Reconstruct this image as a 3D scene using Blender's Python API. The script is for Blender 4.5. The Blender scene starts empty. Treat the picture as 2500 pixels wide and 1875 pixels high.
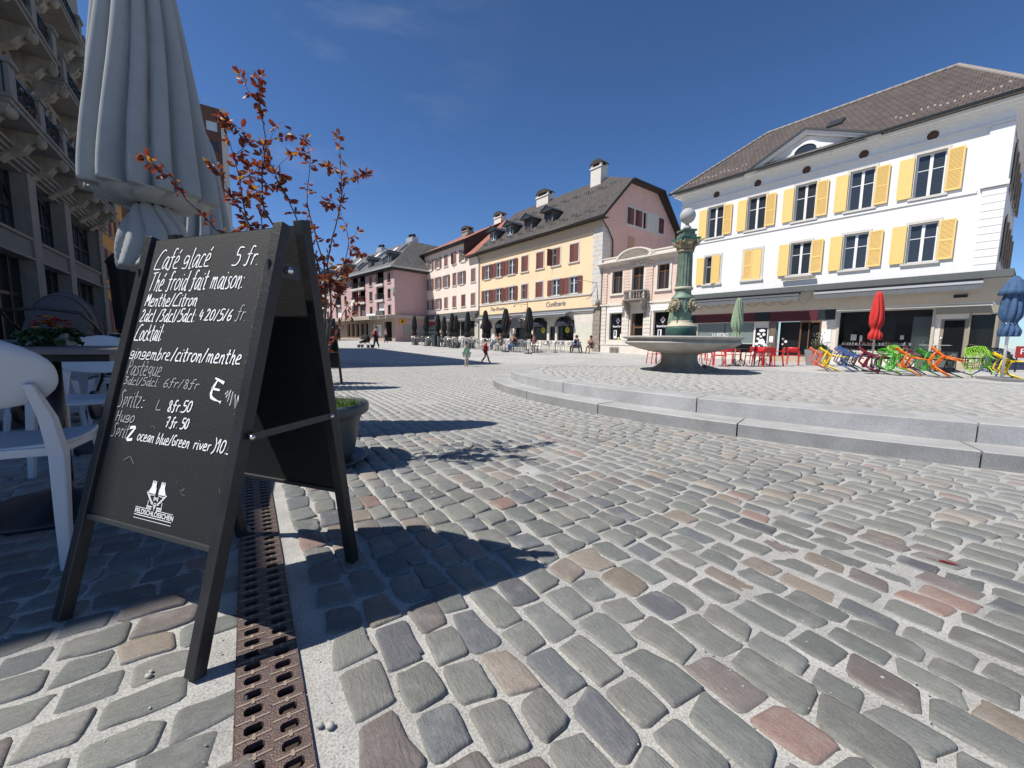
import bpy, math, random
import numpy as np
from mathutils import Vector, Matrix

# ---------------------------------------------------------------- camera, world, sun, exposure
scene = bpy.context.scene
C = scene.collection
R = math.radians
PITCH, ROLL, FPX, CAMZ = R(6.17), R(0.84), 980.0, 0.93
cam_data = bpy.data.cameras.new('camera')
cam_data.sensor_fit = 'HORIZONTAL'; cam_data.sensor_width = 36.0
cam_data.lens = 36.0 * FPX / 2500.0
cam_data.clip_start = 0.05; cam_data.clip_end = 2000
cam = bpy.data.objects.new('camera', cam_data); C.objects.link(cam)
_r0 = Vector((1, 0, 0)); _f = Vector((0, math.cos(PITCH), -math.sin(PITCH))); _u0 = Vector((0, math.sin(PITCH), math.cos(PITCH)))
_right = _r0 * math.cos(ROLL) + _u0 * math.sin(ROLL); _up = _u0 * math.cos(ROLL) - _r0 * math.sin(ROLL)
_m = Matrix((( _right.x, _up.x, -_f.x, 0), (_right.y, _up.y, -_f.y, 0), (_right.z, _up.z, -_f.z, CAMZ), (0, 0, 0, 1)))
cam.matrix_world = _m
scene.camera = cam

SUN_EL, SUN_AZ = R(54.5), R(16.5)          # shadows run towards +X, turned 16.5 degrees to +Y
sd = Vector((-math.cos(SUN_AZ) * math.cos(SUN_EL), -math.sin(SUN_AZ) * math.cos(SUN_EL), math.sin(SUN_EL)))  # towards the sun
world = bpy.data.worlds.new('World'); scene.world = world; world.use_nodes = True
nt = world.node_tree; nt.nodes.clear()
sky = nt.nodes.new('ShaderNodeTexSky'); sky.sky_type = 'NISHITA'; sky.sun_disc = False
sky.sun_elevation = SUN_EL; sky.sun_rotation = math.atan2(sd.x, sd.y)
sky.altitude = 1000; sky.air_density = 1.0; sky.dust_density = 0.15; sky.ozone_density = 2.5
bg = nt.nodes.new('ShaderNodeBackground'); bg.inputs['Strength'].default_value = 0.078
wo = nt.nodes.new('ShaderNodeOutputWorld')
# thin high cirrus, laid out over the sky's own directions
tcw = nt.nodes.new('ShaderNodeTexCoord'); mpw = nt.nodes.new('ShaderNodeMapping'); mpw.inputs['Scale'].default_value = (1.2, 2.6, 5.0); mpw.inputs['Rotation'].default_value = (0.2, 0.5, 0.6)
nzw = nt.nodes.new('ShaderNodeTexNoise'); nzw.inputs['Scale'].default_value = 1.6; nzw.inputs['Detail'].default_value = 8; nzw.inputs['Roughness'].default_value = 0.6
rpw = nt.nodes.new('ShaderNodeValToRGB'); rpw.color_ramp.elements[0].position = 0.50; rpw.color_ramp.elements[0].color = (0, 0, 0, 1); rpw.color_ramp.elements[1].position = 0.95; rpw.color_ramp.elements[1].color = (0.5, 0.5, 0.5, 1)
mxw = nt.nodes.new('ShaderNodeMix'); mxw.data_type = 'RGBA'; mxw.inputs['B'].default_value = (6.0, 6.6, 7.4, 1)
nt.links.new(tcw.outputs['Generated'], mpw.inputs['Vector']); nt.links.new(mpw.outputs['Vector'], nzw.inputs['Vector'])
dtw = nt.nodes.new('ShaderNodeVectorMath'); dtw.operation = 'DOT_PRODUCT'; dtw.inputs[1].default_value = (-0.42, 0.70, 0.58)
mrw = nt.nodes.new('ShaderNodeMapRange'); mrw.inputs['From Min'].default_value = 0.90; mrw.inputs['From Max'].default_value = 1.0
mlw = nt.nodes.new('ShaderNodeMath'); mlw.operation = 'MULTIPLY'
nt.links.new(tcw.outputs['Generated'], dtw.inputs[0]); nt.links.new(dtw.outputs['Value'], mrw.inputs['Value']); nt.links.new(nzw.outputs['Fac'], rpw.inputs['Fac'])
nt.links.new(rpw.outputs['Color'], mlw.inputs[0]); nt.links.new(mrw.outputs['Result'], mlw.inputs[1]); nt.links.new(mlw.outputs[0], mxw.inputs['Factor'])
tn = nt.nodes.new('ShaderNodeMix'); tn.data_type = 'RGBA'; tn.blend_type = 'MULTIPLY'; tn.inputs['Factor'].default_value = 1; 
sxw = nt.nodes.new('ShaderNodeSeparateXYZ'); nt.links.new(tcw.outputs['Generated'], sxw.inputs['Vector'])
rz_w = nt.nodes.new('ShaderNodeValToRGB'); e_ = rz_w.color_ramp.elements; e_[0].position = 0.05; e_[0].color = (0.85, 1.08, 1.40, 1); e_[1].position = 0.62; e_[1].color = (0.64, 0.88, 1.15, 1); q_ = e_.new(0.32); q_.color = (0.70, 0.99, 1.36, 1)
nt.links.new(sxw.outputs['Z'], rz_w.inputs['Fac']); nt.links.new(rz_w.outputs['Color'], tn.inputs['B'])
nt.links.new(sky.outputs['Color'], tn.inputs['A']); nt.links.new(tn.outputs['Result'], mxw.inputs['A']); nt.links.new(mxw.outputs['Result'], bg.inputs['Color'])
nt.links.new(bg.outputs['Background'], wo.inputs['Surface'])
sl = bpy.data.lights.new('sun', 'SUN'); sl.energy = 5.0; sl.angle = R(0.53); sl.color = (1.0, 0.955, 0.89)
so = bpy.data.objects.new('sun', sl); C.objects.link(so)
so.rotation_euler = sd.to_track_quat('Z', 'Y').to_euler()
vs = scene.view_settings; vs.view_transform = 'Standard'; vs.look = 'None'; vs.exposure = 0.2; vs.gamma = 1
scene.cycles.max_bounces = 6; scene.cycles.diffuse_bounces = 3; scene.cycles.glossy_bounces = 3; scene.cycles.transmission_bounces = 4
scene.cycles.use_adaptive_sampling = True

random.seed(11); rng = np.random.default_rng(5)

# ---------------------------------------------------------------- helpers
def ray(u, v):                                   # direction of a photo pixel (2500 x 1875), camera at (0,0,CAMZ)
    x = (u - 1250) / FPX; y = -(v - 937.5) / FPX
    c, s = math.cos(ROLL), math.sin(ROLL)
    xr = c * x - s * y; yr = s * x + c * y
    return Vector((xr, math.cos(PITCH) + yr * math.sin(PITCH), -math.sin(PITCH) + yr * math.cos(PITCH)))
def at(u, v, Y):                                 # the point on that sight line Y metres ahead
    r = ray(u, v); r = r * (Y / r.y); r.z += CAMZ; return r
def along(x, y): return -0.611 * x + 0.791 * y
def gz(x, y):                                    # the square climbs gently towards its far end
    a = along(x, y) - 14
    return 0.0145 * a if a > 0 else 0.0

class MB:
    def __init__(s): s.v = []; s.f = []; s.m = []; s.sm = []
    def add(s, vs_, fs, mi=0, smooth=False):
        n = len(s.v); s.v += [tuple(p) for p in vs_]
        for f in fs: s.f.append(tuple(i + n for i in f)); s.m.append(mi); s.sm.append(smooth)
        return n
    def box(s, x0, x1, y0, y1, z0, z1, mi=0):
        return s.add([(x0,y0,z0),(x1,y0,z0),(x1,y1,z0),(x0,y1,z0),(x0,y0,z1),(x1,y0,z1),(x1,y1,z1),(x0,y1,z1)],
              [(0,3,2,1),(4,5,6,7),(0,1,5,4),(1,2,6,5),(2,3,7,6),(3,0,4,7)], mi)
    def hexa(s, p, mi=0):                         # 8 points: bottom loop, top loop
        return s.add(p, [(0,3,2,1),(4,5,6,7),(0,1,5,4),(1,2,6,5),(2,3,7,6),(3,0,4,7)], mi)
    def poly(s, p, mi=0): return s.add(p, [tuple(range(len(p)))], mi)
    def bar(s, a, b, w, h=None, mi=0, up=(0, 0, 1)):
        a = Vector(a); b = Vector(b); h = w if h is None else h
        d = (b - a).normalized(); u = Vector(up)
        if abs(d.dot(u)) > 0.98: u = Vector((1, 0, 0))
        x = d.cross(u).normalized() * (w / 2); y = x.cross(d).normalized() * (h / 2)
        return s.hexa([a-x-y, a+x-y, a+x+y, a-x+y, b-x-y, b+x-y, b+x+y, b-x+y], mi)
    def prism(s, pts, axis, a, b, mi=0):          # 2-D outline pushed along an axis
        def P(p, t):
            if axis == 'y': return (p[0], t, p[1])
            if axis == 'x': return (t, p[0], p[1])
            return (p[0], p[1], t)
        n = len(pts); v = [P(p, a) for p in pts] + [P(p, b) for p in pts]
        f = [tuple(range(n))[::-1], tuple(range(n, 2*n))] + [(i, (i+1) % n, n + (i+1) % n, n + i) for i in range(n)]
        return s.add(v, f, mi)
    def lathe(s, prof, n=24, cx=0, cy=0, mi=0, mod=None, smooth=True, caps=True):
        v = []
        for r, z in prof:
            for k in range(n):
                t = 2*math.pi*k/n; rr = r * (mod(t, z, r) if mod else 1)
                v.append((cx + rr*math.cos(t), cy + rr*math.sin(t), z))
        f = [(j*n+k, j*n+(k+1) % n, (j+1)*n+(k+1) % n, (j+1)*n+k) for j in range(len(prof)-1) for k in range(n)]
        b = s.add(v, f, mi, smooth)
        if caps:
            s.f.append(tuple(b+k for k in range(n))[::-1]); s.m.append(mi); s.sm.append(False)
            s.f.append(tuple(b+(len(prof)-1)*n+k for k in range(n))); s.m.append(mi); s.sm.append(False)
        return b
    def tube(s, pts, r, n=8, mi=0, smooth=True, cap=True):
        pts = [Vector(p) for p in pts]; m = len(pts)
        rs = r if isinstance(r, (list, tuple)) else [r]*m
        v = []; prev = None
        for i, p in enumerate(pts):
            d = (pts[min(i+1, m-1)] - pts[max(i-1, 0)])
            d = d.normalized() if d.length > 1e-9 else Vector((0, 0, 1))
            if prev is None:
                u = Vector((0, 0, 1)) if abs(d.z) < 0.9 else Vector((1, 0, 0))
                x = d.cross(u).normalized()
            else:
                x = prev - d * prev.dot(d); x = x.normalized() if x.length > 1e-6 else d.orthogonal().normalized()
            prev = x; y = d.cross(x)
            for k in range(n):
                t = 2*math.pi*k/n; v.append(p + (x*math.cos(t) + y*math.sin(t))*rs[i])
        f = [(j*n+k, j*n+(k+1) % n, (j+1)*n+(k+1) % n, (j+1)*n+k) for j in range(m-1) for k in range(n)]
        b = s.add(v, f, mi, smooth)
        if cap:
            s.f.append(tuple(b+k for k in range(n))[::-1]); s.m.append(mi); s.sm.append(False)
            s.f.append(tuple(b+(m-1)*n+k for k in range(n))); s.m.append(mi); s.sm.append(False)
        return b
    def ball(s, c, rx, ry=None, rz=None, n=12, m=8, mi=0):
        ry = rx if ry is None else ry; rz = rx if rz is None else rz
        v = [(c[0], c[1], c[2]-rz)]
        for j in range(1, m):
            a = math.pi*j/m
            for k in range(n):
                t = 2*math.pi*k/n; v.append((c[0]+rx*math.sin(a)*math.cos(t), c[1]+ry*math.sin(a)*math.sin(t), c[2]-rz*math.cos(a)))
        v.append((c[0], c[1], c[2]+rz)); f = []
        for k in range(n): f.append((0, 1+(k+1) % n, 1+k))
        for j in range(m-2):
            for k in range(n): f.append((1+j*n+k, 1+j*n+(k+1) % n, 1+(j+1)*n+(k+1) % n, 1+(j+1)*n+k))
        L = 1+(m-2)*n; T = len(v)-1
        for k in range(n): f.append((L+k, L+(k+1) % n, T))
        s.add(v, f, mi, True)
    def xf(s, i0, M):                             # transform vertices from index i0 on
        for i in range(i0, len(s.v)): s.v[i] = tuple(M @ Vector(s.v[i]))
    def mesh(s, name, mats):
        me = bpy.data.meshes.new(name); me.from_pydata(s.v, [], s.f)
        if not isinstance(mats, (list, tuple)): mats = [mats]
        for m in mats: me.materials.append(m)
        me.polygons.foreach_set('material_index', s.m); me.polygons.foreach_set('use_smooth', s.sm)
        uv = me.uv_layers.new(name='uv'); me.update()
        nl = len(me.loops); co = np.empty(len(me.vertices)*3); me.vertices.foreach_get('co', co); co = co.reshape(-1, 3)
        li = np.empty(nl, dtype=np.int32); me.loops.foreach_get('vertex_index', li)
        nor = np.empty(len(me.polygons)*3); me.polygons.foreach_get('normal', nor); nor = nor.reshape(-1, 3)
        lt = np.empty(len(me.polygons), dtype=np.int32); me.polygons.foreach_get('loop_total', lt)
        N = np.repeat(nor, lt, axis=0)
        U = np.stack([-N[:, 1], N[:, 0], np.zeros(nl)], 1); ln = np.linalg.norm(U, axis=1)
        U[ln < 0.05] = (1, 0, 0); ln[ln < 0.05] = 1; U /= ln[:, None]
        V = np.cross(N, U); P = co[li]
        uvs = np.stack([(P*U).sum(1), (P*V).sum(1)], 1).astype(np.float32)
        uv.data.foreach_set('uv', uvs.ravel())
        return me
    def build(s, name, mats, parent=None, loc=None, bevel=0, bseg=2):
        return link(name, s.mesh(name, mats), parent, loc, bevel, bseg)

def link(name, me, parent=None, loc=None, bevel=0, bseg=2):
    o = bpy.data.objects.new(name, me); C.objects.link(o)
    if parent: o.parent = parent
    if loc is not None: o.location = loc
    if bevel:
        b = o.modifiers.new('bevel', 'BEVEL'); b.width = bevel; b.segments = bseg; b.limit_method = 'ANGLE'; b.angle_limit = R(40)
    return o
def tag(o, label=None, cat=None, group=None, kind=None):
    if label: o['label'] = label
    if cat: o['category'] = cat
    if group: o['group'] = group
    if kind: o['kind'] = kind
    return o
def thing(name, label, cat, loc=(0, 0, 0), rz=0, group=None):
    o = bpy.data.objects.new(name, None); o.empty_display_size = 0.2; C.objects.link(o)
    o.location = loc; o.rotation_euler = (0, 0, rz); return tag(o, label, cat, group)
def copy_tree(o, parent=None):
    c = o.copy(); C.objects.link(c); c.parent = parent
    for ch in [x for x in C.objects if x.parent == o]: copy_tree(ch, c)
    return c
def put(o, loc, rot=0, label=None, group=None, scale=None):
    o.location = loc
    o.rotation_euler = rot if isinstance(rot, tuple) else (0, 0, rot)
    if scale: o.scale = (scale,)*3
    if label: o['label'] = label
    if group: o['group'] = group
    return o

# ---------------------------------------------------------------- materials
def newmat(name):
    m = bpy.data.materials.new(name); m.use_nodes = True; nt = m.node_tree
    b = nt.nodes['Principled BSDF']; return m, nt, b
def lin(c):
    return tuple(((x/255.0+0.055)/1.055)**2.4 if x > 10 else x/255.0/12.92 for x in c)
def mat(name, col, rough=0.7, metal=0.0, var=0.0, nscale=4.0, bump=0.0, bscale=60.0, spec=None, streak=0.0, trans=0.0, coords='Object', col2=None, coat=0.0):
    m, nt, b = newmat(name); L = nt.links
    b.inputs['Base Color'].default_value = (*col, 1); b.inputs['Roughness'].default_value = rough; b.inputs['Metallic'].default_value = metal
    if spec is not None: b.inputs['Specular IOR Level'].default_value = spec
    if coat: b.inputs['Coat Weight'].default_value = coat
    if var or bump or streak or col2:
        tc = nt.nodes.new('ShaderNodeTexCoord')
    if var or streak or col2:
        n = nt.nodes.new('ShaderNodeTexNoise'); n.inputs['Scale'].default_value = nscale; n.inputs['Detail'].default_value = 6; n.inputs['Roughness'].default_value = 0.65
        L.new(tc.outputs[coords], n.inputs['Vector'])
        mx = nt.nodes.new('ShaderNodeMix'); mx.data_type = 'RGBA'
        if col2: a, c = col, col2
        else: a = tuple(x*(1-var) for x in col); c = tuple(min(1, x*(1+var)) for x in col)
        mx.inputs['A'].default_value = (*a, 1); mx.inputs['B'].default_value = (*c, 1)
        rp = nt.nodes.new('ShaderNodeMapRange'); rp.inputs['From Min'].default_value = 0.3; rp.inputs['From Max'].default_value = 0.7
        L.new(n.outputs['Fac'], rp.inputs['Value']); L.new(rp.outputs['Result'], mx.inputs['Factor'])
        out = mx.outputs['Result']
        if streak:
            mp = nt.nodes.new('ShaderNodeMapping'); mp.inputs['Scale'].default_value = (3.0, 3.0, 0.25); L.new(tc.outputs[coords], mp.inputs['Vector'])
            n2 = nt.nodes.new('ShaderNodeTexNoise'); n2.inputs['Scale'].default_value = 2.0; n2.inputs['Detail'].default_value = 5; L.new(mp.outputs['Vector'], n2.inputs['Vector'])
            r2 = nt.nodes.new('ShaderNodeMapRange'); r2.inputs['From Min'].default_value = 0.5; r2.inputs['From Max'].default_value = 0.75; r2.inputs['To Min'].default_value = 1.0; r2.inputs['To Max'].default_value = 1.0-streak
            L.new(n2.outputs['Fac'], r2.inputs['Value'])
            hs = nt.nodes.new('ShaderNodeMix'); hs.data_type = 'RGBA'; hs.blend_type = 'MULTIPLY'; hs.inputs['Factor'].default_value = 1
            L.new(out, hs.inputs['A']); L.new(r2.outputs['Result'], hs.inputs['B']); out = hs.outputs['Result']
        L.new(out, b.inputs['Base Color'])
    if bump:
        n3 = nt.nodes.new('ShaderNodeTexNoise'); n3.inputs['Scale'].default_value = bscale; n3.inputs['Detail'].default_value = 5
        L.new(tc.outputs[coords], n3.inputs['Vector'])
        bp = nt.nodes.new('ShaderNodeBump'); bp.inputs['Strength'].default_value = bump; bp.inputs['Distance'].default_value = 0.01
        L.new(n3.outputs['Fac'], bp.inputs['Height']); L.new(bp.outputs['Normal'], b.inputs['Normal'])
    if trans: b.inputs['Transmission Weight'].default_value = trans
    return m
def brickmat(name, c1, c2, mortar, bw, bh, ms=0.02, bump=0.5, rough=0.85, offset=0.5, squash=1.0, dist=0.01, vary=0.15):
    m, nt, b = newmat(name); L = nt.links
    uv = nt.nodes.new('ShaderNodeUVMap'); uv.uv_map = 'uv'
    br = nt.nodes.new('ShaderNodeTexBrick'); br.inputs['Scale'].default_value = 1.0; br.offset = offset
    br.inputs['Color1'].default_value = (*c1, 1); br.inputs['Color2'].default_value = (*c2, 1); br.inputs['Mortar'].default_value = (*mortar, 1)
    br.inputs['Brick Width'].default_value = bw; br.inputs['Row Height'].default_value = bh; br.inputs['Mortar Size'].default_value = ms; br.inputs['Mortar Smooth'].default_value = 0.3; br.inputs['Bias'].default_value = 0
    L.new(uv.outputs['UV'], br.inputs['Vector'])
    tc = nt.nodes.new('ShaderNodeTexCoord'); n = nt.nodes.new('ShaderNodeTexNoise'); n.inputs['Scale'].default_value = 1.2; n.inputs['Detail'].default_value = 8; n.inputs['Roughness'].default_value = 0.7
    L.new(tc.outputs['Object'], n.inputs['Vector'])
    mr = nt.nodes.new('ShaderNodeMapRange'); mr.inputs['From Min'].default_value = 0.3; mr.inputs['From Max'].default_value = 0.7; mr.inputs['To Min'].default_value = 1-vary; mr.inputs['To Max'].default_value = 1+vary
    L.new(n.outputs['Fac'], mr.inputs['Value'])
    mx = nt.nodes.new('ShaderNodeMix'); mx.data_type = 'RGBA'; mx.blend_type = 'MULTIPLY'; mx.inputs['Factor'].default_value = 1
    L.new(br.outputs['Color'], mx.inputs['A']); L.new(mr.outputs['Result'], mx.inputs['B']); L.new(mx.outputs['Result'], b.inputs['Base Color'])
    b.inputs['Roughness'].default_value = rough
    bp = nt.nodes.new('ShaderNodeBump'); bp.invert = True; bp.inputs['Strength'].default_value = bump; bp.inputs['Distance'].default_value = dist
    L.new(br.outputs['Fac'], bp.inputs['Height']); L.new(bp.outputs['Normal'], b.inputs['Normal'])
    return m
def tilemat(name, c1, c2, dark, pitch=0.33, width=0.24, vary=0.2):
    """clay tiles: courses up the slope (uv v) with a saw-tooth height, staggered joints (uv u)"""
    m, nt, b = newmat(name); L = nt.links
    uv = nt.nodes.new('ShaderNodeUVMap'); uv.uv_map = 'uv'
    br = nt.nodes.new('ShaderNodeTexBrick'); br.inputs['Scale'].default_value = 1.0; br.offset = 0.5
    br.inputs['Color1'].default_value = (*c1, 1); br.inputs['Color2'].default_value = (*c2, 1); br.inputs['Mortar'].default_value = (*dark, 1)
    br.inputs['Brick Width'].default_value = width; br.inputs['Row Height'].default_value = pitch; br.inputs['Mortar Size'].default_value = 0.02; br.inputs['Mortar Smooth'].default_value = 0.4
    L.new(uv.outputs['UV'], br.inputs['Vector'])
    sx = nt.nodes.new('ShaderNodeSeparateXYZ'); L.new(uv.outputs['UV'], sx.inputs['Vector'])
    dv = nt.nodes.new('ShaderNodeMath'); dv.operation = 'DIVIDE'; dv.inputs[1].default_value = pitch; L.new(sx.outputs['Y'], dv.inputs[0])
    fr = nt.nodes.new('ShaderNodeMath'); fr.operation = 'FRACT'; L.new(dv.outputs[0], fr.inputs[0])
    iv = nt.nodes.new('ShaderNodeMath'); iv.operation = 'SUBTRACT'; iv.inputs[0].default_value = 1.0; L.new(fr.outputs[0], iv.inputs[1])
    tc = nt.nodes.new('ShaderNodeTexCoord'); n = nt.nodes.new('ShaderNodeTexNoise'); n.inputs['Scale'].default_value = 0.9; n.inputs['Detail'].default_value = 9; n.inputs['Roughness'].default_value = 0.75
    L.new(tc.outputs['Object'], n.inputs['Vector'])
    mr = nt.nodes.new('ShaderNodeMapRange'); mr.inputs['From Min'].default_value = 0.3; mr.inputs['From Max'].default_value = 0.7; mr.inputs['To Min'].default_value = 1-vary; mr.inputs['To Max'].default_value = 1+vary
    L.new(n.outputs['Fac'], mr.inputs['Value'])
    mx = nt.nodes.new('ShaderNodeMix'); mx.data_type = 'RGBA'; mx.blend_type = 'MULTIPLY'; mx.inputs['Factor'].default_value = 1
    L.new(br.outputs['Color'], mx.inputs['A']); L.new(mr.outputs['Result'], mx.inputs['B']); L.new(mx.outputs['Result'], b.inputs['Base Color'])
    b.inputs['Roughness'].default_value = 0.8
    bp = nt.nodes.new('ShaderNodeBump'); bp.inputs['Strength'].default_value = 0.9; bp.inputs['Distance'].default_value = 0.05
    L.new(iv.outputs[0], bp.inputs['Height']); L.new(bp.outputs['Normal'], b.inputs['Normal'])
    return m
def granite(name, base, dark, scale=220, lines=False):
    m, nt, b = newmat(name); L = nt.links
    tc = nt.nodes.new('ShaderNodeTexCoord')
    n = nt.nodes.new('ShaderNodeTexNoise'); n.inputs['Scale'].default_value = scale; n.inputs['Detail'].default_value = 3; L.new(tc.outputs['Object'], n.inputs['Vector'])
    n2 = nt.nodes.new('ShaderNodeTexNoise'); n2.inputs['Scale'].default_value = 2.2; n2.inputs['Detail'].default_value = 7; n2.inputs['Roughness'].default_value = 0.7; L.new(tc.outputs['Object'], n2.inputs['Vector'])
    r = nt.nodes.new('ShaderNodeMapRange'); r.inputs['From Min'].default_value = 0.38; r.inputs['From Max'].default_value = 0.62; L.new(n.outputs['Fac'], r.inputs['Value'])
    r2 = nt.nodes.new('ShaderNodeMapRange'); r2.inputs['From Min'].default_value = 0.35; r2.inputs['From Max'].default_value = 0.7; r2.inputs['To Min'].default_value = 0.78; r2.inputs['To Max'].default_value = 1.12; L.new(n2.outputs['Fac'], r2.inputs['Value'])
    mx = nt.nodes.new('ShaderNodeMix'); mx.data_type = 'RGBA'; mx.inputs['A'].default_value = (*dark, 1); mx.inputs['B'].default_value = (*base, 1); L.new(r.outputs['Result'], mx.inputs['Factor'])
    ml = nt.nodes.new('ShaderNodeMix'); ml.data_type = 'RGBA'; ml.blend_type = 'MULTIPLY'; ml.inputs['Factor'].default_value = 1; L.new(mx.outputs['Result'], ml.inputs['A']); L.new(r2.outputs['Result'], ml.inputs['B'])
    L.new(ml.outputs['Result'], b.inputs['Base Color']); b.inputs['Roughness'].default_value = 0.75
    bp = nt.nodes.new('ShaderNodeBump'); bp.inputs['Strength'].default_value = 0.25; bp.inputs['Distance'].default_value = 0.004; L.new(n.outputs['Fac'], bp.inputs['Height']); L.new(bp.outputs['Normal'], b.inputs['Normal'])
    return m
G = {}
G['white_wall'] = mat('white_stucco', (0.80, 0.79, 0.76), 0.9, var=0.03, nscale=0.7, bump=0.25, bscale=40, streak=0.06)
G['lime'] = mat('limestone_trim', (0.60, 0.57, 0.52), 0.85, var=0.10, nscale=3, bump=0.2, bscale=30)
G['cream'] = mat('cream_stucco', (0.80, 0.67, 0.57), 0.9, var=0.06, nscale=0.6, bump=0.25, bscale=40, streak=0.10)
G['yellow'] = mat('apricot_stucco', (0.86, 0.64, 0.40), 0.9, var=0.05, nscale=0.6, bump=0.25, bscale=40, streak=0.07)
G['pink'] = mat('salmon_stucco', (0.72, 0.46, 0.39), 0.9, var=0.07, nscale=0.8, bump=0.2, bscale=40, streak=0.08)
G['mauve'] = mat('mauve_stucco', (0.56, 0.38, 0.38), 0.9, var=0.05, nscale=0.7, bump=0.2, bscale=40, streak=0.06)
G['mauve_low'] = mat('beige_base_stucco', (0.40, 0.31, 0.25), 0.9, var=0.06, nscale=0.7)
G['stonepink'] = mat('pink_sandstone', (0.72, 0.55, 0.45), 0.85, var=0.08, nscale=2, bump=0.2, bscale=40, streak=0.08)
G['stonepale'] = mat('pale_sandstone', (0.70, 0.64, 0.56), 0.85, var=0.08, nscale=2, bump=0.2, bscale=40, streak=0.08)
G['stonegrey'] = mat('weathered_stone', (0.27, 0.24, 0.21), 0.9, var=0.25, nscale=2.5, bump=0.3, bscale=30)
G['yshut'] = mat('yellow_shutter_paint', (0.84, 0.58, 0.20), 0.55, var=0.04, nscale=5)
G['bshut'] = mat('oxblood_shutter_paint', (0.17, 0.055, 0.045), 0.6, var=0.12, nscale=6)
G['bshut2'] = mat('faded_brown_shutter_paint', (0.22, 0.11, 0.10), 0.65, var=0.15, nscale=6)
G['taupe'] = mat('taupe_shutter_paint', (0.30, 0.24, 0.18), 0.6, var=0.12, nscale=6)
G['frame'] = mat('white_window_paint', (0.78, 0.78, 0.77), 0.5)
G['wood'] = mat('brown_window_wood', (0.16, 0.075, 0.035), 0.5, var=0.2, nscale=8)
G['glassb'] = mat('sky_mirroring_glass', (0.05, 0.07, 0.09), 0.03, spec=1.0, coat=0.8, metal=0.35)
G['glass'] = mat('window_glass', (0.035, 0.042, 0.05), 0.04, spec=0.6)
G['dglass'] = mat('dark_shop_glass', (0.012, 0.013, 0.015), 0.05, spec=0.25)
G['curtain'] = mat('net_curtain', (0.5, 0.5, 0.5), 0.9)
G['tile_brown'] = tilemat('brown_clay_tiles', (0.075, 0.055, 0.047), (0.105, 0.08, 0.068), (0.03, 0.024, 0.02), pitch=0.3)
G['tile_grey'] = tilemat('grey_brown_tiles', (0.060, 0.050, 0.043), (0.09, 0.075, 0.065), (0.022, 0.018, 0.016), pitch=0.36, width=0.28)
G['tile_red'] = tilemat('red_clay_tiles', (0.34, 0.115, 0.07), (0.42, 0.16, 0.10), (0.16, 0.06, 0.04), pitch=0.3)
G['slate'] = tilemat('slate_shingles', (0.11, 0.105, 0.10), (0.155, 0.15, 0.14), (0.05, 0.05, 0.05), pitch=0.3, width=0.35)
G['gutter'] = mat('dark_gutter_metal', (0.045, 0.05, 0.052), 0.45, 0.3)
G['fascia'] = mat('grey_green_fascia', (0.11, 0.12, 0.115), 0.6, var=0.08)
G['soffit'] = mat('beige_canopy_panel', (0.42, 0.38, 0.32), 0.8, var=0.06, nscale=2)
G['awning'] = mat('grey_awning_cloth', (0.13, 0.14, 0.15), 0.85, var=0.06)
G['alu'] = mat('light_aluminium', (0.62, 0.62, 0.60), 0.4, 0.5)
G['chrome'] = mat('bright_metal_tube', (0.72, 0.72, 0.72), 0.22, 0.95)
G['maroon'] = mat('maroon_panel', (0.085, 0.012, 0.02), 0.5)
G['navy'] = mat('dark_navy_panel', (0.012, 0.018, 0.024), 0.5)
G['black'] = mat('black_paint', (0.012, 0.012, 0.013), 0.35)
G['blackcloth'] = mat('black_cloth', (0.011, 0.011, 0.012), 0.85, var=0.3, nscale=10)
G['rust'] = mat('brown_terracotta_rosette', (0.10, 0.05, 0.03), 0.8, var=0.3, nscale=20)
G['paper'] = mat('white_print', (0.80, 0.80, 0.82), 0.6)
G['concrete'] = mat('pale_concrete', (0.48, 0.45, 0.40), 0.9, var=0.1, nscale=3)
# ---------------------------------------------------------------- ground: paving, drain, stepped plaza
DR = Vector((-0.5505, 0.8348, 0)); DN = Vector((0.8348, 0.5505, 0))     # drain direction and its right-hand normal
D0 = Vector((-0.503, 0.776, 0)); DW = 0.155                             # a point on the drain's centre line, its width
DA0, DA1 = -1.3, 5.2
PC = Vector((4.9, 6.6, 0)); PA, PB = 5.63, 3.29; PU = Vector((0.802, -0.597, 0)); PV = Vector((0.597, 0.802, 0))
def plaza(t, d=0.0):                                                    # point of the plaza's outline, d metres outside it
    x, y = PA*math.cos(t), PB*math.sin(t); nx, ny = math.cos(t)/PA, math.sin(t)/PB; l = math.hypot(nx, ny)
    return PC + PU*(x + d*nx/l) + PV*(y + d*ny/l)
def in_plaza(x, y, d=0.0):
    q = Vector((x, y, 0)) - PC; a, b = q.dot(PU), q.dot(PV)
    return (a/(PA+d))**2 + (b/(PB+d))**2 < 1

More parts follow.
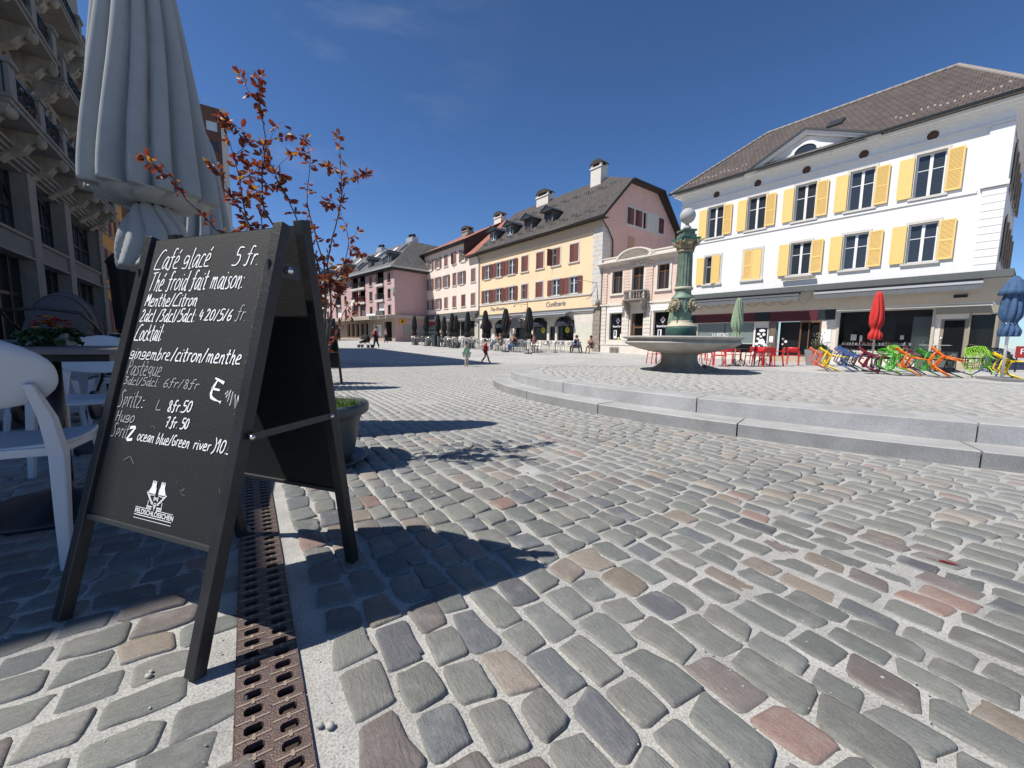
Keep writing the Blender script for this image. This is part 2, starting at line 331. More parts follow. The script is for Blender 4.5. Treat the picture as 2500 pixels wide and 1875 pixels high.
def cobble_ground_mat():
    m, nt, b = newmat('distant_cobbles'); L = nt.links; N = nt.nodes.new
    tc = N('ShaderNodeTexCoord'); mp = N('ShaderNodeMapping'); mp.inputs['Rotation'].default_value = (0, 0, R(56.6)); L.new(tc.outputs['Object'], mp.inputs['Vector'])
    wn = N('ShaderNodeTexNoise'); wn.inputs['Scale'].default_value = 3.0; L.new(mp.outputs['Vector'], wn.inputs['Vector'])
    ws = N('ShaderNodeVectorMath'); ws.operation = 'SCALE'; ws.inputs['Scale'].default_value = 0.06; L.new(wn.outputs['Color'], ws.inputs[0])
    ad = N('ShaderNodeVectorMath'); L.new(mp.outputs['Vector'], ad.inputs[0]); L.new(ws.outputs['Vector'], ad.inputs[1])
    br = N('ShaderNodeTexBrick'); br.inputs['Scale'].default_value = 1.0
    br.inputs['Color1'].default_value = (0.36, 0.355, 0.33, 1); br.inputs['Color2'].default_value = (0.48, 0.46, 0.43, 1); br.inputs['Mortar'].default_value = (0.52, 0.515, 0.49, 1)
    br.inputs['Brick Width'].default_value = 0.18; br.inputs['Row Height'].default_value = 0.12; br.inputs['Mortar Size'].default_value = 0.011; br.inputs['Mortar Smooth'].default_value = 0.3
    L.new(ad.outputs['Vector'], br.inputs['Vector'])
    n = N('ShaderNodeTexNoise'); n.inputs['Scale'].default_value = 0.35; n.inputs['Detail'].default_value = 10; n.inputs['Roughness'].default_value = 0.7; L.new(tc.outputs['Object'], n.inputs['Vector'])
    mr = N('ShaderNodeMapRange'); mr.inputs['From Min'].default_value = 0.3; mr.inputs['From Max'].default_value = 0.7; mr.inputs['To Min'].default_value = 0.82; mr.inputs['To Max'].default_value = 1.14; L.new(n.outputs['Fac'], mr.inputs['Value'])
    mx = N('ShaderNodeMix'); mx.data_type = 'RGBA'; mx.blend_type = 'MULTIPLY'; mx.inputs['Factor'].default_value = 1
    L.new(br.outputs['Color'], mx.inputs['A']); L.new(mr.outputs['Result'], mx.inputs['B']); L.new(mx.outputs['Result'], b.inputs['Base Color']); b.inputs['Roughness'].default_value = 0.85
    bp = N('ShaderNodeBump'); bp.invert = True; bp.inputs['Strength'].default_value = 0.7; bp.inputs['Distance'].default_value = 0.012; L.new(br.outputs['Fac'], bp.inputs['Height']); L.new(bp.outputs['Normal'], b.inputs['Normal'])
    return m
def mortar_mat():
    m, nt, b = newmat('sandy_mortar'); L = nt.links; N = nt.nodes.new
    tc = N('ShaderNodeTexCoord')
    n = N('ShaderNodeTexNoise'); n.inputs['Scale'].default_value = 170; n.inputs['Detail'].default_value = 4; L.new(tc.outputs['Object'], n.inputs['Vector'])
    n2 = N('ShaderNodeTexNoise'); n2.inputs['Scale'].default_value = 5; n2.inputs['Detail'].default_value = 6; L.new(tc.outputs['Object'], n2.inputs['Vector'])
    cr = N('ShaderNodeValToRGB'); e = cr.color_ramp.elements; e[0].position = 0.3; e[0].color = (0.25, 0.24, 0.215, 1); e[1].position = 0.60; e[1].color = (0.45, 0.44, 0.41, 1); L.new(n.outputs['Fac'], cr.inputs['Fac'])
    mr = N('ShaderNodeMapRange'); mr.inputs['From Min'].default_value = 0.35; mr.inputs['From Max'].default_value = 0.65; mr.inputs['To Min'].default_value = 0.8; mr.inputs['To Max'].default_value = 1.1; L.new(n2.outputs['Fac'], mr.inputs['Value'])
    mx = N('ShaderNodeMix'); mx.data_type = 'RGBA'; mx.blend_type = 'MULTIPLY'; mx.inputs['Factor'].default_value = 1
    L.new(cr.outputs['Color'], mx.inputs['A']); L.new(mr.outputs['Result'], mx.inputs['B']); L.new(mx.outputs['Result'], b.inputs['Base Color']); b.inputs['Roughness'].default_value = 0.95
    ad = N('ShaderNodeMath'); ad.operation = 'MULTIPLY_ADD'; ad.inputs[1].default_value = 0.5; L.new(n.outputs['Fac'], ad.inputs[0]); L.new(n2.outputs['Fac'], ad.inputs[2])
    bp = N('ShaderNodeBump'); bp.inputs['Strength'].default_value = 0.6; bp.inputs['Distance'].default_value = 0.008; L.new(ad.outputs[0], bp.inputs['Height']); L.new(bp.outputs['Normal'], b.inputs['Normal'])
    return m
def stone_mat(rot):
    m, nt, b = newmat('cobble_stone'); L = nt.links; N = nt.nodes.new
    at_ = N('ShaderNodeAttribute'); at_.attribute_name = 'tone'
    tc = N('ShaderNodeTexCoord')
    mp = N('ShaderNodeMapping'); mp.inputs['Rotation'].default_value = (0, 0, rot); L.new(tc.outputs['Object'], mp.inputs['Vector'])
    mp2 = N('ShaderNodeMapping'); mp2.inputs['Scale'].default_value = (1.0, 4.5, 1.0); L.new(mp.outputs['Vector'], mp2.inputs['Vector'])
    n1 = N('ShaderNodeTexNoise'); n1.inputs['Scale'].default_value = 26; n1.inputs['Detail'].default_value = 7; n1.inputs['Roughness'].default_value = 0.68; n1.inputs['Distortion'].default_value = 0.6; L.new(mp2.outputs['Vector'], n1.inputs['Vector'])
    n2 = N('ShaderNodeTexNoise'); n2.inputs['Scale'].default_value = 240; n2.inputs['Detail'].default_value = 3; L.new(tc.outputs['Object'], n2.inputs['Vector'])
    n3 = N('ShaderNodeTexNoise'); n3.inputs['Scale'].default_value = 9; n3.inputs['Detail'].default_value = 5; n3.inputs['Roughness'].default_value = 0.6; L.new(tc.outputs['Object'], n3.inputs['Vector'])
    r1 = N('ShaderNodeMapRange'); r1.inputs['From Min'].default_value = 0.3; r1.inputs['From Max'].default_value = 0.7; r1.inputs['To Min'].default_value = 0.84; r1.inputs['To Max'].default_value = 1.16; L.new(n1.outputs['Fac'], r1.inputs['Value'])
    r2 = N('ShaderNodeMapRange'); r2.inputs['From Min'].default_value = 0.35; r2.inputs['From Max'].default_value = 0.68; r2.inputs['To Min'].default_value = 0.86; r2.inputs['To Max'].default_value = 1.18; L.new(n2.outputs['Fac'], r2.inputs['Value'])
    mu = N('ShaderNodeMath'); mu.operation = 'MULTIPLY'; L.new(r1.outputs['Result'], mu.inputs[0]); L.new(r2.outputs['Result'], mu.inputs[1])
    mx = N('ShaderNodeMix'); mx.data_type = 'RGBA'; mx.blend_type = 'MULTIPLY'; mx.inputs['Factor'].default_value = 1; L.new(at_.outputs['Color'], mx.inputs['A']); L.new(mu.outputs[0], mx.inputs['B'])
    # pale mortar dust left on the faces
    r3 = N('ShaderNodeMapRange'); r3.inputs['From Min'].default_value = 0.52; r3.inputs['From Max'].default_value = 0.78; r3.inputs['To Min'].default_value = 0; r3.inputs['To Max'].default_value = 0.5; L.new(n3.outputs['Fac'], r3.inputs['Value'])
    md = N('ShaderNodeMix'); md.data_type = 'RGBA'; md.inputs['B'].default_value = (0.33, 0.32, 0.30, 1); L.new(mx.outputs['Result'], md.inputs['A']); L.new(r3.outputs['Result'], md.inputs['Factor'])
    L.new(md.outputs['Result'], b.inputs['Base Color']); b.inputs['Roughness'].default_value = 0.72; b.inputs['Specular IOR Level'].default_value = 0.35
    a2 = N('ShaderNodeMath'); a2.operation = 'MULTIPLY_ADD'; a2.inputs[1].default_value = 0.25; L.new(n2.outputs['Fac'], a2.inputs[0]); L.new(n1.outputs['Fac'], a2.inputs[2])
    bp = N('ShaderNodeBump'); bp.inputs['Strength'].default_value = 0.75; bp.inputs['Distance'].default_value = 0.006; L.new(a2.outputs[0], bp.inputs['Height']); L.new(bp.outputs['Normal'], b.inputs['Normal'])
    return m
FAR = cobble_ground_mat(); MORT = mortar_mat(); ST_R = stone_mat(R(56.6)); ST_L = stone_mat(R(-33)); ST_P = stone_mat(R(25))

def stones(name, mat_, org, ax, rows, cols, l0, l1, w, joint, keep, zf, kind='structure', label=None, tilt=0.013, dust=0.72, dark=1.0):
    """rows of cobbles: long side along ax; one mesh of rounded, slightly domed, individually tilted stones"""
    nx = Vector((-ax.y, ax.x, 0)); V = []; F = []; T = []; nv = 0
    pal = np.array([(0.200,0.200,0.180),(0.175,0.182,0.168),(0.225,0.222,0.200),(0.155,0.165,0.165),(0.245,0.205,0.165),(0.265,0.225,0.185),(0.190,0.165,0.150),(0.140,0.142,0.150),(0.27,0.185,0.155),(0.21,0.215,0.19),(0.185,0.19,0.175)])
    pw = np.array([5,5,4,3.0,2.0,1.4,2,1.6,0.7,4,4]); pw = pw/pw.sum(); pal = pal*0.84
    y = rows[0]; ri = 0
    while y < rows[1]:
        wd = w*(1+rng.normal()*0.07); x = cols[0] + rng.random()*0.2; ri += 1; ph = rng.random()*9
        while x < cols[1]:
            ln = l0 + (l1-l0)*rng.beta(2, 2.2)
            cx, cy = x+ln/2, y+wd/2; x += ln
            p = org + ax*cx + nx*(cy + 0.018*math.sin(cx*1.3+ph*0.2+y*0.8))
            if not keep(p.x, p.y): continue
            d = math.hypot(p.x, p.y)
            n, rings = (18, 4) if d < 2.6 else ((12, 3) if d < 5 else (8, 2))
            j = joint*(0.8+0.5*rng.random())*(1 if d < 6 else 0.9)
            hx, hy = (ln-j)/2, (wd-j)/2; hx = max(hx, 0.02)
            th = (np.arange(n)+0.5)*2*math.pi/n; ex = 0.20+0.16*rng.random()
            ct, st = np.cos(th), np.sin(th)
            ux = np.sign(ct)*np.abs(ct)**ex*hx; uy = np.sign(st)*np.abs(st)**ex*hy
            wob = 1+rng.normal(size=n)*(0.03 if n > 8 else 0.025); ux = ux*wob*(1+0.03*np.sin(2*th+rng.random()*6)); uy = uy*wob*(1+0.035*np.sin(2*th+rng.random()*6)+.04*np.sin(3*th+rng.random()*6))
            sk = rng.normal()*0.12; ux = ux + uy*sk; tp = 1+rng.normal()*0.07; uy = uy*np.where(ux > 0, tp, 2-tp)
            rot = rng.normal()*0.035; c, s = math.cos(rot), math.sin(rot); ux, uy = ux*c-uy*s, ux*s+uy*c
            tx, ty = rng.normal()*tilt, rng.normal()*tilt; dz = rng.normal()*(0.0022 if d < 5 else 0.001)
            z0 = zf(p.x, p.y)
            if rings == 4: prof = [(1.0,-0.022),(0.99,-0.0035),(0.945,0.0012),(0.80,0.0030)]
            elif rings == 3: prof = [(1.0,-0.02),(0.97,-0.002),(0.86,0.002)]
            else: prof = [(1.0,-0.018),(0.90,0.001)]
            for sc, zz in prof:
                jx = ux*sc; jy = uy*sc
                zr = zz+dz + (0 if zz < -0.01 else 1)*(jx*tx+jy*ty) + (rng.normal(size=n)*0.0007 if rings > 2 else 0)
                V.append(np.stack([p.x+ax.x*jx+nx.x*jy, p.y+ax.y*jx+nx.y*jy, z0+zr*np.ones(n)], 1))
            V.append(np.array([[p.x, p.y, z0+prof[-1][1]+0.001+dz]]))
            k = len(prof); q = np.arange(n)
            for r_ in range(k-1):
                a = nv+r_*n+q; b_ = nv+r_*n+(q+1) % n; F.append(np.stack([a, b_, b_+n, a+n], 1))
            top = nv+(k-1)*n; cen = nv+k*n
            F.append(np.stack([top+q, top+(q+1) % n, np.full(n, cen), np.full(n, -1)], 1))
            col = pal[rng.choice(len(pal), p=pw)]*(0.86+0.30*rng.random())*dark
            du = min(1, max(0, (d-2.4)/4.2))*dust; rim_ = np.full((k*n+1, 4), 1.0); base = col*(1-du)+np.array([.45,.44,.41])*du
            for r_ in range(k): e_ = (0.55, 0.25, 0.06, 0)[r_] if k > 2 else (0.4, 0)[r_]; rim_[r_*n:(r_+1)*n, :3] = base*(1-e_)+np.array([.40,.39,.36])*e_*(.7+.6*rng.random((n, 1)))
            rim_[k*n, :3] = base; T.append(rim_); nv += k*n+1
        y += wd
    V = np.concatenate(V); Fa = np.concatenate(F); T = np.concatenate(T)
    tri = Fa[:, 3] < 0; tot = np.where(tri, 3, 4).astype(np.int32); flat = Fa.ravel(); flat = flat[flat >= 0].astype(np.int32)
    me = bpy.data.meshes.new(name); me.vertices.add(len(V)); me.vertices.foreach_set('co', V.astype(np.float32).ravel())
    me.loops.add(len(flat)); me.loops.foreach_set('vertex_index', flat)
    me.polygons.add(len(tot)); st_ = np.concatenate([[0], np.cumsum(tot)[:-1]]).astype(np.int32); me.polygons.foreach_set('loop_start', st_); me.polygons.foreach_set('loop_total', tot)
    me.polygons.foreach_set('use_smooth', np.ones(len(tot), dtype=bool)); me.update(calc_edges=True)
    ca = me.color_attributes.new('tone', 'FLOAT_COLOR', 'POINT'); ca.data.foreach_set('color', T.astype(np.float32).ravel())
    me.materials.append(mat_); o = bpy.data.objects.new(name, me); C.objects.link(o); tag(o, kind=kind); return o

def bcoord(x, y): return (Vector((x, y, 0))-D0).dot(DN)
def acoord(x, y): return (Vector((x, y, 0))-D0).dot(DR)
def infr(x, y, far): return 0.45 < y < far and abs(x) < 1.33*y+0.35
def hump(x, y): return 0.004*math.sin(x*2.1+y*1.3)+0.003*math.sin(y*3.7-x*1.1)
SFAR = 15.0
def ok_right(x, y): return infr(x, y, SFAR) and bcoord(x, y) > DW/2+0.045 and not in_plaza(x, y, 0.38+0.03)
def ok_left(x, y): return infr(x, y, 7.0) and bcoord(x, y) < -DW/2-0.035 and (acoord(x, y) < DA1)
fl = Vector((0, 0, 0))
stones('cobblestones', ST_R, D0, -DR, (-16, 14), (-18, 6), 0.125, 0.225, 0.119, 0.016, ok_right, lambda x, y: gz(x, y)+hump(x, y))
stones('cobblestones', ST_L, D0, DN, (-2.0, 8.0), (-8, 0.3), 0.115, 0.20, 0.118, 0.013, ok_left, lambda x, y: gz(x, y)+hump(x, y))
# ground sheet in strips along the drain, open over the channel
def ground_sheet():
    def cuts(lo, hi, fine0, fine1, step, extra):
        c = list(np.arange(fine0, fine1+1e-6, step)); g = [fine1]
        while g[-1] < hi: g.append(fine1+(g[-1]-fine1)*1.5+2)
        h = [fine0]
        while h[-1] > lo: h.append(fine0+(h[-1]-fine0)*1.5-2)
        return sorted(set([round(v, 4) for v in c+g+h+extra]))
    A = cuts(-300, 900, -4, 70, 2.0, [DA0, DA1]); B = cuts(-700, 700, -26, 30, 2.0, [-DW/2, DW/2])
    m = MB(); idx = {}
    for i, a in enumerate(A):
        for j, b in enumerate(B):
            p = D0 + DR*a + DN*b; idx[i, j] = len(m.v); m.v.append((p.x, p.y, gz(p.x, p.y) - (0.007 if p.length < 6 else 0.004)))
    for i in range(len(A)-1):
        for j in range(len(B)-1):
            if DA0 <= (A[i]+A[i+1])/2 <= DA1 and abs((B[j]+B[j+1])/2) < DW/2: continue
            c = D0 + DR*(A[i]+A[i+1])/2 + DN*(B[j]+B[j+1])/2
            m.f.append((idx[i,j], idx[i,j+1], idx[i+1,j+1], idx[i+1,j])); m.m.append(0 if (math.hypot(c.x, c.y) < 16.5) else 1); m.sm.append(True)
    return m
g_near = ground_sheet()
# split: mortar bed near the camera, jointed cobbles (shader) beyond
def only(m, k):
    r = MB(); r.v = m.v; r.f = [f for f, mi in zip(m.f, m.m) if mi == k]; r.m = [0]*len(r.f); r.sm = [True]*len(r.f); return r
tag(only(g_near, 0).build('mortar_bed', MORT), kind='structure')
tag(only(g_near, 1).build('paved_ground', FAR), kind='structure')
# a jointed sheet over the mortar where the single stones end (14 m .. 17 m)
# drain: channel, cast grate
GR_M = mat('rusty_cast_iron', (0.115, 0.085, 0.078), 0.55, 0.55, var=0.25, nscale=30, bump=0.5, bscale=300, col2=(0.19, 0.135, 0.115))
CH_M = mat('drain_channel_dark', (0.05, 0.035, 0.028), 0.9, var=0.4, nscale=15)
RIB_M = mat('dusty_cast_rib', (0.30, 0.24, 0.18), 0.8, 0.2, var=0.2, nscale=40)
def drain():
    Md = Matrix(((DN.x, DR.x, 0, D0.x), (DN.y, DR.y, 0, D0.y), (0, 0, 1, 0), (0, 0, 0, 1)))
    t = thing('drainage_channel', 'rust brown cast iron slotted drain running through the cobbles under the chalkboard', 'drain', (0, 0, 0))
    m = MB(); w = DW/2
    m.poly([(-w, DA0, -0.12), (w, DA0, -0.12), (w, DA1, -0.12), (-w, DA1, -0.12)])
    m.poly([(-w, DA0, -0.12), (-w, DA1, -0.12), (-w, DA1, -0.002), (-w, DA0, -0.002)]); m.poly([(w, DA1, -0.12), (w, DA0, -0.12), (w, DA0, -0.002), (w, DA1, -0.002)])
    m.poly([(w, DA0, -0.12), (-w, DA0, -0.12), (-w, DA0, -0.002), (w, DA0, -0.002)]); m.poly([(-w, DA1, -0.12), (w, DA1, -0.12), (w, DA1, -0.002), (-w, DA1, -0.002)])
    m.xf(0, Md); m.build('channel', CH_M, t)
    PT = 0.0535; L = 0.5
    def unit():
        # each 5.35 cm pitch: two staggered slots with rounded corners, cut as real holes in a 12 mm plate
        m = MB(); n = int(L/PT); zt, zb = 0.002, -0.014
        cols = ((-0.0365, 0.0), (0.0365, 0.018))
        def slotpts(cx, cy):
            hw, hh, c = 0.0205, 0.0135, 0.006
            return [(cx-hw, cy-hh+c), (cx-hw+c, cy-hh), (cx+hw-c, cy-hh), (cx+hw, cy-hh+c), (cx+hw, cy+hh-c), (cx+hw-c, cy+hh), (cx-hw+c, cy+hh), (cx-hw, cy+hh-c)]
        for (cx, off), (xa, xb) in zip(cols, ((-w+0.002, 0.0), (0.0, w-0.002))):
            for i in range(n):
                y0 = i*PT+off-0.009; y1 = y0+PT
                if y1 > n*PT: y1b = y1
                s_ = slotpts(cx, (y0+y1)/2)
                o_ = [(xa, s_[0][1]), (s_[1][0], y0), (s_[2][0], y0), (xb, s_[3][1]), (xb, s_[4][1]), (s_[5][0], y1), (s_[6][0], y1), (xa, s_[7][1])]
                b = m.add([(p[0], p[1], zt) for p in o_]+[(p[0], p[1], zt) for p in s_]+[(p[0], p[1], zb) for p in s_], [])
                for k in range(8):
                    k2 = (k+1) % 8; m.f.append((b+k, b+k2, b+8+k2, b+8+k)); m.m.append(0); m.sm.append(False)
                    m.f.append((b+8+k, b+8+k2, b+16+k2, b+16+k)); m.m.append(0); m.sm.append(False)
                for (cx_, cy_, a, e) in ((xa, y0, 0, 1), (xb, y0, 3, 2), (xb, y1, 4, 5), (xa, y1, 7, 6)):
                    bb = m.add([(cx_, cy_, zt), (o_[a][0], o_[a][1], zt), (o_[e][0], o_[e][1], zt)], [(0, 1, 2) if a in (3, 7) else (0, 2, 1)])
                # raised rib between slots, and the little cross on it
                m.box(xa+0.003, xb-0.003 if xb > 0.01 else xb-0.001, y1-0.0022, y1+0.0022, zt, zt+0.0022, 1)
                m.box(cx-0.0035, cx+0.0035, y1-0.008, y1+0.008, zt, zt+0.003, 1)
        # side faces
        m.box(-w+0.0005, -w+0.0025, -0.009, n*PT-0.009, -0.02, zt+0.001); m.box(w-0.0025, w-0.0005, 0.009, n*PT+0.009, -0.02, zt+0.001)
        return m, n*PT
    m, ln = unit(); me = m.mesh('grate', [GR_M, RIB_M]); a = DA0
    while a < DA1-ln:
        o = link('grate', me, t); o.matrix_local = Md @ Matrix.Translation((0, a+0.01, 0)); a += ln+0.004
drain()
# stepped plaza
GRAN = granite('sawn_grey_granite', (0.50, 0.50, 0.50), (0.24, 0.245, 0.26), 300); GRAN2 = granite('bush_hammered_granite', (0.47, 0.465, 0.445), (0.34, 0.335, 0.32), 220)
GRANR = granite('rough_grey_riser', (0.36, 0.36, 0.355), (0.17, 0.175, 0.18), 260)
def ring(name, d_out, d_in, z0, z1, mats, nblk, seed):
    """a ring of kerb blocks with open joints; riser outside, tread on top"""
    m = MB(); NS = 8
    for b in range(nblk):
        t0 = 2*math.pi*b/nblk+0.0012+seed; t1 = 2*math.pi*(b+1)/nblk-0.0012+seed
        ts = [t0+(t1-t0)*k/NS for k in range(NS+1)]
        o = [plaza(t, d_out) for t in ts]; i = [plaza(t, d_in) for t in ts]; o2 = [plaza(t, d_out-0.008) for t in ts]
        n = NS+1; zj = random.uniform(-0.0015, 0.0015)
        v = [(p.x, p.y, z0) for p in o]+[(p.x, p.y, z1-0.008+zj) for p in o]+[(p.x, p.y, z1+zj) for p in o2]+[(p.x, p.y, z1+zj) for p in i]+[(p.x, p.y, z0) for p in i]
        f = []; mi = []
        for k in range(NS):
            for r_ in range(4): f.append((r_*n+k, r_*n+k+1, (r_+1)*n+k+1, (r_+1)*n+k)); mi.append((0, 1, 1, 0)[r_])
        f.append((0, n, 2*n, 3*n, 4*n)); mi.append(0); f.append((NS, 4*n+NS, 3*n+NS, 2*n+NS, n+NS)); mi.append(0)
        bb = len(m.v); m.v += v
        for ff, mm in zip(f, mi): m.f.append(tuple(q+bb for q in ff)); m.m.append(mm); m.sm.append(False)
    o = m.build(name, mats); tag(o, kind='structure'); return o
ring('plaza_step', 0.38, -0.02, -0.03, 0.13, [GRANR, GRAN2], 22, 0.05)
ring('plaza_kerb', 0.0, -0.46, 0.124, 0.30, [GRAN, GRAN2], 16, 0.21)
m = MB(); m.poly([tuple(plaza(2*math.pi*k/96, -0.44)+Vector((0, 0, 0.2925))) for k in range(96)]); tag(m.build('plaza_bed', MORT), kind='structure')
def ok_plaza(x, y): return in_plaza(x, y, -0.50) and abs(x) < 1.33*y+0.3
stones('plaza_cobblestones', ST_P, PC, Vector((math.cos(R(-25)), math.sin(R(-25)), 0)), (-6, 6), (-7, 7), 0.12, 0.24, 0.10, 0.011, ok_plaza, lambda x, y: 0.297, tilt=0.006, dust=0.80)
# loose grit and pebbles in the joints
def grit():
    m = MB()
    for i in range(520):
        for _ in range(20):
            y = 0.62+2.2*random.random()**1.4; x = random.uniform(-1.15, 1.3)*y
            if abs(bcoord(x, y)) > DW/2+0.01: break
        r_ = random.uniform(0.0012, 0.0038) if i > 14 else random.uniform(0.006, 0.012)
        z = gz(x, y)+0.002
        b = len(m.v); m.ball((x, y, z), r_, r_*random.uniform(.6, 1), r_*0.6, 6, 4)
    return m
tag(grit().build('grit', mat('pale_grit', (0.42, 0.40, 0.36), 0.9, var=0.3, nscale=30)), 'loose pale grit and pebbles scattered on the cobbles', 'grit', kind='stuff')
# ---------------------------------------------------------------- buildings: shared pieces
RZ = math.atan2(-0.79133, 0.61139); RO = Vector((7.068, 33.117, 0))       # the row's facade line: x runs right, y into the houses
def rowpt(s, y, z=0): return Vector((7.068+0.61139*s+0.79133*y, 33.117-0.79133*s+0.61139*y, z))
def wall(m, x0, x1, z0, z1, holes, y=0.0, depth=0.16, mi=0, rmi=None, thick=None):
    """a wall in the plane y with real openings (x0,x1,z0,z1) and their reveals"""
    rmi = mi if rmi is None else rmi
    hs = [(max(a, x0), min(b, x1), max(c, z0), min(d, z1)) for a, b, c, d in holes]
    X = sorted(set([x0, x1]+[h[0] for h in hs]+[h[1] for h in hs])); Z = sorted(set([z0, z1]+[h[2] for h in hs]+[h[3] for h in hs]))
    for i in range(len(X)-1):
        j = 0
        while j < len(Z)-1:
            cx, cz = (X[i]+X[i+1])/2, (Z[j]+Z[j+1])/2
            if any(h[0] < cx < h[1] and h[2] < cz < h[3] for h in hs): j += 1; continue
            k = j+1
            while k < len(Z)-1 and not any(h[0] < cx < h[1] and h[2] < (Z[k]+Z[k+1])/2 < h[3] for h in hs): k += 1
            m.poly([(X[i], y, Z[j]), (X[i+1], y, Z[j]), (X[i+1], y, Z[k]), (X[i], y, Z[k])], mi); j = k
    for a, b, c, d in hs:
        e = y+depth
        m.poly([(a, y, c), (a, y, d), (a, e, d), (a, e, c)], rmi); m.poly([(b, y, c), (b, e, c), (b, e, d), (b, y, d)], rmi)
        m.poly([(a, y, c), (a, e, c), (b, e, c), (b, y, c)], rmi); m.poly([(a, y, d), (b, y, d), (b, e, d), (a, e, d)], rmi)
_cache = {}
def cached(key, f):
    if key not in _cache: _cache[key] = f()
    return _cache[key]
def window(par, x, z, w, h, y=0.10, fm='frame', gm='glass', style='cross', curtain=False, name='window'):
    """casement frame with bars (part) and its glass (sub-part); x centre, z sill"""
    def fr():
        m = MB(); t = 0.06
        m.box(-w/2, -w/2+t, 0, 0.05, 0, h); m.box(w/2-t, w/2, 0, 0.05, 0, h); m.box(-w/2+t, w/2-t, 0, 0.05, 0, t); m.box(-w/2+t, w/2-t, 0, 0.05, h-t, h)
        if style in ('cross', 'two', 'tall'): m.box(-0.055, 0.055, -0.012, 0.04, t, h-t)
        if style == 'cross':
            for s in (-1, 1): m.box(min(s*0.055, s*(w/2-t)), max(s*0.055, s*(w/2-t)), 0.012, 0.036, h*0.62, h*0.62+0.03)
        if style == 'tall': m.box(-w/2+t, w/2-t, -0.006, 0.04, h*0.72, h*0.72+0.06)
        if style == 'grid':
            n = max(1, round(w/0.4))
            for k in range(1, n): m.box(-w/2+w*k/n-0.015, -w/2+w*k/n+0.015, 0.0, 0.04, t, h-t)
            for k in (0.36, 0.68): m.box(-w/2+t, w/2-t, 0.005, 0.035, h*k, h*k+0.03)
        return m.mesh('window', G[fm])
    o = link(name, cached(('wf', w, h, fm, style), fr), par, (x, y, z))
    def gl():
        m = MB(); m.poly([(-w/2+.05, 0.03, .05), (w/2-.05, 0.03, .05), (w/2-.05, 0.03, h-.05), (-w/2+.05, 0.03, h-.05)]); return m.mesh('pane', G[gm])
    link('pane', cached(('wg', w, h, gm), gl), o)
    if curtain:
        def cu():
            m = MB()
            for s in (-1, 1):
                n = 8; xs = [s*(w/2-.07)-s*(w*0.22)*k/n for k in range(n+1)]
                v = [(xx, 0.09+0.02*(k % 2), zz) for zz in (0.08, h-.08) for k, xx in enumerate(xs)]
                m.add(v, [(k, k+1, n+2+k, n+1+k) for k in range(n)])
            return m.mesh('curtain', G['curtain'])
        link('curtain', cached(('wc', w, h), cu), o)
    return o
def shutter(par, x, z, w, h, mt, ang=0.0, y=-0.05, side=1, name='shutter'):
    """louvred shutter leaf hinged at x; side +1 opens to the right of the hinge; ang lifts it off the wall"""
    def sh():
        m = MB(); t = 0.055
        m.box(0, t, -0.018, 0.018, 0, h); m.box(w-t, w, -0.018, 0.018, 0, h)
        for a, b in ((0, .07), (h*.46, h*.46+.07), (h-.07, h)): m.box(t, w-t, -0.016, 0.016, a, b)
        n = int(h/0.055)
        for k in range(n):
            zz = 0.07+(h-0.14)*k/n
            if h*.44 < zz < h*.46+.06: continue
            m.hexa([(t, -0.012, zz), (w-t, -0.012, zz), (w-t, 0.010, zz+.028), (t, 0.010, zz+.028), (t, -0.012, zz+.010), (w-t, -0.012, zz+.010), (w-t, 0.010, zz+.038), (t, 0.010, zz+.038)])
        m.box(t, w-t, 0.010, 0.014, .07, h-.07)
        m.box(-0.02, 0.03, -0.028, -0.019, 0.18, 0.22); m.box(-0.02, 0.03, -0.028, -0.019, h-0.22, h-0.18)
        return m.mesh('shutter', G[mt])
    o = link(name, cached(('sh', w, h, mt), sh), par, (x, y, z))
    o.rotation_euler = (0, 0, (0 if side > 0 else math.pi)+ang); return o
def surround(par, x, z, w, h, mt, t=0.16, sill=0.10, proj=0.03, name='window_surround'):
    def su():
        m = MB(); p = -proj
        m.box(-w/2-t, -w/2, p, 0.04, 0, h+t); m.box(w/2, w/2+t, p, 0.04, 0, h+t); m.box(-w/2, w/2, p, 0.04, h, h+t); m.box(-w/2-t-.04, w/2+t+.04, p-.07, 0.05, -sill, 0)
        return m.mesh('window_surround', G[mt])
    return link(name, cached(('su', w, h, mt, t, sill, proj), su), par, (x, 0, z))
def roofslab(m, pts, mi=0): m.poly(pts, mi)
def textmesh(name, s, size, mt, par, loc, rot=(math.pi/2, 0, 0), ext=0.01, bold=0.0, sx=1.0, align='LEFT', shear=0.0):
    cu = bpy.data.curves.new('tmp', 'FONT'); cu.body = s; cu.size = size; cu.extrude = ext; cu.offset = bold; cu.align_x = align; cu.shear = shear
    to = bpy.data.objects.new('tmp', cu); C.objects.link(to); bpy.context.view_layer.update()
    me = bpy.data.meshes.new_from_object(to.evaluated_get(bpy.context.evaluated_depsgraph_get())); me.name = name
    bpy.data.objects.remove(to); bpy.data.curves.remove(cu); me.materials.clear(); me.materials.append(mt if not isinstance(mt, str) else G[mt])
    o = bpy.data.objects.new(name, me); C.objects.link(o); o.parent = par; o.location = loc; o.rotation_euler = rot; o.scale = (sx, 1, 1); return o
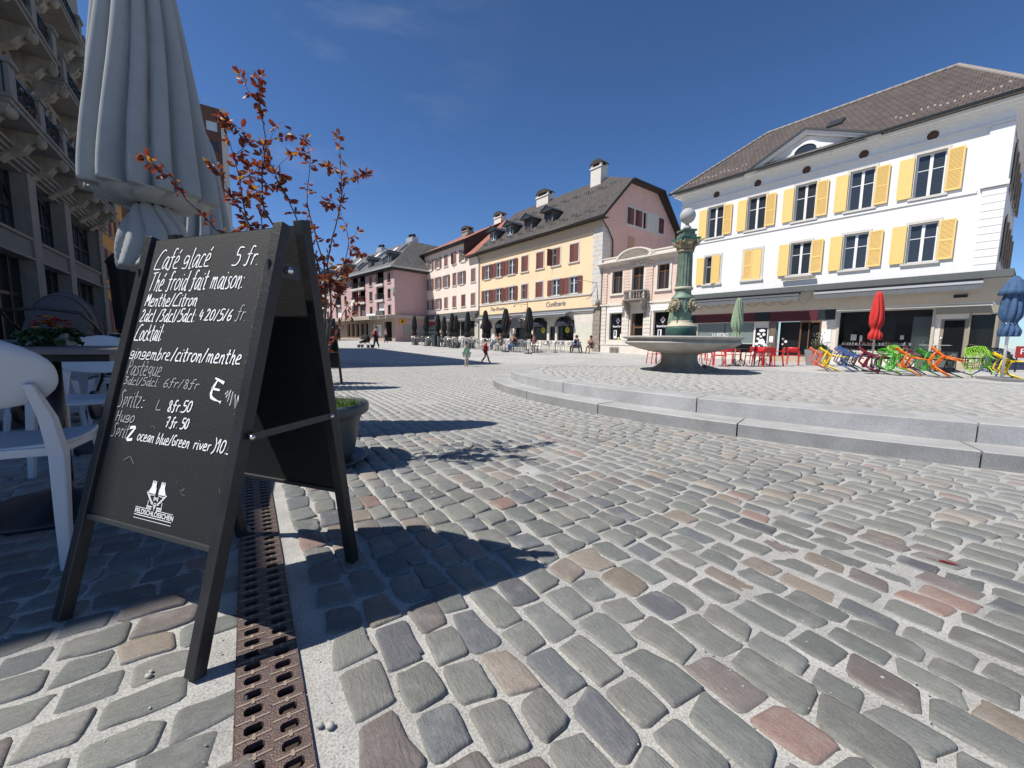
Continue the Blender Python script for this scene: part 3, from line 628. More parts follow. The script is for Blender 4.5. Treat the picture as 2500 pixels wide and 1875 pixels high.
def chimney(par, x, y, z0, z1, w, d, mt='stonepale', cap='tile_grey'):
    m = MB(); m.box(x-w/2, x+w/2, y-d/2, y+d/2, z0, z1-.75); m.box(x-w/2-.08, x+w/2+.08, y-d/2-.08, y+d/2+.08, z1-.75, z1-.62)
    for sx in (-1, 1):
        for sy in (-1, 1): m.box(x+sx*(w/2-.1)-.1, x+sx*(w/2-.1)+.1, y+sy*(d/2-.1)-.1, y+sy*(d/2-.1)+.1, z1-.62, z1-.35)
    m.box(x-w/2+.15, x+w/2-.15, y-d/2+.12, y+d/2-.12, z1-.62, z1-.36, 2)
    a = w/2+.1; b = d/2+.1; zz = z1-.35
    m.prism([(x-a, zz), (x+a, zz), (x+a, zz+.05), (x, z1+.05), (x-a, zz+.05)] if w < d else [(x-a, zz), (x+a, zz), (x+a, zz+.05), (x+a*.5, z1+.02), (x-a*.5, z1+.02), (x-a, zz+.05)], 'y', y-b, y+b, 1)
    return m.build('chimney', [G[mt], G[cap], G['black']], par)
def awning(par, x0, x1, z, out, drop, mt='awning', bar='alu', val=0.22, name='awning'):
    m = MB(); m.hexa([(x0, -0.05, z-.02), (x1, -0.05, z-.02), (x1, -out, z-drop-.02), (x0, -out, z-drop-.02), (x0, -0.05, z), (x1, -0.05, z), (x1, -out, z-drop), (x0, -out, z-drop)][0:4]+[(x0, -0.05, z), (x1, -0.05, z), (x1, -out, z-drop), (x0, -out, z-drop)])
    n = max(4, int((x1-x0)/0.28)); zz = z-drop-.03
    for k in range(n):
        a = x0+(x1-x0)*k/n; b = x0+(x1-x0)*(k+1)/n; c = (a+b)/2
        m.prism([(a, zz), (a, zz-val+.05), (c-(b-a)*.25, zz-val), (c+(b-a)*.25, zz-val), (b, zz-val+.05), (b, zz)], 'y', -out-.004, -out+.004)
    o = m.build(name, G[mt], par)
    m = MB(); m.box(x0-.03, x1+.03, -out-.05, -out+.03, z-drop-.05, z-drop+.05); m.build('front_bar', G[bar], o); return o

# ================================================================ white house with yellow shutters
def white_house():
    t = thing('shuttered_house', 'large white house with yellow shutters, brown tiled roof and a canopy above shops', 'building', RO, RZ)
    X0, X1, D = 6.75, 20.55, 9.2; EZ = 10.72
    holes = []; ws = [8.96, 11.31, 13.69, 16.0, 18.33]
    for x in ws: holes.append((x-.47, x+.47, 7.55, 9.42))
    holes += [(x-.47, x+.47, 4.7, 6.42) for x in ws]
    m = MB(); wall(m, X0, X1, 4.0, 10.3, holes, depth=0.2, rmi=1)
    sideh = [(y-.5, y+.5, z, z+1.75) for y in (1.7, 3.4, 5.1, 6.8) for z in (4.7, 7.6)]
    k = MB(); wall(k, 0, D, 4.0, 10.3, sideh, depth=0.15)      # right side, shaded
    n0 = len(m.v); m.add(k.v, k.f, 0); m.xf(n0, Matrix(((0, -1, 0, X1), (1, 0, 0, 0), (0, 0, 1, 0), (0, 0, 0, 1))))
    m.poly([(X0, 0, 4), (X0, 0, 10.3), (X0, D, 10.3), (X0, D, 4)]); m.poly([(X1, D, 4), (X0, D, 4), (X0, D, 10.3), (X1, D, 10.3)])
    m.poly([(X0, 0.1, 0), (X0, D, 0), (X0, D, 4), (X0, 0.1, 4)]); m.box(X0, X1, -0.02, D, 3.98, 4.0)
    m.build('wall', [G['white_wall'], G['lime']], t)
    m = MB()                                                   # frieze, cornice and string courses
    m.box(X0-.03, X1+.03, -0.03, 0, 9.9, 10.3); m.box(X1, X1+.03, 0, D, 9.9, 10.3)
    m.box(X0-.08, X1+.09, -0.09, -0.03, 9.84, 9.93); m.box(X1+.03, X1+.09, -.03, D, 9.84, 9.93)
    for a, b, c in ((0.12, 10.3, 10.4), (0.28, 10.4, 10.5), (0.45, 10.5, 10.62)):
        m.box(X0-a, X1+a, -a, D+a, b, c)
    m.build('cornice', G['white_wall'], t)
    m = MB(); m.box(X0, X1-.75, -0.05, -.002, 7.3, 7.42); m.build('string_course', G['white_wall'], t)
    m = MB()                                                   # corner pilasters: panelled above, rusticated below
    for xa, xb in ((X1-.6, X1+.05), (X0-.05, X0+.45)):
        m.box(xa, xb, -.06, 0.0, 7.62, 9.82); m.box(xa-.08, xb+.05, -.14, 0.0, 7.42, 7.60)
        for k in range(11): m.box(xa, xb, -.06, 0.0, 4.05+k*.305, 4.05+(k+1)*.305-.018)
    m.box(X1, X1+.05, 0, .6, 4.05, 9.82); m.build('corner_pilaster', G['lime'] if False else G['white_wall'], t)
    for i, x in enumerate(ws):
        surround(t, x, 7.55, .94, 1.87, 'lime', t=.11); window(t, x, 7.55, .94, 1.87, y=0.12, curtain=(i in (0, 1)))
        for s in (-1, 1): shutter(t, x+s*(.47+.05), 7.6, .49, 1.74, 'yshut', ang=s*0.0, side=s, y=-.075)
    for i, x in enumerate(ws):
        surround(t, x, 4.7, .94, 1.72, 'lime', t=.12)
        window(t, x, 4.7, .94, 1.72, y=0.12)
        if i == 1:
            for s in (-1, 1): shutter(t, x+s*.47, 4.7, .465, 1.7, 'yshut', side=-s, y=-.04)
        elif i == 0: shutter(t, x-.5, 4.68, .49, 1.7, 'yshut', side=-1, y=-.075); shutter(t, x+.48, 4.7, .48, 1.7, 'yshut', side=-1, ang=0.3, y=-.05)
        else:
            for s in (-1, 1): shutter(t, x+s*(.47+.05), 4.72, .49, 1.68, 'yshut', side=s, y=-.075)
    m = MB(); m.box(13.69-.75, 13.69+.8, -.22, -.1, 4.45, 4.58); m.build('window_box', G['stonegrey'], t)
    for y in (1.7, 3.4, 5.1, 6.8):
        for z in (4.7, 7.6):
            o = window(t, X1-.1, z, 1.0, 1.75, y=0); o.location = (X1-.1, y, z); o.rotation_euler = (0, 0, math.pi/2)
            for s in (-1, 1):
                o = shutter(t, 0, z, .5, 1.7, 'taupe', side=1); o.location = (X1+.07, y+s*.5, z); o.rotation_euler = (0, 0, (math.pi/2 if s > 0 else -math.pi/2)+(-0.12 if s > 0 else .12))
    for x in (8.94, 11.28, 13.64, 15.97, 18.29):
        m = MB(); m.lathe([(0.19, 0), (0.17, .02), (.12, .025), (.10, .045), (.04, .05)], 20); m.xf(0, Matrix.Rotation(R(90), 4, 'X')); m.build('rosette', G['rust'], t, (x, -.03, 10.11))
    # hipped roof
    e = 0.62; zr = 14.8; xa, xb = 9.75, 18.25; yr = D/2
    A_, B_, C_, D_ = (X0-e, -e, EZ), (X1+e, -e, EZ), (X1+e, D+e, EZ), (X0-e, D+e, EZ); P, Q = (xa, yr, zr), (xb, yr, zr)
    m = MB(); m.poly([A_, B_, Q, P]); m.poly([B_, C_, Q]); m.poly([C_, D_, P, Q]); m.poly([D_, A_, P]); rf = m.build('roof', G['tile_brown'], t)
    m = MB(); m.poly([(X0-e, -e, EZ-.01), (X0-e, D+e, EZ-.01), (X1+e, D+e, EZ-.01), (X1+e, -e, EZ-.01)]); m.build('eaves', G['white_wall'], rf)
    m = MB()
    for a, b in ((A_, P), (P, Q), (Q, B_), (Q, C_), (P, D_)):
        a, b = Vector(a), Vector(b); n = int((b-a).length/.38)
        for k in range(n):
            p0 = a+(b-a)*k/n; p1 = a+(b-a)*(k+1.1)/n; m.tube([p0+Vector((0, 0, .0)), p1+Vector((0, 0, .02))], [.11, .085], 6)
    m.build('ridge_tiles', mat('pale_ridge_tile', (0.28, 0.25, 0.22), .8, var=.25, nscale=12), rf)
    m = MB(); m.tube([(X0-e-.05, -e-.06, EZ-.03), (X1+e+.05, -e-.06, EZ-.03)], .075, 8); m.tube([(X1+e+.06, -e-.05, EZ-.03), (X1+e+.06, D+e, EZ-.03)], .075, 8); m.build('gutter', G['gutter'], rf)
    m = MB(); sl = (zr-EZ)/(yr+e)
    for k in range(64):                                       # snow guards, two rows near the eaves
        x = X0+.3+k*.21; yy = .15+(.22 if (k//3) % 2 else 0)
        if 10.6 < x < 16.8 and yy < .9: continue
        z = EZ+(yy+e)*sl; m.box(x-.035, x+.035, yy-.01, yy+.01, z, z+.07)
    m.build('snow_guards', G['soffit'], rf)
    m = MB(); s0 = 14.1; z = EZ+(1.9+e)*sl; m.hexa([(s0-.35, 1.9, z), (s0+.35, 1.9, z), (s0+.35, 2.5, z+.6*sl), (s0-.35, 2.5, z+.6*sl), (s0-.35, 1.86, z+.1), (s0+.35, 1.86, z+.1), (s0+.35, 2.46, z+.6*sl+.1), (s0-.35, 2.46, z+.6*sl+.1)]); m.build('skylight', G['gutter'], rf)
    # pediment with half-round window
    pl, pr, px, pz = 10.9, 16.5, 13.62, 12.05; y0 = -e-.02
    m = MB(); zb = EZ-.02
    hole = [(13.62-.62+.62*(1-math.cos(a)), zb+.18+.55*math.sin(a)) for a in [math.pi*k/12 for k in range(13)]]
    m.prism([(pl+.4, zb), (pr-.4, zb), (px, pz-.32)], 'y', y0+.30, y0+.38); m.build('pediment', G['white_wall'], t)
    m = MB(); rm = 0
    for a, b in (((pl-.15, zb), (px, pz)), ((px, pz), (pr+.15, zb))):
        for dz, w_, mi in ((0, .1, 1), (-.1, .1, 0), (-.2, .09, 0)):
            yy = y0-.05+(-dz)*.7
            m.hexa([(a[0], yy, a[1]+dz-.1), (b[0], yy, b[1]+dz-.1), (b[0], 3.2, b[1]+dz-.1), (a[0], 3.2, a[1]+dz-.1), (a[0], yy, a[1]+dz), (b[0], yy, b[1]+dz), (b[0], 3.2, b[1]+dz), (a[0], 3.2, a[1]+dz)], mi) if dz == 0 else m.hexa([(a[0], yy, a[1]+dz-.09), (b[0], yy, b[1]+dz-.09), (b[0], y0+.36, b[1]+dz-.09), (a[0], y0+.36, a[1]+dz-.09), (a[0], yy, a[1]+dz+.005), (b[0], yy, b[1]+dz+.005), (b[0], y0+.36, b[1]+dz+.005), (a[0], y0+.36, a[1]+dz+.005)], mi)
    m.build('pediment_cornice', [G['white_wall'], G['gutter']], t)
    m = MB(); ar = [(px+.66*math.cos(math.pi*k/16), zb+.22+.52*math.sin(math.pi*k/16)) for k in range(17)]; ar2 = [(px+.5*math.cos(math.pi*k/16), zb+.22+.38*math.sin(math.pi*k/16)) for k in range(17)]
    for k in range(16): m.prism([ar[k], ar[k+1], ar2[k+1], ar2[k]], 'y', y0+.24, y0+.30)
    lu = m.build('lunette', G['white_wall'], t); m = MB(); m.prism(ar2, 'y', y0+.285, y0+.295); m.build('pane', G['glass'], lu)
    # ---- street level: canopy, bands, shops
    m = MB(); m.box(X0-.1, X1+.55, -.55, 0.05, 3.74, 4.03); m.box(X1+.0, X1+.55, 0.05, D, 3.74, 4.03)
    ca = m.build('canopy', G['fascia'], t)
    m = MB(); m.hexa([(X0, -.50, 3.70), (X1+.5, -.50, 3.70), (X1+.12, .06, 2.80), (X0, .06, 2.80), (X0, -.50, 3.73), (X1+.5, -.50, 3.73), (X1+.12, .10, 3.73), (X0, .10, 3.73)])
    m.hexa([(X1+.12, .06, 2.8), (X1+.5, -.5, 3.70), (X1+.5, D, 3.70), (X1+.12, D, 2.8), (X1+.10, .08, 3.73), (X1+.48, -.48, 3.73), (X1+.48, D, 3.73), (X1+.1, D, 3.73)])
    m.build('canopy_soffit', G['soffit'], ca)
    m = MB(); m.box(19.55, 19.95, -.24, -.19, 3.02, 3.14); m.build('canopy_vent', G['black'], ca)
    for (a, b, nm, bm) in ((6.9, 14.05, 'awning', 'awning'), (14.75, 20.35, 'awning', 'alu')):
        m = MB(); m.box(a, b, -.85, -.56, 3.58, 3.70); m.box(a-.02, b+.02, -.92, -.85, 3.50, 3.60, 1)
        n = int((b-a)/.3)
        for k in range(n): m.box(a+(b-a)*k/n, a+(b-a)*(k+1)/n-.01, -.895, -.885, 3.26+(.02 if k % 2 else 0), 3.50, 2)
        m.build(nm, [G['black'], G[bm], G['awning']], t)
    sy = 0.12                                                  # shopfront plane
    m = MB(); sh = [(8.2, 11.62, .42, 2.22), (12.8, 14.9, .30, 2.2), (15.62, 19.0, .68, 2.62), (19.24, 20.05, .45, 2.15), (20.1, 20.8, .68, 2.3)]
    wall(m, X0, X1+.1, -.02, 2.8, sh, y=sy, depth=.14); m.poly([(X1+.1, sy, 0), (X1+.1, D, 0), (X1+.1, D, 2.8), (X1+.1, sy, 2.8)])
    m.build('ground_floor_wall', G['stonepale'], t)
    m = MB(); m.box(7.0, 8.05, sy-.05, sy-.002, 2.25, 2.79); m.box(11.66, 12.42, sy-.05, sy-.002, 2.25, 2.79); m.box(14.72, 15.45, sy-.05, sy-.002, 2.25, 2.79); m.build('sign_band', G['navy'], t)
    m = MB(); m.box(8.06, 11.65, sy-.04, sy-.003, 2.25, 2.79); m.box(12.43, 14.71, sy-.04, sy-.003, 2.23, 2.79); m.build('sign_band', G['maroon'], t)
    sc = mat('grey_green_shop_blind', (0.165, 0.205, 0.20), .6)
    m = MB(); m.box(8.2, 11.62, sy+.07, sy+.1, .98, 2.22); m.box(9.9, 9.93, sy+.06, sy+.07, 1.5, 2.22, 1); bw = m.build('bistro_window', [sc, G['black']], t)
    m = MB(); m.box(8.2, 11.62, sy+.09, sy+.12, .42, .98); m.build('lower_pane', G['dglass'], bw); m = MB(); m.box(8.25, 11.6, sy+.05, sy+.07, .93, 1.0); m.build('sill_bar', G['alu'], bw)
    textmesh('lettering', 'LE BISTRO', .31, 'paper', bw, (9.15, sy+.055, 1.36), sx=.72, ext=.004, bold=.004)
    # abstract white flower print on black
    m = MB(); m.box(11.74, 12.36, sy-.05, sy-.01, .42, 1.86); ps = m.build('flower_poster', G['black'], t)
    m = MB()
    def disc(cx, cz, rx, rz_, n=14, wv=.12, yy=-.056):
        pts = [(cx+rx*(1+wv*math.sin(5*a+cx*9))*math.cos(a), cz+rz_*(1+wv*math.sin(5*a+cz*7))*math.sin(a)) for a in [2*math.pi*k/n for k in range(n)]]; m.prism(pts, 'y', sy+yy, sy+yy+.004)
    for cx, cz, rx, rz_ in ((12.1, 1.72, .17, .08), (11.93, 1.52, .09, .07), (12.2, 1.50, .08, .09), (12.05, 1.38, .07, .06), (11.9, 1.25, .08, .07), (12.1, 1.08, .18, .17), (11.85, .95, .10, .09), (12.27, .90, .08, .10), (11.86, .64, .1, .13), (12.27, .62, .08, .12), (12.0, .75, .06, .1)): disc(cx, cz, rx, rz_)
    for a, b in (((12.05, 1.0), (12.0, .45)), ((12.12, 1.0), (12.16, .45)), ((11.9, .9), (11.98, .5))): m.bar((a[0], sy-.055, a[1]), (b[0], sy-.055, b[1]), .02, .006)
    m.build('print', G['paper'], ps)
    m = MB(); m.box(11.68, 11.74, sy-.03, sy-.004, .3, 2.0); m.box(12.36, 12.41, sy-.03, sy-.004, .3, 2.0); m.build('poster_frame', G['paper'], ps)
    wd = mat('taupe_timber_pier', (0.15, 0.12, 0.095), .7, var=.25, nscale=6)
    m = MB(); m.box(12.42, 12.8, sy-.06, sy-.004, .25, 2.2); m.box(12.8, 12.86, sy, sy+.12, .3, 2.2); m.build('timber_pier', wd, t)
    m = MB(); m.box(12.5, 12.7, sy-.075, sy-.062, 1.05, 1.4); m.build('notice', G['paper'], t)
    d = MB(); d.box(12.87, 13.95, .5, .54, .3, 2.2); dr = d.build('doorway', G['black'], t)
    m = MB()
    for cx, cz, r_ in ((13.05, 1.25, .07), (13.2, 1.1, .08), (13.05, .95, .05)): m.lathe([(r_, 0), (r_*.9, .01)], 12, mi=0); m.xf(len(m.v)-24, Matrix.Translation((cx, .49, cz)) @ Matrix.Rotation(R(90), 4, 'X'))
    m.build('door_sticker', G['paper'], dr)
    m = MB(); m.box(13.95, 14.02, sy-.02, sy+.1, .3, 2.2); m.box(14.84, 14.9, sy-.02, sy+.1, .3, 2.2); m.box(14.02, 14.84, sy-.02, sy+.1, 2.12, 2.2); m.box(14.02, 14.84, sy-.02, sy+.1, .3, .40); m.box(14.34, 14.39, sy-.01, sy+.08, .40, 2.12)
    sd_ = m.build('side_light', G['wood'], t); m = MB(); m.box(14.02, 14.84, sy+.05, sy+.06, .4, 2.12); m.build('pane', G['dglass'], sd_)
    m = MB(); m.box(14.95, 15.35, sy-.03, sy-.004, 1.1, 1.75); m.box(15.0, 15.2, sy-.045, sy-.031, .7, 1.2); m.build('menu_board', G['paper'], t)
    # big display window with shelves of jars
    m = MB()
    for a, b, c, d_ in ((15.56, 15.66, .62, 2.68), (18.96, 19.06, .62, 2.68), (15.66, 18.96, 2.6, 2.68), (15.5, 19.12, .55, .66)): m.box(a, b, sy-.05, sy+.06, c, d_)
    dw = m.build('display_window', mat('cream_shop_frame', (.50, .47, .38), .5), t)
    m = MB(); m.box(15.66, 18.96, sy+.03, sy+.035, .66, 2.6); m.build('pane', mat('clear_shop_glass', (1, 1, 1), .02, trans=1.0), dw)
    m = MB(); m.box(15.6, 19.0, sy+.9, sy+.95, .6, 2.7); m.box(15.62, 18.98, sy+.14, sy+.9, .62, .64); m.box(15.62, 15.64, sy+.14, sy+.9, .62, 2.7); m.box(18.98, 19.0, sy+.14, sy+.9, .62, 2.7); m.box(15.62, 19, sy+.14, sy+.9, 2.66, 2.68); m.build('interior', G['black'], dw)
    m = MB(); m.box(15.66, 18.3, sy+.2, sy+.45, .95, .97); m.build('shelf', G['alu'], dw)
    m = MB(); cols = [G['paper'], mat('pink_goods', (.45, .2, .2), .5), mat('teal_goods', (.12, .25, .28), .5), mat('tan_goods', (.4, .3, .2), .5), mat('wine_goods', (.16, .05, .05), .4)]
    for row, z, n, hmax in ((0, .97, 44, .17), (1, .64, 26, .16)):
        for k in range(n):
            x = 15.8+k*(2.6 if row == 0 else 3.0)/n+random.uniform(0, .03); h = hmax*random.uniform(.6, 1); r_ = random.uniform(.018, .03); m.lathe([(r_, z), (r_, z+h*.7), (r_*.6, z+h*.8), (r_*.6, z+h)], 8, x, sy+.3+random.uniform(-.07, .08), mi=random.choice([0, 0, 1, 2, 3, 4]))
    for x, z, w_, h in ((16.05, 1.2, .22, .3), (16.4, 1.15, .1, .3), (16.8, 1.2, .14, .25), (17.9, 1.25, .12, .2)): m.box(x, x+w_, sy+.5, sy+.6, z, z+h, 0)
    tag(m.build('shop_goods', cols, dw), kind='stuff')
    m = MB(); m.box(18.3, 18.9, sy+.4, sy+.42, .66, 2.3); m.build('shop_curtain', sc, dw)
    textmesh('lettering', 'FARINE', .001, 'paper', dw, (15.7, sy+.8, 1), ext=.0001) if False else None
    beige = mat('beige_door_paint', (.30, .27, .20), .5, var=.06)
    m = MB(); m.box(19.1, 20.1, sy+.02, sy+.10, .30, 2.42); door = m.build('shop_door', beige, t)
    m = MB(); m.box(19.35, 19.95, sy-.02, sy+.018, .50, 2.08); m.build('pane', G['dglass'], door); m = MB(); m.tube([(19.3, sy-.06, 1.0), (19.3, sy-.06, 1.4)], .015, 6); m.build('door_handle', G['chrome'], door)
    m = MB(); m.box(20.12, 20.78, sy+.03, sy+.05, .7, 2.32); o = m.build('corner_window', G['dglass'], t); m = MB(); m.box(20.05, 20.12, sy-.02, sy+.08, .6, 2.4); m.box(20.78, 20.86, sy-.02, sy+.08, .6, 2.4); m.box(20.12, 20.78, sy-.02, sy+.08, .6, .7); m.box(19.06, 20.86, sy-.1, sy+.02, 2.36, 2.66); m.build('window_frame', beige, o)
    # side shopfront round the corner
    m = MB()
    for k, (a, b) in enumerate(((.5, 1.5), (1.8, 3.0), (3.4, 4.8))): m.box(X1+.11, X1+.13, a, b, .7, 2.3)
    m.build('side_window', G['glass'], t)
    # steps
    m = MB(); m.box(12.3, 15.0, -.55, sy-.01, -.02, .14); m.box(12.6, 14.9, -.28, sy-.01, .14, .29); m.box(18.9, 21.2, -.7, sy-.01, -.02, .14); m.box(19.0, 21.0, -.4, sy-.01, .14, .28); m.build('entrance_step', mat('sandy_step_stone', (.46, .38, .28), .8, var=.1), t)
    for x in (12.62, 19.12):
        m = MB(); m.tube([(x, -.6, .0), (x, -.6, .85), (x, -.5, .95), (x, -.05, 1.15)], .02, 6); m.build('handrail', G['chrome'], t)
    m = MB(); m.tube([(20.15, -.5, 0), (20.15, -.5, 1.0), (20.2, -.5, 1.05), (21.3, -.5, .75), (21.3, -.5, 0)], .02, 6); m.build('handrail', G['black'], t)
    # party-light cable looping under the canopy
    m = MB(); xs = [7.2+.82*k for k in range(9)]
    for a, b in zip(xs, xs[1:]): m.tube([(a+(b-a)*k/8, -.52, 3.42-.32*(1-(k/4-1)**2)) for k in range(9)], .009, 4)
    m.tube([(13.9, -.52, 3.4), (14.2, -.55, 3.0), (14.5, -.6, 3.35), (14.6, -.62, 3.9)], .009, 4); m.build('festoon_cable', G['black'], t)
    return t
white_house()

# ================================================================ apricot house with gabled roof
def apricot_house():
    t = thing('apricot_house', 'apricot house with oxblood shutters, grey tiled half-hipped roof and a confectioner below', 'building', RO, RZ)
    X0, X1, D = -18.15, 0.0, 10.4; zg = 0.0; EZ = 10.75
    cx = [(-16.35, 1), (-14.13, 1), (-11.93, 1), (-9.76, 0), (-7.5, 0), (-5.3, 2), (-3.07, 0)]
    cz = [(-16.38, 1), (-14.17, 1), (-11.9, 1), (-9.73, 3), (-7.51, 0), (-5.25, 1), (-3.07, 1)]
    holes = [(x-.5, x+.5, 7.75, 9.28) for x, _ in cx]+[(x-.5, x+.5, 5.08, 6.52) for x, _ in cz]
    m = MB(); wall(m, X0, X1, 3.72, 10.75, holes, depth=.18); m.build('wall', G['yellow'], t)
    m = MB(); m.box(X0, X1, -.04, 0, 9.85, 10.6); m.build('frieze', mat('sand_frieze_plaster', (.58, .46, .33), .9, var=.05), t)
    # gable side wall (salmon), with attic windows
    zr = 16.3; yr = D/2; hipz = 14.35; hy = 2.0
    k = MB(); gh = [(3.0, 3.9, 10.75, 12.2), (4.15, 5.05, 10.75, 12.2), (5.3, 5.7, 10.75, 12.2), (7.6, 8.4, 10.75, 12.2)]
    wall(k, 0, D, 0, 10.75, [], depth=.1)
    wall(k, 1.55, D-1.55, 10.75, 12.3, [(a, b, 10.85, 12.2) for a, b, _, _ in gh], depth=.12)
    sl = (zr-EZ)/(yr+.6)
    def rz_(y): return EZ+(min(y, D-y)+.6)*sl-.12
    k.poly([(0, 0, 10.75), (1.55, 0, 10.75), (1.55, 0, rz_(1.55)), (0, 0, rz_(0))]); k.poly([(D-1.55, 0, 10.75), (D, 0, 10.75), (D, 0, rz_(0)), (D-1.55, 0, rz_(1.55))])
    yh = (hipz-EZ)/sl-.6
    k.poly([(1.55, 0, 12.3), (D-1.55, 0, 12.3), (D-1.55, 0, rz_(1.55)), (D-yh, 0, hipz-.15), (yh, 0, hipz-.15), (1.55, 0, rz_(1.55))])
    m = MB(); m.add(k.v, k.f, 0); m.xf(0, Matrix(((0, -1, 0, X1), (1, 0, 0, 0), (0, 0, 1, 0), (0, 0, 0, 1))))
    m.poly([(X0, D, 0), (X0, D, 10.75), (X1, D, 10.75), (X1, D, 0)]); m.poly([(X0, 0, 0), (X0, 0, 10.75), (X0, D, 10.75), (X0, D, 0)]); m.poly([(X0, 0, 10.75), (X0, yr, 16.1), (X0, D, 10.75)]); m.build('gable_wall', G['pink'], t)
    m = MB()
    for a, b, _, _ in gh: m.box(X1-.12, X1-.1, a, b, 10.85, 12.2)
    m.build('attic_window', G['dglass'], t)
    m = MB(); m.box(X1, X1+.03, 2.85, 8.55, 12.2, 12.36); m.box(X1, X1+.05, 2.8, 8.6, 10.68, 10.85)
    for y in (2.85, 3.9, 5.05, 5.7, 7.45, 8.4): m.box(X1, X1+.03, y, y+.15, 10.85, 12.2)
    m.box(X1, X1+.02, 5.85, 7.45, 10.85, 12.2); m.build('window_surround', G['lime'], t)
    for y, w_ in ((3.0, .45), (3.9, -.45), (4.15, .45), (5.05, -.45), (7.6, .8)):
        o = shutter(t, 0, 10.87, abs(w_), 1.32, 'bshut'); o.location = (X1+.02, y, 10.87); o.rotation_euler = (0, 0, math.pi/2 if w_ > 0 else -math.pi/2)
    m = MB(); m.box(X1+.005, X1+.02, 3.2, 4.1, 8.5, 9.9); m.build('blind_window', mat('blocked_window', (.52, .30, .22), .9), t)
    m = MB()                                                   # quoins
    for i in range(17):
        z = 3.95+i*.36; m.box(-.85-(.12 if i % 2 else 0), .05, -.05, 0, z, z+.345); m.box(0, .05, 0, .85+(.12 if i % 2 else 0), z, z+.345)
    m.build('quoins', G['lime'], t)
    m = MB(); m.box(X0, -.86, -.08, 0, 4.82, 4.98); m.build('string_course', G['lime'], t)
    for lst, z, h in ((cx, 7.75, 1.53), (cz, 5.08, 1.44)):
        for x, st in lst:
            surround(t, x, z, 1.0, h, 'lime', t=.13)
            window(t, x, z, 1.0, h, y=.11, curtain=(st == 1))
            if st == 1:
                for s in (-1, 1): shutter(t, x+s*.54, z+.02, .52, h-.04, 'bshut', side=s, y=-.07)
            elif st == 0:
                for s in (-1, 1): shutter(t, x+s*.5, z+.01, .5, h-.03, 'bshut', side=-s, y=-.035)
            elif st == 2: shutter(t, x+.5, z+.01, .5, h-.03, 'bshut', side=-1, y=-.035); shutter(t, x-.5, z+.01, .5, h-.03, 'bshut', side=1, ang=-1.9, y=-.04)
            else: shutter(t, x+.5, z+.01, .5, h-.03, 'bshut', side=-1, y=-.035)
    # roof: main slopes, half hip on the right
    e = .62; xo = .55; xr = -3.9
    m = MB(); m.poly([(X0, -e, EZ), (X1+xo, -e, EZ), (X1+xo, yh-.25, hipz-.05), (xr, yr, zr), (X0, yr, zr)])
    m.poly([(X1+xo, D+e, EZ), (X0, D+e, EZ), (X0, yr, zr), (xr, yr, zr), (X1+xo, D-yh+.25, hipz-.05)])
    m.poly([(X1+xo, yh-.25, hipz-.05), (X1+xo, D-yh+.25, hipz-.05), (xr, yr, zr)])
    rf = m.build('roof', G['tile_grey'], t)
    m = MB(); m.poly([(X0, -e, EZ-.10), (X0, .1, EZ-.10), (X1+xo, .1, EZ-.10), (X1+xo, -e, EZ-.10)]); m.poly([(X1, -e, EZ-.1), (X1, yh, hipz-.2), (X1+xo, yh-.25, hipz-.2), (X1+xo, -e, EZ-.1)]); m.poly([(X1, yh, hipz-.2), (X1, D-yh, hipz-.2), (X1+xo, D-yh+.25, hipz-.2), (X1+xo, yh-.25, hipz-.2)]); m.poly([(X1, D-yh, hipz-.2), (X1, D+e, EZ-.1), (X1+xo, D+e, EZ-.1), (X1+xo, D-yh, hipz-.2)])
    m.bar((X1+xo, -e, EZ-.07), (X1+xo, yh-.25, hipz-.12), .06, .2); m.bar((X1+xo, D-yh+.25, hipz-.12), (X1+xo, D+e, EZ-.07), .06, .2); m.bar((X1+xo+.05, yh-.25, hipz-.1), (X1+xo+.05, D-yh+.25, hipz-.1), .14, .14)
    m.build('eaves', mat('dark_eaves_timber', (.035, .028, .024), .7), rf)
    m = MB(); m.tube([(X0, -e-.05, EZ-.04), (X1+xo+.05, -e-.05, EZ-.04)], .075, 8); m.build('gutter', G['gutter'], rf)
    m = MB(); m.tube([(X1+.35, -e, EZ-.08), (X1+.32, -e+.2, EZ-.35), (X1+.28, .3, EZ-.9), (X1+.1, 1.15, EZ-1.6), (X1+.1, 1.2, 7.4)], .055, 8)
    m.tube([(X0+.25, -e, EZ-.08), (X0+.25, -.2, EZ-.5), (X0+.2, -.1, EZ-.9), (X0+.2, -.1, .4)], .05, 8); m.build('downpipe', G['gutter'], t)
    m = MB()
    for row, (y0, st) in enumerate(((.15, .5), (3.3, .5))):
        for k in range(70):
            x = X0+.2+k*.26
            if x > -.2 - row*1.2: break
            yy = y0+.3*((k % 6) < 3); z = EZ+(yy+e)*sl; m.box(x-.05, x+.05, yy-.015, yy+.015, z, z+.12)
    m.build('snow_guards', G['gutter'], rf)
    for x in (-16.1, -13.05, -10.05, -7.05):                   # four dormers
        y0 = .55; zb = EZ+(y0+e)*sl; w_ = .62; h = 1.15
        m = MB(); wall(m, x-w_, x+w_, zb, zb+h, [(x-.42, x+.42, zb+.12, zb+h-.1)], y=y0, depth=.1)
        yb = y0+h/sl
        for s in (-1, 1): m.poly([(x+s*w_, y0, zb), (x+s*w_, y0, zb+h), (x+s*w_, yb+.05, zb+h), (x+s*w_, y0, zb)][:3])
        dm = m.build('dormer', mat('green_grey_dormer', (.10, .10, .085), .7), rf)
        m = MB(); ze = zb+h-.06; zt = ze+.5; yt = y0+(zt-zb)/sl+.2; ye = y0+(ze-zb)/sl
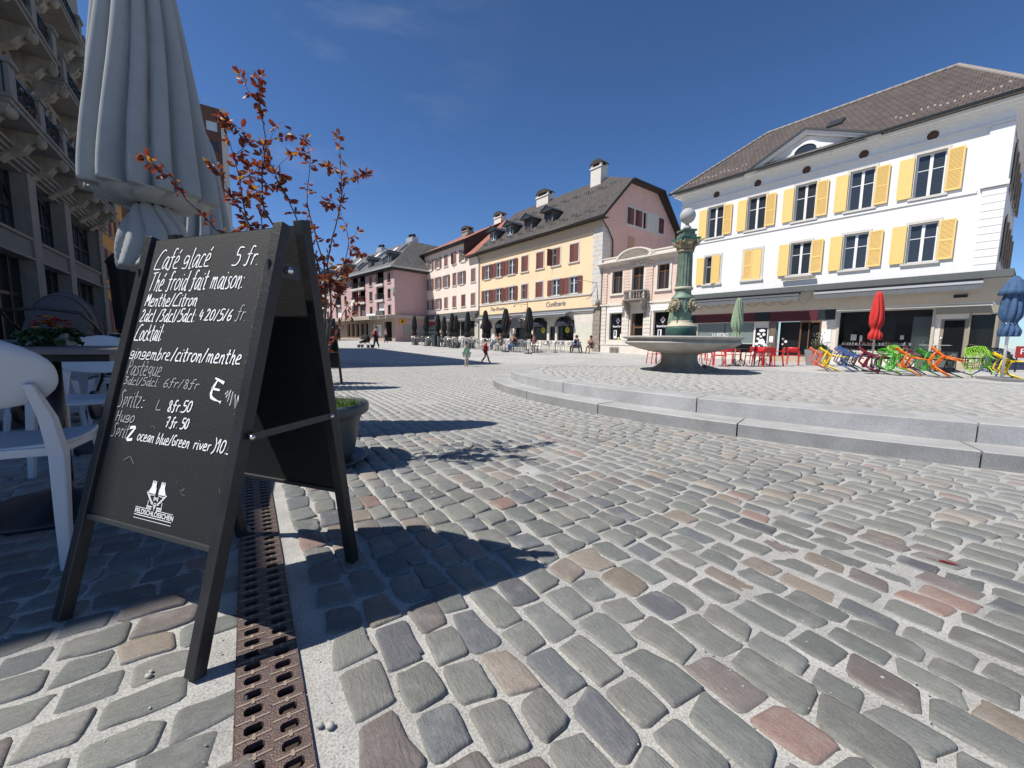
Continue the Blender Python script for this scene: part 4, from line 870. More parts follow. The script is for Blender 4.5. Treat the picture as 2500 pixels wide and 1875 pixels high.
        m.poly([(x-w_-.22, y0-.35, ze), (x, y0-.35, zt), (x, yt, zt), (x-w_-.22, ye, ze)]); m.poly([(x, y0-.35, zt), (x+w_+.22, y0-.35, ze), (x+w_+.22, ye, ze), (x, yt, zt)])
        m.poly([(x-w_-.22, y0-.35, ze-.06), (x+w_+.22, y0-.35, ze-.06), (x, y0-.35, zt-.0)]); m.bar((x-w_-.22, y0-.37, ze), (x, y0-.37, zt), .06, .09); m.bar((x, y0-.37, zt), (x+w_+.22, y0-.37, ze), .06, .09); m.build('dormer_roof', G['gutter'], dm)
        window(rf, x, zb+.12, .84, h-.22, y=y0+.05, fm='frame' if x < -12 else 'bshut', style='two', name='dormer_window')
    chimney(t, -4.9, yr-.3, 15.4, 17.9, 1.25, .9); chimney(t, -12.6, yr-.2, 15.3, 17.35, 1.9, .8)
    # fascia + ground floor
    m = MB(); m.box(X0, X1+.1, -.14, .0, 3.62, 3.78); m.box(X1, X1+.14, 0, 1.2, 3.62, 3.78); m.build('fascia', G['fascia'], t)
    m = MB(); m.box(X0+.1, -.5, -.18, -.14, 3.5, 3.61); m.build('shop_canopy_light', G['alu'], t)
    wl = [(-17.0, -15.6, .9, 2.8), (-14.9, -13.3, .3, 2.8), (-11.2, -9.3, .2, 3.0), (-8.35, -6.3, 1.0, 2.8), (-6.0, -5.2, 1.0, 2.3), (-4.95, -2.85, 1.0, 2.8)]
    m = MB(); wall(m, X0, X1, 0, 3.65, wl, depth=.22); m.build('ground_floor_wall', G['stonepale'], t)
    for a, b, c, d in wl:
        m = MB(); m.box(a, b, .17, .19, c, d); m.build('shop_window', G['dglass'], t)
    m = MB(); m.box(X1-.7, X1+.04, -.04, 0, .1, 3.6); m.box(X1, X1+.04, 0, 1, .1, 3.6); m.build('corner_pier', brickmat('pier_blocks', (.33, .28, .22), (.28, .24, .19), (.14, .12, .1), .5, .38), t)
    m = MB(); m.box(-2.6, -.75, -.02, 0, .1, 2.6); m.build('render_patch', mat('pale_render_patch', (.62, .60, .50), .9, var=.08, nscale=2), t)
    awning(t, -17.1, -11.9, 3.6, .95, .28); awning(t, -8.7, -3.0, 3.6, .95, .28)
    dome_m = mat('black_vinyl_dome', (.035, .033, .037), .22, spec=.7)
    def dome(x, w_, y=-.02, z=2.24, h=.92, out=.75, barrel=False):
        m = MB(); n = 12; q = 8; v = []
        for i in range(q+1):
            a = math.pi/2*i/q
            for k in range(n+1):
                b = math.pi*k/n
                if barrel: px, py, pz = x-w_*math.cos(b), y-out*i/q, z+h*math.sin(b)
                else: px, py, pz = x-w_*math.cos(b)*math.cos(a), y-out*math.sin(b)*math.cos(a), z+h*math.sin(a)
                v.append((px, py, pz))
        m.add(v, [(i*(n+1)+k, i*(n+1)+k+1, (i+1)*(n+1)+k+1, (i+1)*(n+1)+k) for i in range(q) for k in range(n)], 0, not barrel)
        if barrel: m.add([(x-w_*math.cos(math.pi*k/n), y-out, z+h*math.sin(math.pi*k/n)) for k in range(n+1)], [tuple(range(n+1))[::-1]])
        for k in range(0, n+1, 2):
            b = math.pi*k/n
            if barrel: pts = [(x-(w_+.01)*math.cos(b), y-out*i/4, z+(h+.01)*math.sin(b)) for i in range(5)]
            else: pts = [(x-(w_+.01)*math.cos(b)*math.cos(a), y-(out+.01)*math.sin(b)*math.cos(a), z+(h+.01)*math.sin(a)) for a in [math.pi/2*i/q for i in range(q+1)]]
            m.tube(pts, .014, 4, 1)
        m.build('dome_awning', [dome_m, mat('dome_seam', (.14, .14, .145), .5) if 'seam' not in G else G['seam']], t)
    G['seam'] = mat('dome_seam', (.12, .12, .125), .5)
    dome(-16.3, .95); dome(-13.4, .95); dome(-10.3, 1.05, z=2.2, h=1.0, out=.8, barrel=True); dome(-7.4, 1.08); dome(-3.95, 1.08)
    yl = mat('yellow_round_sign', (.62, .55, .03), .5)
    for x in (-6.95, -3.75):
        m = MB(); m.lathe([(.27, 0), (.27, .02)], 24); m.xf(0, Matrix.Rotation(R(90), 4, 'X')); o = m.build('round_sign', yl, t, (x, .13, 1.95)); m = MB()
        for dz in (-.1, 0, .1): m.box(-.15, .15, -.026, -.021, dz-.02, dz+.02)
        m.build('sign_bars', mat('olive_sign_print', (.12, .12, .03), .6), o)
    for x, z, w_ in ((-12.1, 1.15, .42), (-16.9, 1.1, .55)):
        m = MB(); m.box(x-w_/2-.1, x+w_/2+.1, -.12, -.01, z-.1, z+1.2); o = m.build('menu_case', G['lime'], t); m = MB(); m.box(x-w_/2, x+w_/2, -.13, -.121, z, z+1.1); m.build('menu', mat('dark_menu_card', (.05, .06, .07), .4), o)
    m = MB(); m.box(-11.75, -10.95, -1.0, -.88, 2.5, 3.25); o = m.build('hanging_sign', mat('pink_shop_sign', (.75, .05, .13), .4), t); m = MB(); m.box(-11.55, -11.15, -1.006, -1.001, 2.72, 3.0); m.build('sign_patch', mat('yellow_sign_patch', (.85, .6, .05), .5), o)
    sg = mat('grey_script_letters', (.40, .38, .34), .5, .3)
    textmesh('lettering', 'Tea-Room', .62, sg, t, (-15.75, -.02, 4.17), ext=.02, shear=.35, sx=1.0); textmesh('lettering', 'Confiserie', .66, sg, t, (-6.6, -.02, 4.12), ext=.02, shear=.35, sx=.95)
    m = MB(); m.tube([(-9.2, -.05, 5.0), (-9.2, -.05, 3.8)], .02, 5); m.tube([(-9.2, -.05, 4.5), (-9.9, -.6, 4.55), (-10.2, -.9, 4.5)], .018, 5); m.ball((-10.2, -.9, 4.35), .08); m.ball((-9.6, -.5, 4.3), .05); m.build('wrought_iron_bracket', G['black'], t)
    m = MB(); m.tube([(-.4, -.05, 5.7), (-1.1, -.75, 5.9), (-1.9, -1.0, 5.95)], .02, 5); m.tube([(-.4, -.05, 5.7), (-.2, -.1, 4.2)], .03, 5); m.lathe([(.18, 3.9), (.2, 4.1), (.1, 4.35), (.03, 4.4)], 10, -.15, -.15); m.build('wall_lamp', G['stonegrey'], t)
apricot_house()

# ================================================================ cream house with red roof
def cream_house():
    t = thing('cream_house', 'cream house with brown shutters and red tiled roof, between apricot and mauve buildings', 'building', RO, RZ)
    X0, X1, D = -34.3, -18.17, 10.4; zb = .25; EZ = 10.8; UZ = 12.75
    top = [(-30.5, 1), (-28.2, 1), (-25.97, 0), (-23.8, 3), (-21.6, 1)]; mid = [(-32.8, 1), (-30.5, 1), (-28.2, 1), (-25.9, 1), (-23.77, 4), (-21.97, 1), (-19.32, 0)]; low = [(-32.8, 1), (-30.5, 1), (-28.2, 1), (-26.0, 0), (-23.8, 0), (-21.56, 5), (-19.34, 0)]
    H = [(x-.45, x+.45, 10.42, 11.85) for x, _ in top]+[(x-.45, x+.45, 7.75, 9.3) for x, _ in mid]+[(x-.45, x+.45, 5.03, 6.45) for x, _ in low]
    m = MB(); XA, XB = -32.4, -20.8
    wall(m, X0, X1, 4.3, 10.6, [h for h in H if h[2] < 10.4], depth=.18); wall(m, XA, XB, 10.6, 12.7, [h for h in H if h[2] > 10.4], depth=.18); wall(m, X0, X1, zb, 4.3, [(-33.3, -28.5, .9, 3.4), (-27.6, -26.3, .5, 3.4), (-25.8, -19.0, 1.4, 3.3)], depth=.25, mi=1)
    m.poly([(X0, 0, zb), (X0, 0, 10.6), (X0, D, 10.6), (X0, D, zb)]); m.poly([(X0, 0, 10.6), (X0, D/2, 15), (X0, D, 10.6)]); m.poly([(X0, D, zb), (X1, D, zb), (X1, D, 10.6), (X0, D, 10.6)])
    for x in (XA, XB): m.poly([(x, 0, 10.6), (x, 0, 12.7), (x, 3.0, 12.7)])
    m.build('wall', [G['cream'], G['concrete']], t)
    for lst, z, h in ((top, 10.42, 1.43), (mid, 7.75, 1.55), (low, 5.03, 1.42)):
        for x, st in lst:
            surround(t, x, z, .9, h, 'lime', t=.11); window(t, x, z, .9, h, y=.11, curtain=(st == 1))
            if st == 1:
                for s in (-1, 1): shutter(t, x+s*.49, z+.02, .47, h-.04, 'bshut2', side=s, y=-.07)
            elif st in (0, 4):
                for s in (-1, 1): shutter(t, x+s*.45, z+.01, .45, h-.03, 'bshut2', side=-s, y=-.035, ang=(0 if st == 0 else -s*.3))
            elif st == 3: shutter(t, x-.45, z, .44, h, 'bshut2', side=1, ang=-.9, y=-.04); shutter(t, x+.45, z, .44, h, 'bshut2', side=-1, ang=.5, y=-.04)
            else: shutter(t, x-.45, z, .88, h, 'bshut', side=1, y=-.04)
    # roof: low eaves at both ends, raised middle front
    e = .6; yr = D/2; zr = 15.9; sl = (zr-EZ)/(yr+e); su = (zr-UZ)/(yr+e); A_ = XA-.35; B_ = XB+.35
    m = MB(); m.poly([(X0-.2, -e, EZ), (A_, -e, EZ), (A_, yr, zr), (X0-.2, yr, zr)]); m.poly([(B_, -e, EZ), (X1, -e, EZ), (X1, yr, zr), (B_, yr, zr)])
    m.poly([(A_, -e-.05, UZ), (B_, -e-.05, UZ), (B_, yr, zr+.02), (A_, yr, zr+.02)]); m.poly([(X1, D+e, EZ), (X0-.2, D+e, EZ), (X0-.2, yr, zr), (X1, yr, zr)])
    rf = m.build('roof', G['tile_red'], t)
    m = MB()
    for x in (A_, B_): m.poly([(x, -e, EZ), (x, -e-.05, UZ-.02), (x, yr, zr-.02)])
    m.box(A_, B_, -e-.08, 0, UZ-.18, UZ-.02); m.box(X0-.2, A_-.01, -e-.03, 0, EZ-.15, EZ-.02); m.box(B_+.01, X1, -e-.03, 0, EZ-.15, EZ-.02); m.build('eaves', mat('dark_brown_eaves', (.05, .035, .03), .7), rf)
    m = MB(); m.tube([(A_, -e-.1, UZ-.05), (B_, -e-.1, UZ-.05)], .07, 6); m.build('gutter', G['gutter'], rf)
    m = MB(); x = -25.6; z = UZ+(3+e)*su; m.hexa([(x-.4, 3, z), (x+.4, 3, z), (x+.4, 3.8, z+.8*su), (x-.4, 3.8, z+.8*su), (x-.4, 2.95, z+.12), (x+.4, 2.95, z+.12), (x+.4, 3.75, z+.8*su+.12), (x-.4, 3.75, z+.8*su+.12)]); m.build('skylight', G['gutter'], rf)
    chimney(t, -21.3, yr, 15.2, 17.1, 1.5, .8); chimney(t, -29.3, yr, 15.0, 17.0, 1.7, .9, 'stonegrey')
    # shops below
    m = MB(); m.box(X0-.1, X1, -.2, .0, 4.0, 4.35); m.build('fascia', G['fascia'], t)
    m = MB(); m.box(X0, X1, -.45, -.2, 3.55, 4.0); m.build('awning', mat('slate_grey_awning', (.09, .095, .105), .8), t)
    m = MB(); m.box(X0+.1, -28.3, -.6, -.45, 3.5, 3.62); m.box(-25.9, X1-.6, -.6, -.45, 3.4, 3.5); m.build('awning_bar', G['alu'], t)
    m = MB(); m.box(-33.2, -28.6, .2, .22, .9, 3.4); gr = m.build('shop_window', mat('greenish_shop_glass', (.13, .2, .17), .1), t)
    m = MB(); m.box(-33.2, -28.6, .17, .19, 2.95, 3.4); m.build('red_band', mat('red_shop_band', (.4, .02, .03), .5), gr); m = MB(); m.box(-33.2, -28.6, .17, .19, 1.9, 1.98); m.box(-31.5, -28.6, .17, .19, 2.5, 2.56); m.box(-31.7, -31.6, .16, .195, .9, 3.4); m.build('bars', G['frame'], gr)
    m = MB(); m.box(-27.5, -26.4, .2, .22, .5, 3.4); m.build('shop_door', mat('olive_grey_door', (.12, .13, .1), .5), t)
    m = MB(); m.box(-25.7, -19.1, .2, .22, 1.4, 3.3); gr = m.build('shop_window', G['dglass'], t); m = MB(); m.box(-22.6, -22.5, .15, .195, 1.4, 3.3); m.box(-25.7, -19.1, .15, .195, 3.24, 3.3); m.build('bars', G['alu'], gr)
    m = MB()
    for x in (-24.6, -24.3, -20.8, -20.4): m.ball((x, .6, 2.0), .12)
    m = MB(); m.box(X0-.65, X0-.62, -.9, -.3, 4.55, 6.0); o = m.build('hanging_sign', G['paper'], t); m = MB(); m.box(X0-.66, X0-.655, -.75, -.45, 4.75, 5.05); m.build('emblem', G['black'], o); m = MB(); m.tube([(X0+.1, 0, 6.2), (X0-.64, -.6, 6.2), (X0-1.5, -1.3, 6.2)], .03, 5); m.build('sign_arm', G['black'], t)
cream_house()

# ================================================================ little sandstone pavilion with arched pediment and balcony
def pavilion():
    t = thing('sandstone_pavilion', 'small pink sandstone building with curved pediment and balustraded balcony behind the fountain', 'building', RO, RZ)
    X0, X1, D = .22, 6.74, 9.0
    U = [(1.65, .98, 4.68, 6.4), (3.5, 1.0, 4.1, 6.5), (5.58, .92, 4.68, 6.4)]; Lw = [(1.7, 1.4, 1.12, 3.15), (3.55, 1.1, .25, 3.1), (5.6, 1.3, 1.12, 3.1)]
    m = MB(); wall(m, X0, X1, 3.85, 6.85, [(x-w_/2, x+w_/2, a, b) for x, w_, a, b in U], depth=.26); wall(m, X0, X1, 0, 3.85, [(x-w_/2, x+w_/2, a, b) for x, w_, a, b in Lw], depth=.3, mi=1)
    m.poly([(X0, 0, 0), (X0, 0, 6.85), (X0, D, 6.85), (X0, D, 0)], 0); m.poly([(X1, 0, 0), (X1, D, 0), (X1, D, 6.85), (X1, 0, 6.85)]); m.poly([(X0, 0, 7.3), (X1, 0, 7.3), (X1, D, 7.3), (X0, D, 7.3)], 1)
    m.poly([(X0, D, 0), (X0, D, 6.85), (X1, D, 6.85), (X1, D, 0)]); m.build('wall', [G['stonepink'], G['stonepale']], t)
    m = MB()
    for a, b in ((X0, X0+.45), (2.25, 2.85), (4.15, 4.75)):
        for k in range(13): m.box(a, b, -.07, 0, 3.98+k*.215, 3.98+(k+1)*.215-.022)
        for k in range(10): m.box(a, b, -.08, 0, .75+k*.30, .75+(k+1)*.30-.025, 1)
    m.build('rusticated_pilaster', [G['stonepink'], G['stonepale']], t)
    m = MB()
    for a, b, c in ((.08, 6.78, 6.86), (.2, 6.86, 6.93), (.34, 6.93, 7.0), (.5, 7.0, 7.12)): m.box(X0-a*.9, X1, -a, .1, b, c)
    m.box(X0, X1, -.02, .3, 7.12, 7.42); m.box(X0-.1, X1, -.08, .35, 7.42, 7.5)
    m.box(X0-.1, X1, -.14, 0, 3.78, 3.92); m.box(X0-.05, X1, -.09, 0, .7, .8); m.box(X0, X1, -.05, 0, 0.0, .7)
    for k in range(9): m.box(2.75+k*.2, 2.85+k*.2, -.28, -.1, 6.72, 6.8)
    m.build('cornice', G['stonepale'], t)
    m = MB(); c0 = 3.35; n = 18; rx, rz_ = 1.55, .72                # segmental pediment
    for r_, y0, mi in ((1.0, -.52, 0), (.9, -.42, 0), (.8, -.3, 0)):
        o = [(c0-rx*r_*math.cos(math.pi*k/n), 7.1+rz_*r_*math.sin(math.pi*k/n)) for k in range(n+1)]; i = [(c0-rx*(r_-.11)*math.cos(math.pi*k/n), 7.1+rz_*(r_-.13)*math.sin(math.pi*k/n)) for k in range(n+1)]
        for k in range(n): m.prism([o[k], o[k+1], i[k+1], i[k]], 'y', y0, .2)
    m.prism([(c0-rx*.75*math.cos(math.pi*k/n), 7.1+rz_*.72*math.sin(math.pi*k/n)) for k in range(n+1)], 'y', -.1, .2); m.build('curved_pediment', G['stonepale'], t)
    for (x, w_, a, b) in U:
        surround(t, x, a, w_, b-a, 'stonepale', t=.17, sill=.14, proj=.06); window(t, x, a, w_, b-a, y=.18, fm='wood', style='tall', curtain=True)
    m = MB(); m.box(3.38, 3.62, -.14, 0, 6.5, 6.78); m.build('keystone', G['stonepale'], t)
    for i, (x, w_, a, b) in enumerate(Lw):
        if i == 1:
            m = MB(); m.box(x-.55, x-.3, .2, .26, a, b); m.box(x+.45, x+.55, .2, .26, a, b); m.box(x-.3, x+.45, .2, .26, 2.0, 2.12); o = m.build('door', G['wood'], t); m = MB(); m.box(x-.3, x+.45, .23, .24, a, b); m.build('pane', G['dglass'], o)
        else:
            m = MB(); m.box(x-w_/2, x+w_/2, .22, .24, a, b); o = m.build('shop_window', G['dglass'], t)
            m = MB(); cz = b-.55
            m.prism([(x-.02, cz-.24), (x+.2, cz), (x-.02, cz+.24), (x-.24, cz)], 'y', .205, .215); m.build('diamond_emblem', mat('pale_pink_emblem', (.75, .6, .65), .5), o)
            m = MB(); m.box(x-.08, x+.02, .2, .204, cz-.12, cz+.12); m.box(x-.08, x+.08, .2, .204, cz-.02, cz+.03); m.build('emblem_mark', mat('violet_emblem', (.35, .1, .3), .5), o)
            textmesh('lettering', 'SmartCare', .2, 'paper', o, (x-.5, .212, cz-.5), ext=.002, bold=.006, sx=.95)
            m = MB(); m.box(x-.35, x-.05, .15, .17, a+.1, a+.75); m.box(x-.28, x-.15, .14, .148, a+.3, a+.7, 1); m.box(x+.28, x+.42, .15, .17, a+.05, a+.45); m.box(x+.05, x+.2, .15, .17, a+.02, a+.2, 2); m.build('shop_card', [G['paper'], G['navy'], mat('lime_yellow_card', (.6, .6, .1), .5)], o)
    m = MB()
    for x in (1.7, 5.6): m.box(x-.72, x+.72, -.3, -.02, 3.2, 3.62)
    for x in (1.7, 5.6): m.box(x-.72, x+.72, -.31, -.3, 3.38, 3.4)
    m.build('rolled_awning', G['white_wall'], t)
    m = MB(); bx, bw, bo = 3.55, .98, .72                             # balcony: bowed slab, balusters, rail, consoles
    def bow(s, k=10): return [(bx-bw*s*math.cos(math.pi*q/k), -(.18+bo*s*math.sin(math.pi*q/k)**.7)) for q in range(k+1)]
    def slab(s, a, b, mi=0): p = [(bx-bw*s, 0)]+bow(s)+[(bx+bw*s, 0)]; m.prism(p, 'z', a, b, mi)
    slab(1.08, 3.98, 4.06); slab(1.0, 3.9, 3.98); slab(.93, 4.06, 4.12); ba = m.build('balcony', G['stonegrey'], t)
    m = MB()
    for q in range(1, 12):
        a = math.pi*q/12; x, y = bx-bw*.9*math.cos(a), -(.18+bo*.9*math.sin(a)**.7)
        m.lathe([(.045, 4.12), (.03, 4.16), (.065, 4.28), (.03, 4.42), (.045, 4.5), (.05, 4.58)], 8, x, y)
    for x in (bx-bw*.93, bx+bw*.93): m.box(x-.09, x+.09, -.3, -.02, 4.12, 4.62)
    m.build('balusters', G['stonegrey'], ba); m = MB(); p = [(bx-bw, -.02)]+bow(1.0)+[(bx+bw, -.02)]; i = [(bx-bw*.84, -.02)]+bow(.84)+[(bx+bw*.84, -.02)]
    for q in range(len(p)-1): m.prism([p[q], p[q+1], i[q+1], i[q]], 'z', 4.6, 4.7)
    m.build('balustrade_rail', G['stonegrey'], ba)
    m = MB()
    for x in (bx-.75, bx+.75): m.prism([(0, 3.9), (-.75, 3.9), (-.7, 3.7), (-.45, 3.62), (-.3, 3.3), (-.12, 3.15), (-.1, 2.75), (0, 2.7)], 'x', x-.12, x+.12)
    m.build('console', G['stonegrey'], ba)
    m = MB()
    for k in range(7): m.box(1.25+k*.13, 1.28+k*.13, -.14, -.1, .06, .55)
    m.build('cellar_grille', G['black'], t)
    # narrow white passage bay between the pavilion and the apricot house
    b = thing('passage_bay', 'narrow white wall with grey door and blue sign, right of the apricot house', 'building', RO, RZ)
    m = MB(); wall(m, .06, .215, 2.1, 7.2, [], y=.02); wall(m, -.0+.05, .21, 0, 2.1, [], y=.5); m.box(.055, .215, .03, .6, 2.08, 2.1)
    m.v = [(v[0], v[1]+.6, v[2]) for v in m.v]; 
    m = MB(); m.box(-.62, .2, .9, 3.0, 2.2, 7.3); m.box(-.62, -.58, .9, 3.0, 0, 2.2); m.box(.16, .2, .9, 3, 0, 2.2); m.build('wall', G['white_wall'], b)
    m = MB(); m.box(-.58, .16, 1.3, 1.36, 0.1, 2.2); m.build('door', mat('grey_green_door', (.12, .16, .15), .6), b)
    m = MB(); m.box(-.5, .02, .5, .54, 3.25, 3.72); m.build('blue_sign', mat('blue_sign_paint', (.02, .04, .12), .5), b)
    b.location = RO+Vector((0.61139*.0, -0.79133*.0, 0))
    return t
pavilion()
# ================================================================ mauve block at the far end, with slate mansard roof
def mauve_block():
    O = Vector((-15.89, 54.63, 0)); a = math.atan2(-0.717, 0.697)
    t = thing('mauve_block', 'mauve apartment block with loggias and dark mansard roof, far end of the square', 'building', O, a)
    zb = .35; L = 38; D = 15
    wins = []
    for z in (4.25, 6.4, 8.55):
        for x in (-1.45, -7.05, -16.3, -22.6, -24.2, -33): wins.append((x-.42, x+.42, z, z+1.3))
    log = []
    for z in (4.3, 6.35, 8.5):
        for a_, b_ in ((-5.3, -3.0), (-13.8, -11.4), (-11.1, -8.9), (-20.6, -18.2), (-30.2, -27.9), (-27.6, -25.4)): log.append((a_, b_, z, z+1.75))
    m = MB(); wall(m, -L, 0, 3.95, 10.3, wins, depth=.2) if False else None
    m = MB(); wall(m, -L, 0, 3.95, 10.35, wins+log, depth=.25)
    k = MB(); wall(k, 0, D, zb-.6, 10.35, [(y-.45, y+.45, z, z+1.25) for y in (6.0, 11.8) for z in (4.25, 6.4, 8.55)], depth=.15); n0 = len(m.v); m.add(k.v, k.f, 0); m.xf(n0, Matrix(((0, -1, 0, 0), (1, 0, 0, 0), (0, 0, 1, 0), (0, 0, 0, 1))))
    m.poly([(-L, 0, 0), (-L, D, 0), (-L, D, 10.35), (-L, 0, 10.35)]); m.poly([(-L, D, 0), (0, D, 0), (0, D, 10.35), (-L, D, 10.35)]); m.build('wall', G['mauve'], t)
    for (a_, b_, c, d) in wins: window(t, (a_+b_)/2, c, .84, 1.3, y=.15, fm='wood', gm='dglass', style='two')
    for (a_, b_, c, d) in wins:
        surround(t, (a_+b_)/2, c, .84, 1.3, 'soffit', t=.09, sill=.14, proj=.04)
    for y in (6.0, 11.8):
        for z in (4.25, 6.4, 8.55):
            m = MB(); m.box(-.1, -.08, y-.45, y+.45, z, z+1.25); m.build('side_window', G['dglass'], t)
            m = MB(); m.box(0, .04, y-.55, y-.45, z-.1, z+1.35); m.box(0, .04, y+.45, y+.55, z-.1, z+1.35); m.box(0, .05, y-.45, y+.45, z-.12, z); m.build('window_surround', G['stonegrey'], t)
    for i, (a_, b_, c, d) in enumerate(log):
        m = MB(); m.box(a_, b_, 1.2, 1.25, c, d); m.box(a_-.02, a_, .25, 1.2, c, d); m.box(b_, b_+.02, .25, 1.2, c, d); m.box(a_, b_, .25, 1.2, d, d+.02); m.box(a_, b_, .25, 1.2, c-.02, c)
        lo = m.build('loggia', G['black'] if c > 5 else G['dglass'], t)
        if c > 5:
            m = MB(); m.box(a_-.05, b_+.05, -.25, .1, c-.28, c+.05); m.build('balcony_slab', G['lime'], lo)
            m = MB(); m.box(a_, b_, -.2, -.15, c+.8, c+.86); n = 9
            for k in range(n+1): m.box(a_+(b_-a_)*k/n-.02, a_+(b_-a_)*k/n+.02, -.2, -.16, c+.05, c+.8)
            m.build('railing', G['gutter'], lo)
        else:
            m = MB(); m.box(a_+.1, b_-.1, .3, .34, c+.1, d-.1); m.build('roller_blind', G['fascia'] if i % 3 else G['frame'], lo)
    m = MB(); m.box(-9.9, -9.3, -.3, -.27, 6.45, 7.0); m.build('red_cloth', mat('red_cloth', (.5, .03, .04), .8), t); m = MB(); m.box(-13.6, -12.2, -.3, -.27, 6.0, 6.9); m.build('white_cloth', G['paper'], t)
    # mansard roof
    e = .7; EZ = 10.45; yr = 4.4; zr = 15.0; hx = -3.0
    sm = G['slate']; m = MB()
    m.poly([(-L, -e, EZ), (e, -e, EZ), (hx, yr, zr), (-L, yr, zr)]); m.poly([(e, -e, EZ), (e, D+e, EZ), (hx, D-yr, zr), (hx, yr, zr)]); m.poly([(-L, yr, zr), (hx, yr, zr), (hx, D-yr, zr), (-L, D-yr, zr)]); m.poly([(-L, -e, EZ), (-L, yr, zr), (-L, D-yr, zr), (-L, D+e, EZ)]); m.poly([(-L, D+e, EZ), (-L, D-yr, zr), (hx, D-yr, zr), (e, D+e, EZ)])
    rf = m.build('roof', sm, t)
    m = MB(); m.box(-L, e+.1, -e-.15, -e, EZ-.15, EZ+.08); m.box(e, e+.15, -e, D+e, EZ-.15, EZ+.08); m.box(-L, e, -e, 0, EZ-.4, EZ-.02, 1); m.box(0, e, 0, D, EZ-.4, EZ-.02, 1); m.build('gutter', [G['alu'], G['black']], rf)
    sl = (zr-EZ)/(yr+e)
    for x in (-1.6, -7.6, -16.2, -24.5, -33):                 # box dormers with pitched lids
        y0 = .2; z0 = EZ+(y0+e)*sl; m = MB(); m.box(x-.55, x+.55, y0-.05, y0+1.4, z0-.2, z0+1.15); m.prism([(x-.7, z0+1.1), (x+.7, z0+1.1), (x, z0+1.65)], 'y', y0-.3, y0+2.0, 1); d = m.build('dormer', [sm, G['gutter']], rf)
        m = MB(); m.box(x-.35, x+.35, y0-.08, y0-.055, z0+.05, z0+1.05); m.box(x-.02, x+.02, y0-.1, y0-.08, z0+.05, z0+1.05, 1); m.build('dormer_window', [G['glass'], G['frame']], d)
    for x in (-4.5, -12.5, -20, -29):                         # roof terraces cut into the slope, with awnings
        y0 = .1; z0 = EZ+(y0+e)*sl; m = MB(); m.hexa([(x-1.3, y0, z0-.1), (x+1.3, y0, z0-.1), (x+1.3, y0+1.9, z0+1.5), (x-1.3, y0+1.9, z0+1.5), (x-1.3, y0, z0+.10), (x+1.3, y0, z0+.10), (x+1.3, y0+1.9, z0+1.76), (x-1.3, y0+1.9, z0+1.76)]); d = m.build('roof_terrace', G['black'], rf)
        m = MB(); m.box(x-1.3, x+1.3, y0-.05, y0, z0-.1, z0+.5); m.bar((x-1.35, y0, z0), (x-1.35, y0+2, z0+1.8), .12, .3); m.bar((x+1.35, y0, z0), (x+1.35, y0+2, z0+1.8), .12, .3); m.build('terrace_edge', G['fascia'], d)
    for x, g_ in ((-2.9, 1), (-5.6, 0), (-9.2, 1), (-11.0, 0), (-13.6, 1), (-18.0, 0), (-21.5, 1), (-27, 0)):
        y0 = 2.6; z0 = EZ+(y0+e)*sl; m = MB(); m.hexa([(x-.4, y0, z0-.05), (x+.4, y0, z0-.05), (x+.4, y0+1.0, z0+sl-.05), (x-.4, y0+1.0, z0+sl-.05), (x-.4, y0-.06, z0+.08), (x+.4, y0-.06, z0+.08), (x+.4, y0+.94, z0+sl+.08), (x-.4, y0+.94, z0+sl+.08)]); m.build('skylight', G['glass'] if g_ else G['paper'], rf)
    for x in (-4.7, -14.5, -24): m = MB(); m.box(x-.9, x+.9, 5.0, 6.0, 14.9, 15.9); m.lathe([(.3, 15.9), (.3, 16.3), (.36, 16.4), (.1, 16.55)], 10, x-.4, 5.5, 1); m.lathe([(.3, 15.9), (.3, 16.2), (.36, 16.3), (.1, 16.45)], 10, x+.45, 5.5, 1); m.build('chimney', [G['alu'], G['black']], t)
    m = MB(); m.hexa([(-L, -1.6, 3.55), (.6, -1.6, 3.55), (.6, .2, 3.75), (-L, .2, 3.75), (-L, -1.6, 4.0), (.6, -1.6, 4.0), (.6, .2, 4.2), (-L, .2, 4.2)]); m.box(0, .6, .2, D, 3.7, 4.15); m.build('canopy', G['soffit'], t)
    k = MB(); wall(k, -L, 0, zb-.6, 3.9, [(x-.55, x+.55, 1.2, 3.2) for x in (-15.4, -13.7, -12.0, -10.3, -8.8)]+[(-3.1, -.9, zb-.1, 3.3), (-24, -19, .2, 3.2)], depth=.3); k.build('ground_floor_wall', G['mauve_low'], t)
    m = MB(); m.box(-16.2, -8.2, .26, .28, 1.2, 3.2); m.box(-3.1, -.9, .26, .28, zb, 3.3); m.box(-24, -19, .28, .3, .2, 3.2); m.build('shop_window', G['dglass'], t)
    m = MB(); m.box(.04, .08, 1.2, 5.6, 1.5, 2.9); m.build('signboard', mat('pale_board', (.33, .33, .31), .7), t); m = MB(); m.box(.04, .1, .6, 1.5, 3.0, 3.6); o = m.build('postal_sign', mat('amber_sign', (.65, .35, .02), .5), t); m = MB(); m.box(.101, .106, .9, 1.2, 3.15, 3.45); m.build('sign_mark', G['black'], o)
    m = MB(); m.box(-6.2, -4.0, -.05, -.01, 1.3, 2.9); m.box(-5.3, -4.4, -.06, -.05, 1.9, 2.7, 1); m.build('wall_map', [G['paper'], mat('pale_blue_print', (.4, .5, .6), .6)], t)
    m = MB(); m.box(-1.6, .3, -1.9, -1.6, 4.05, 4.6); m.box(-4.5, -1.8, -1.9, -1.62, 4.05, 4.3, 1); m.build('fascia_lightbox', [G['fascia'], G['paper']], t)
    m = MB(); m.box(-.5, .15, -.25, -.05, 7.0, 7.75); m.build('grey_sign', G['alu'], t)
mauve_block()

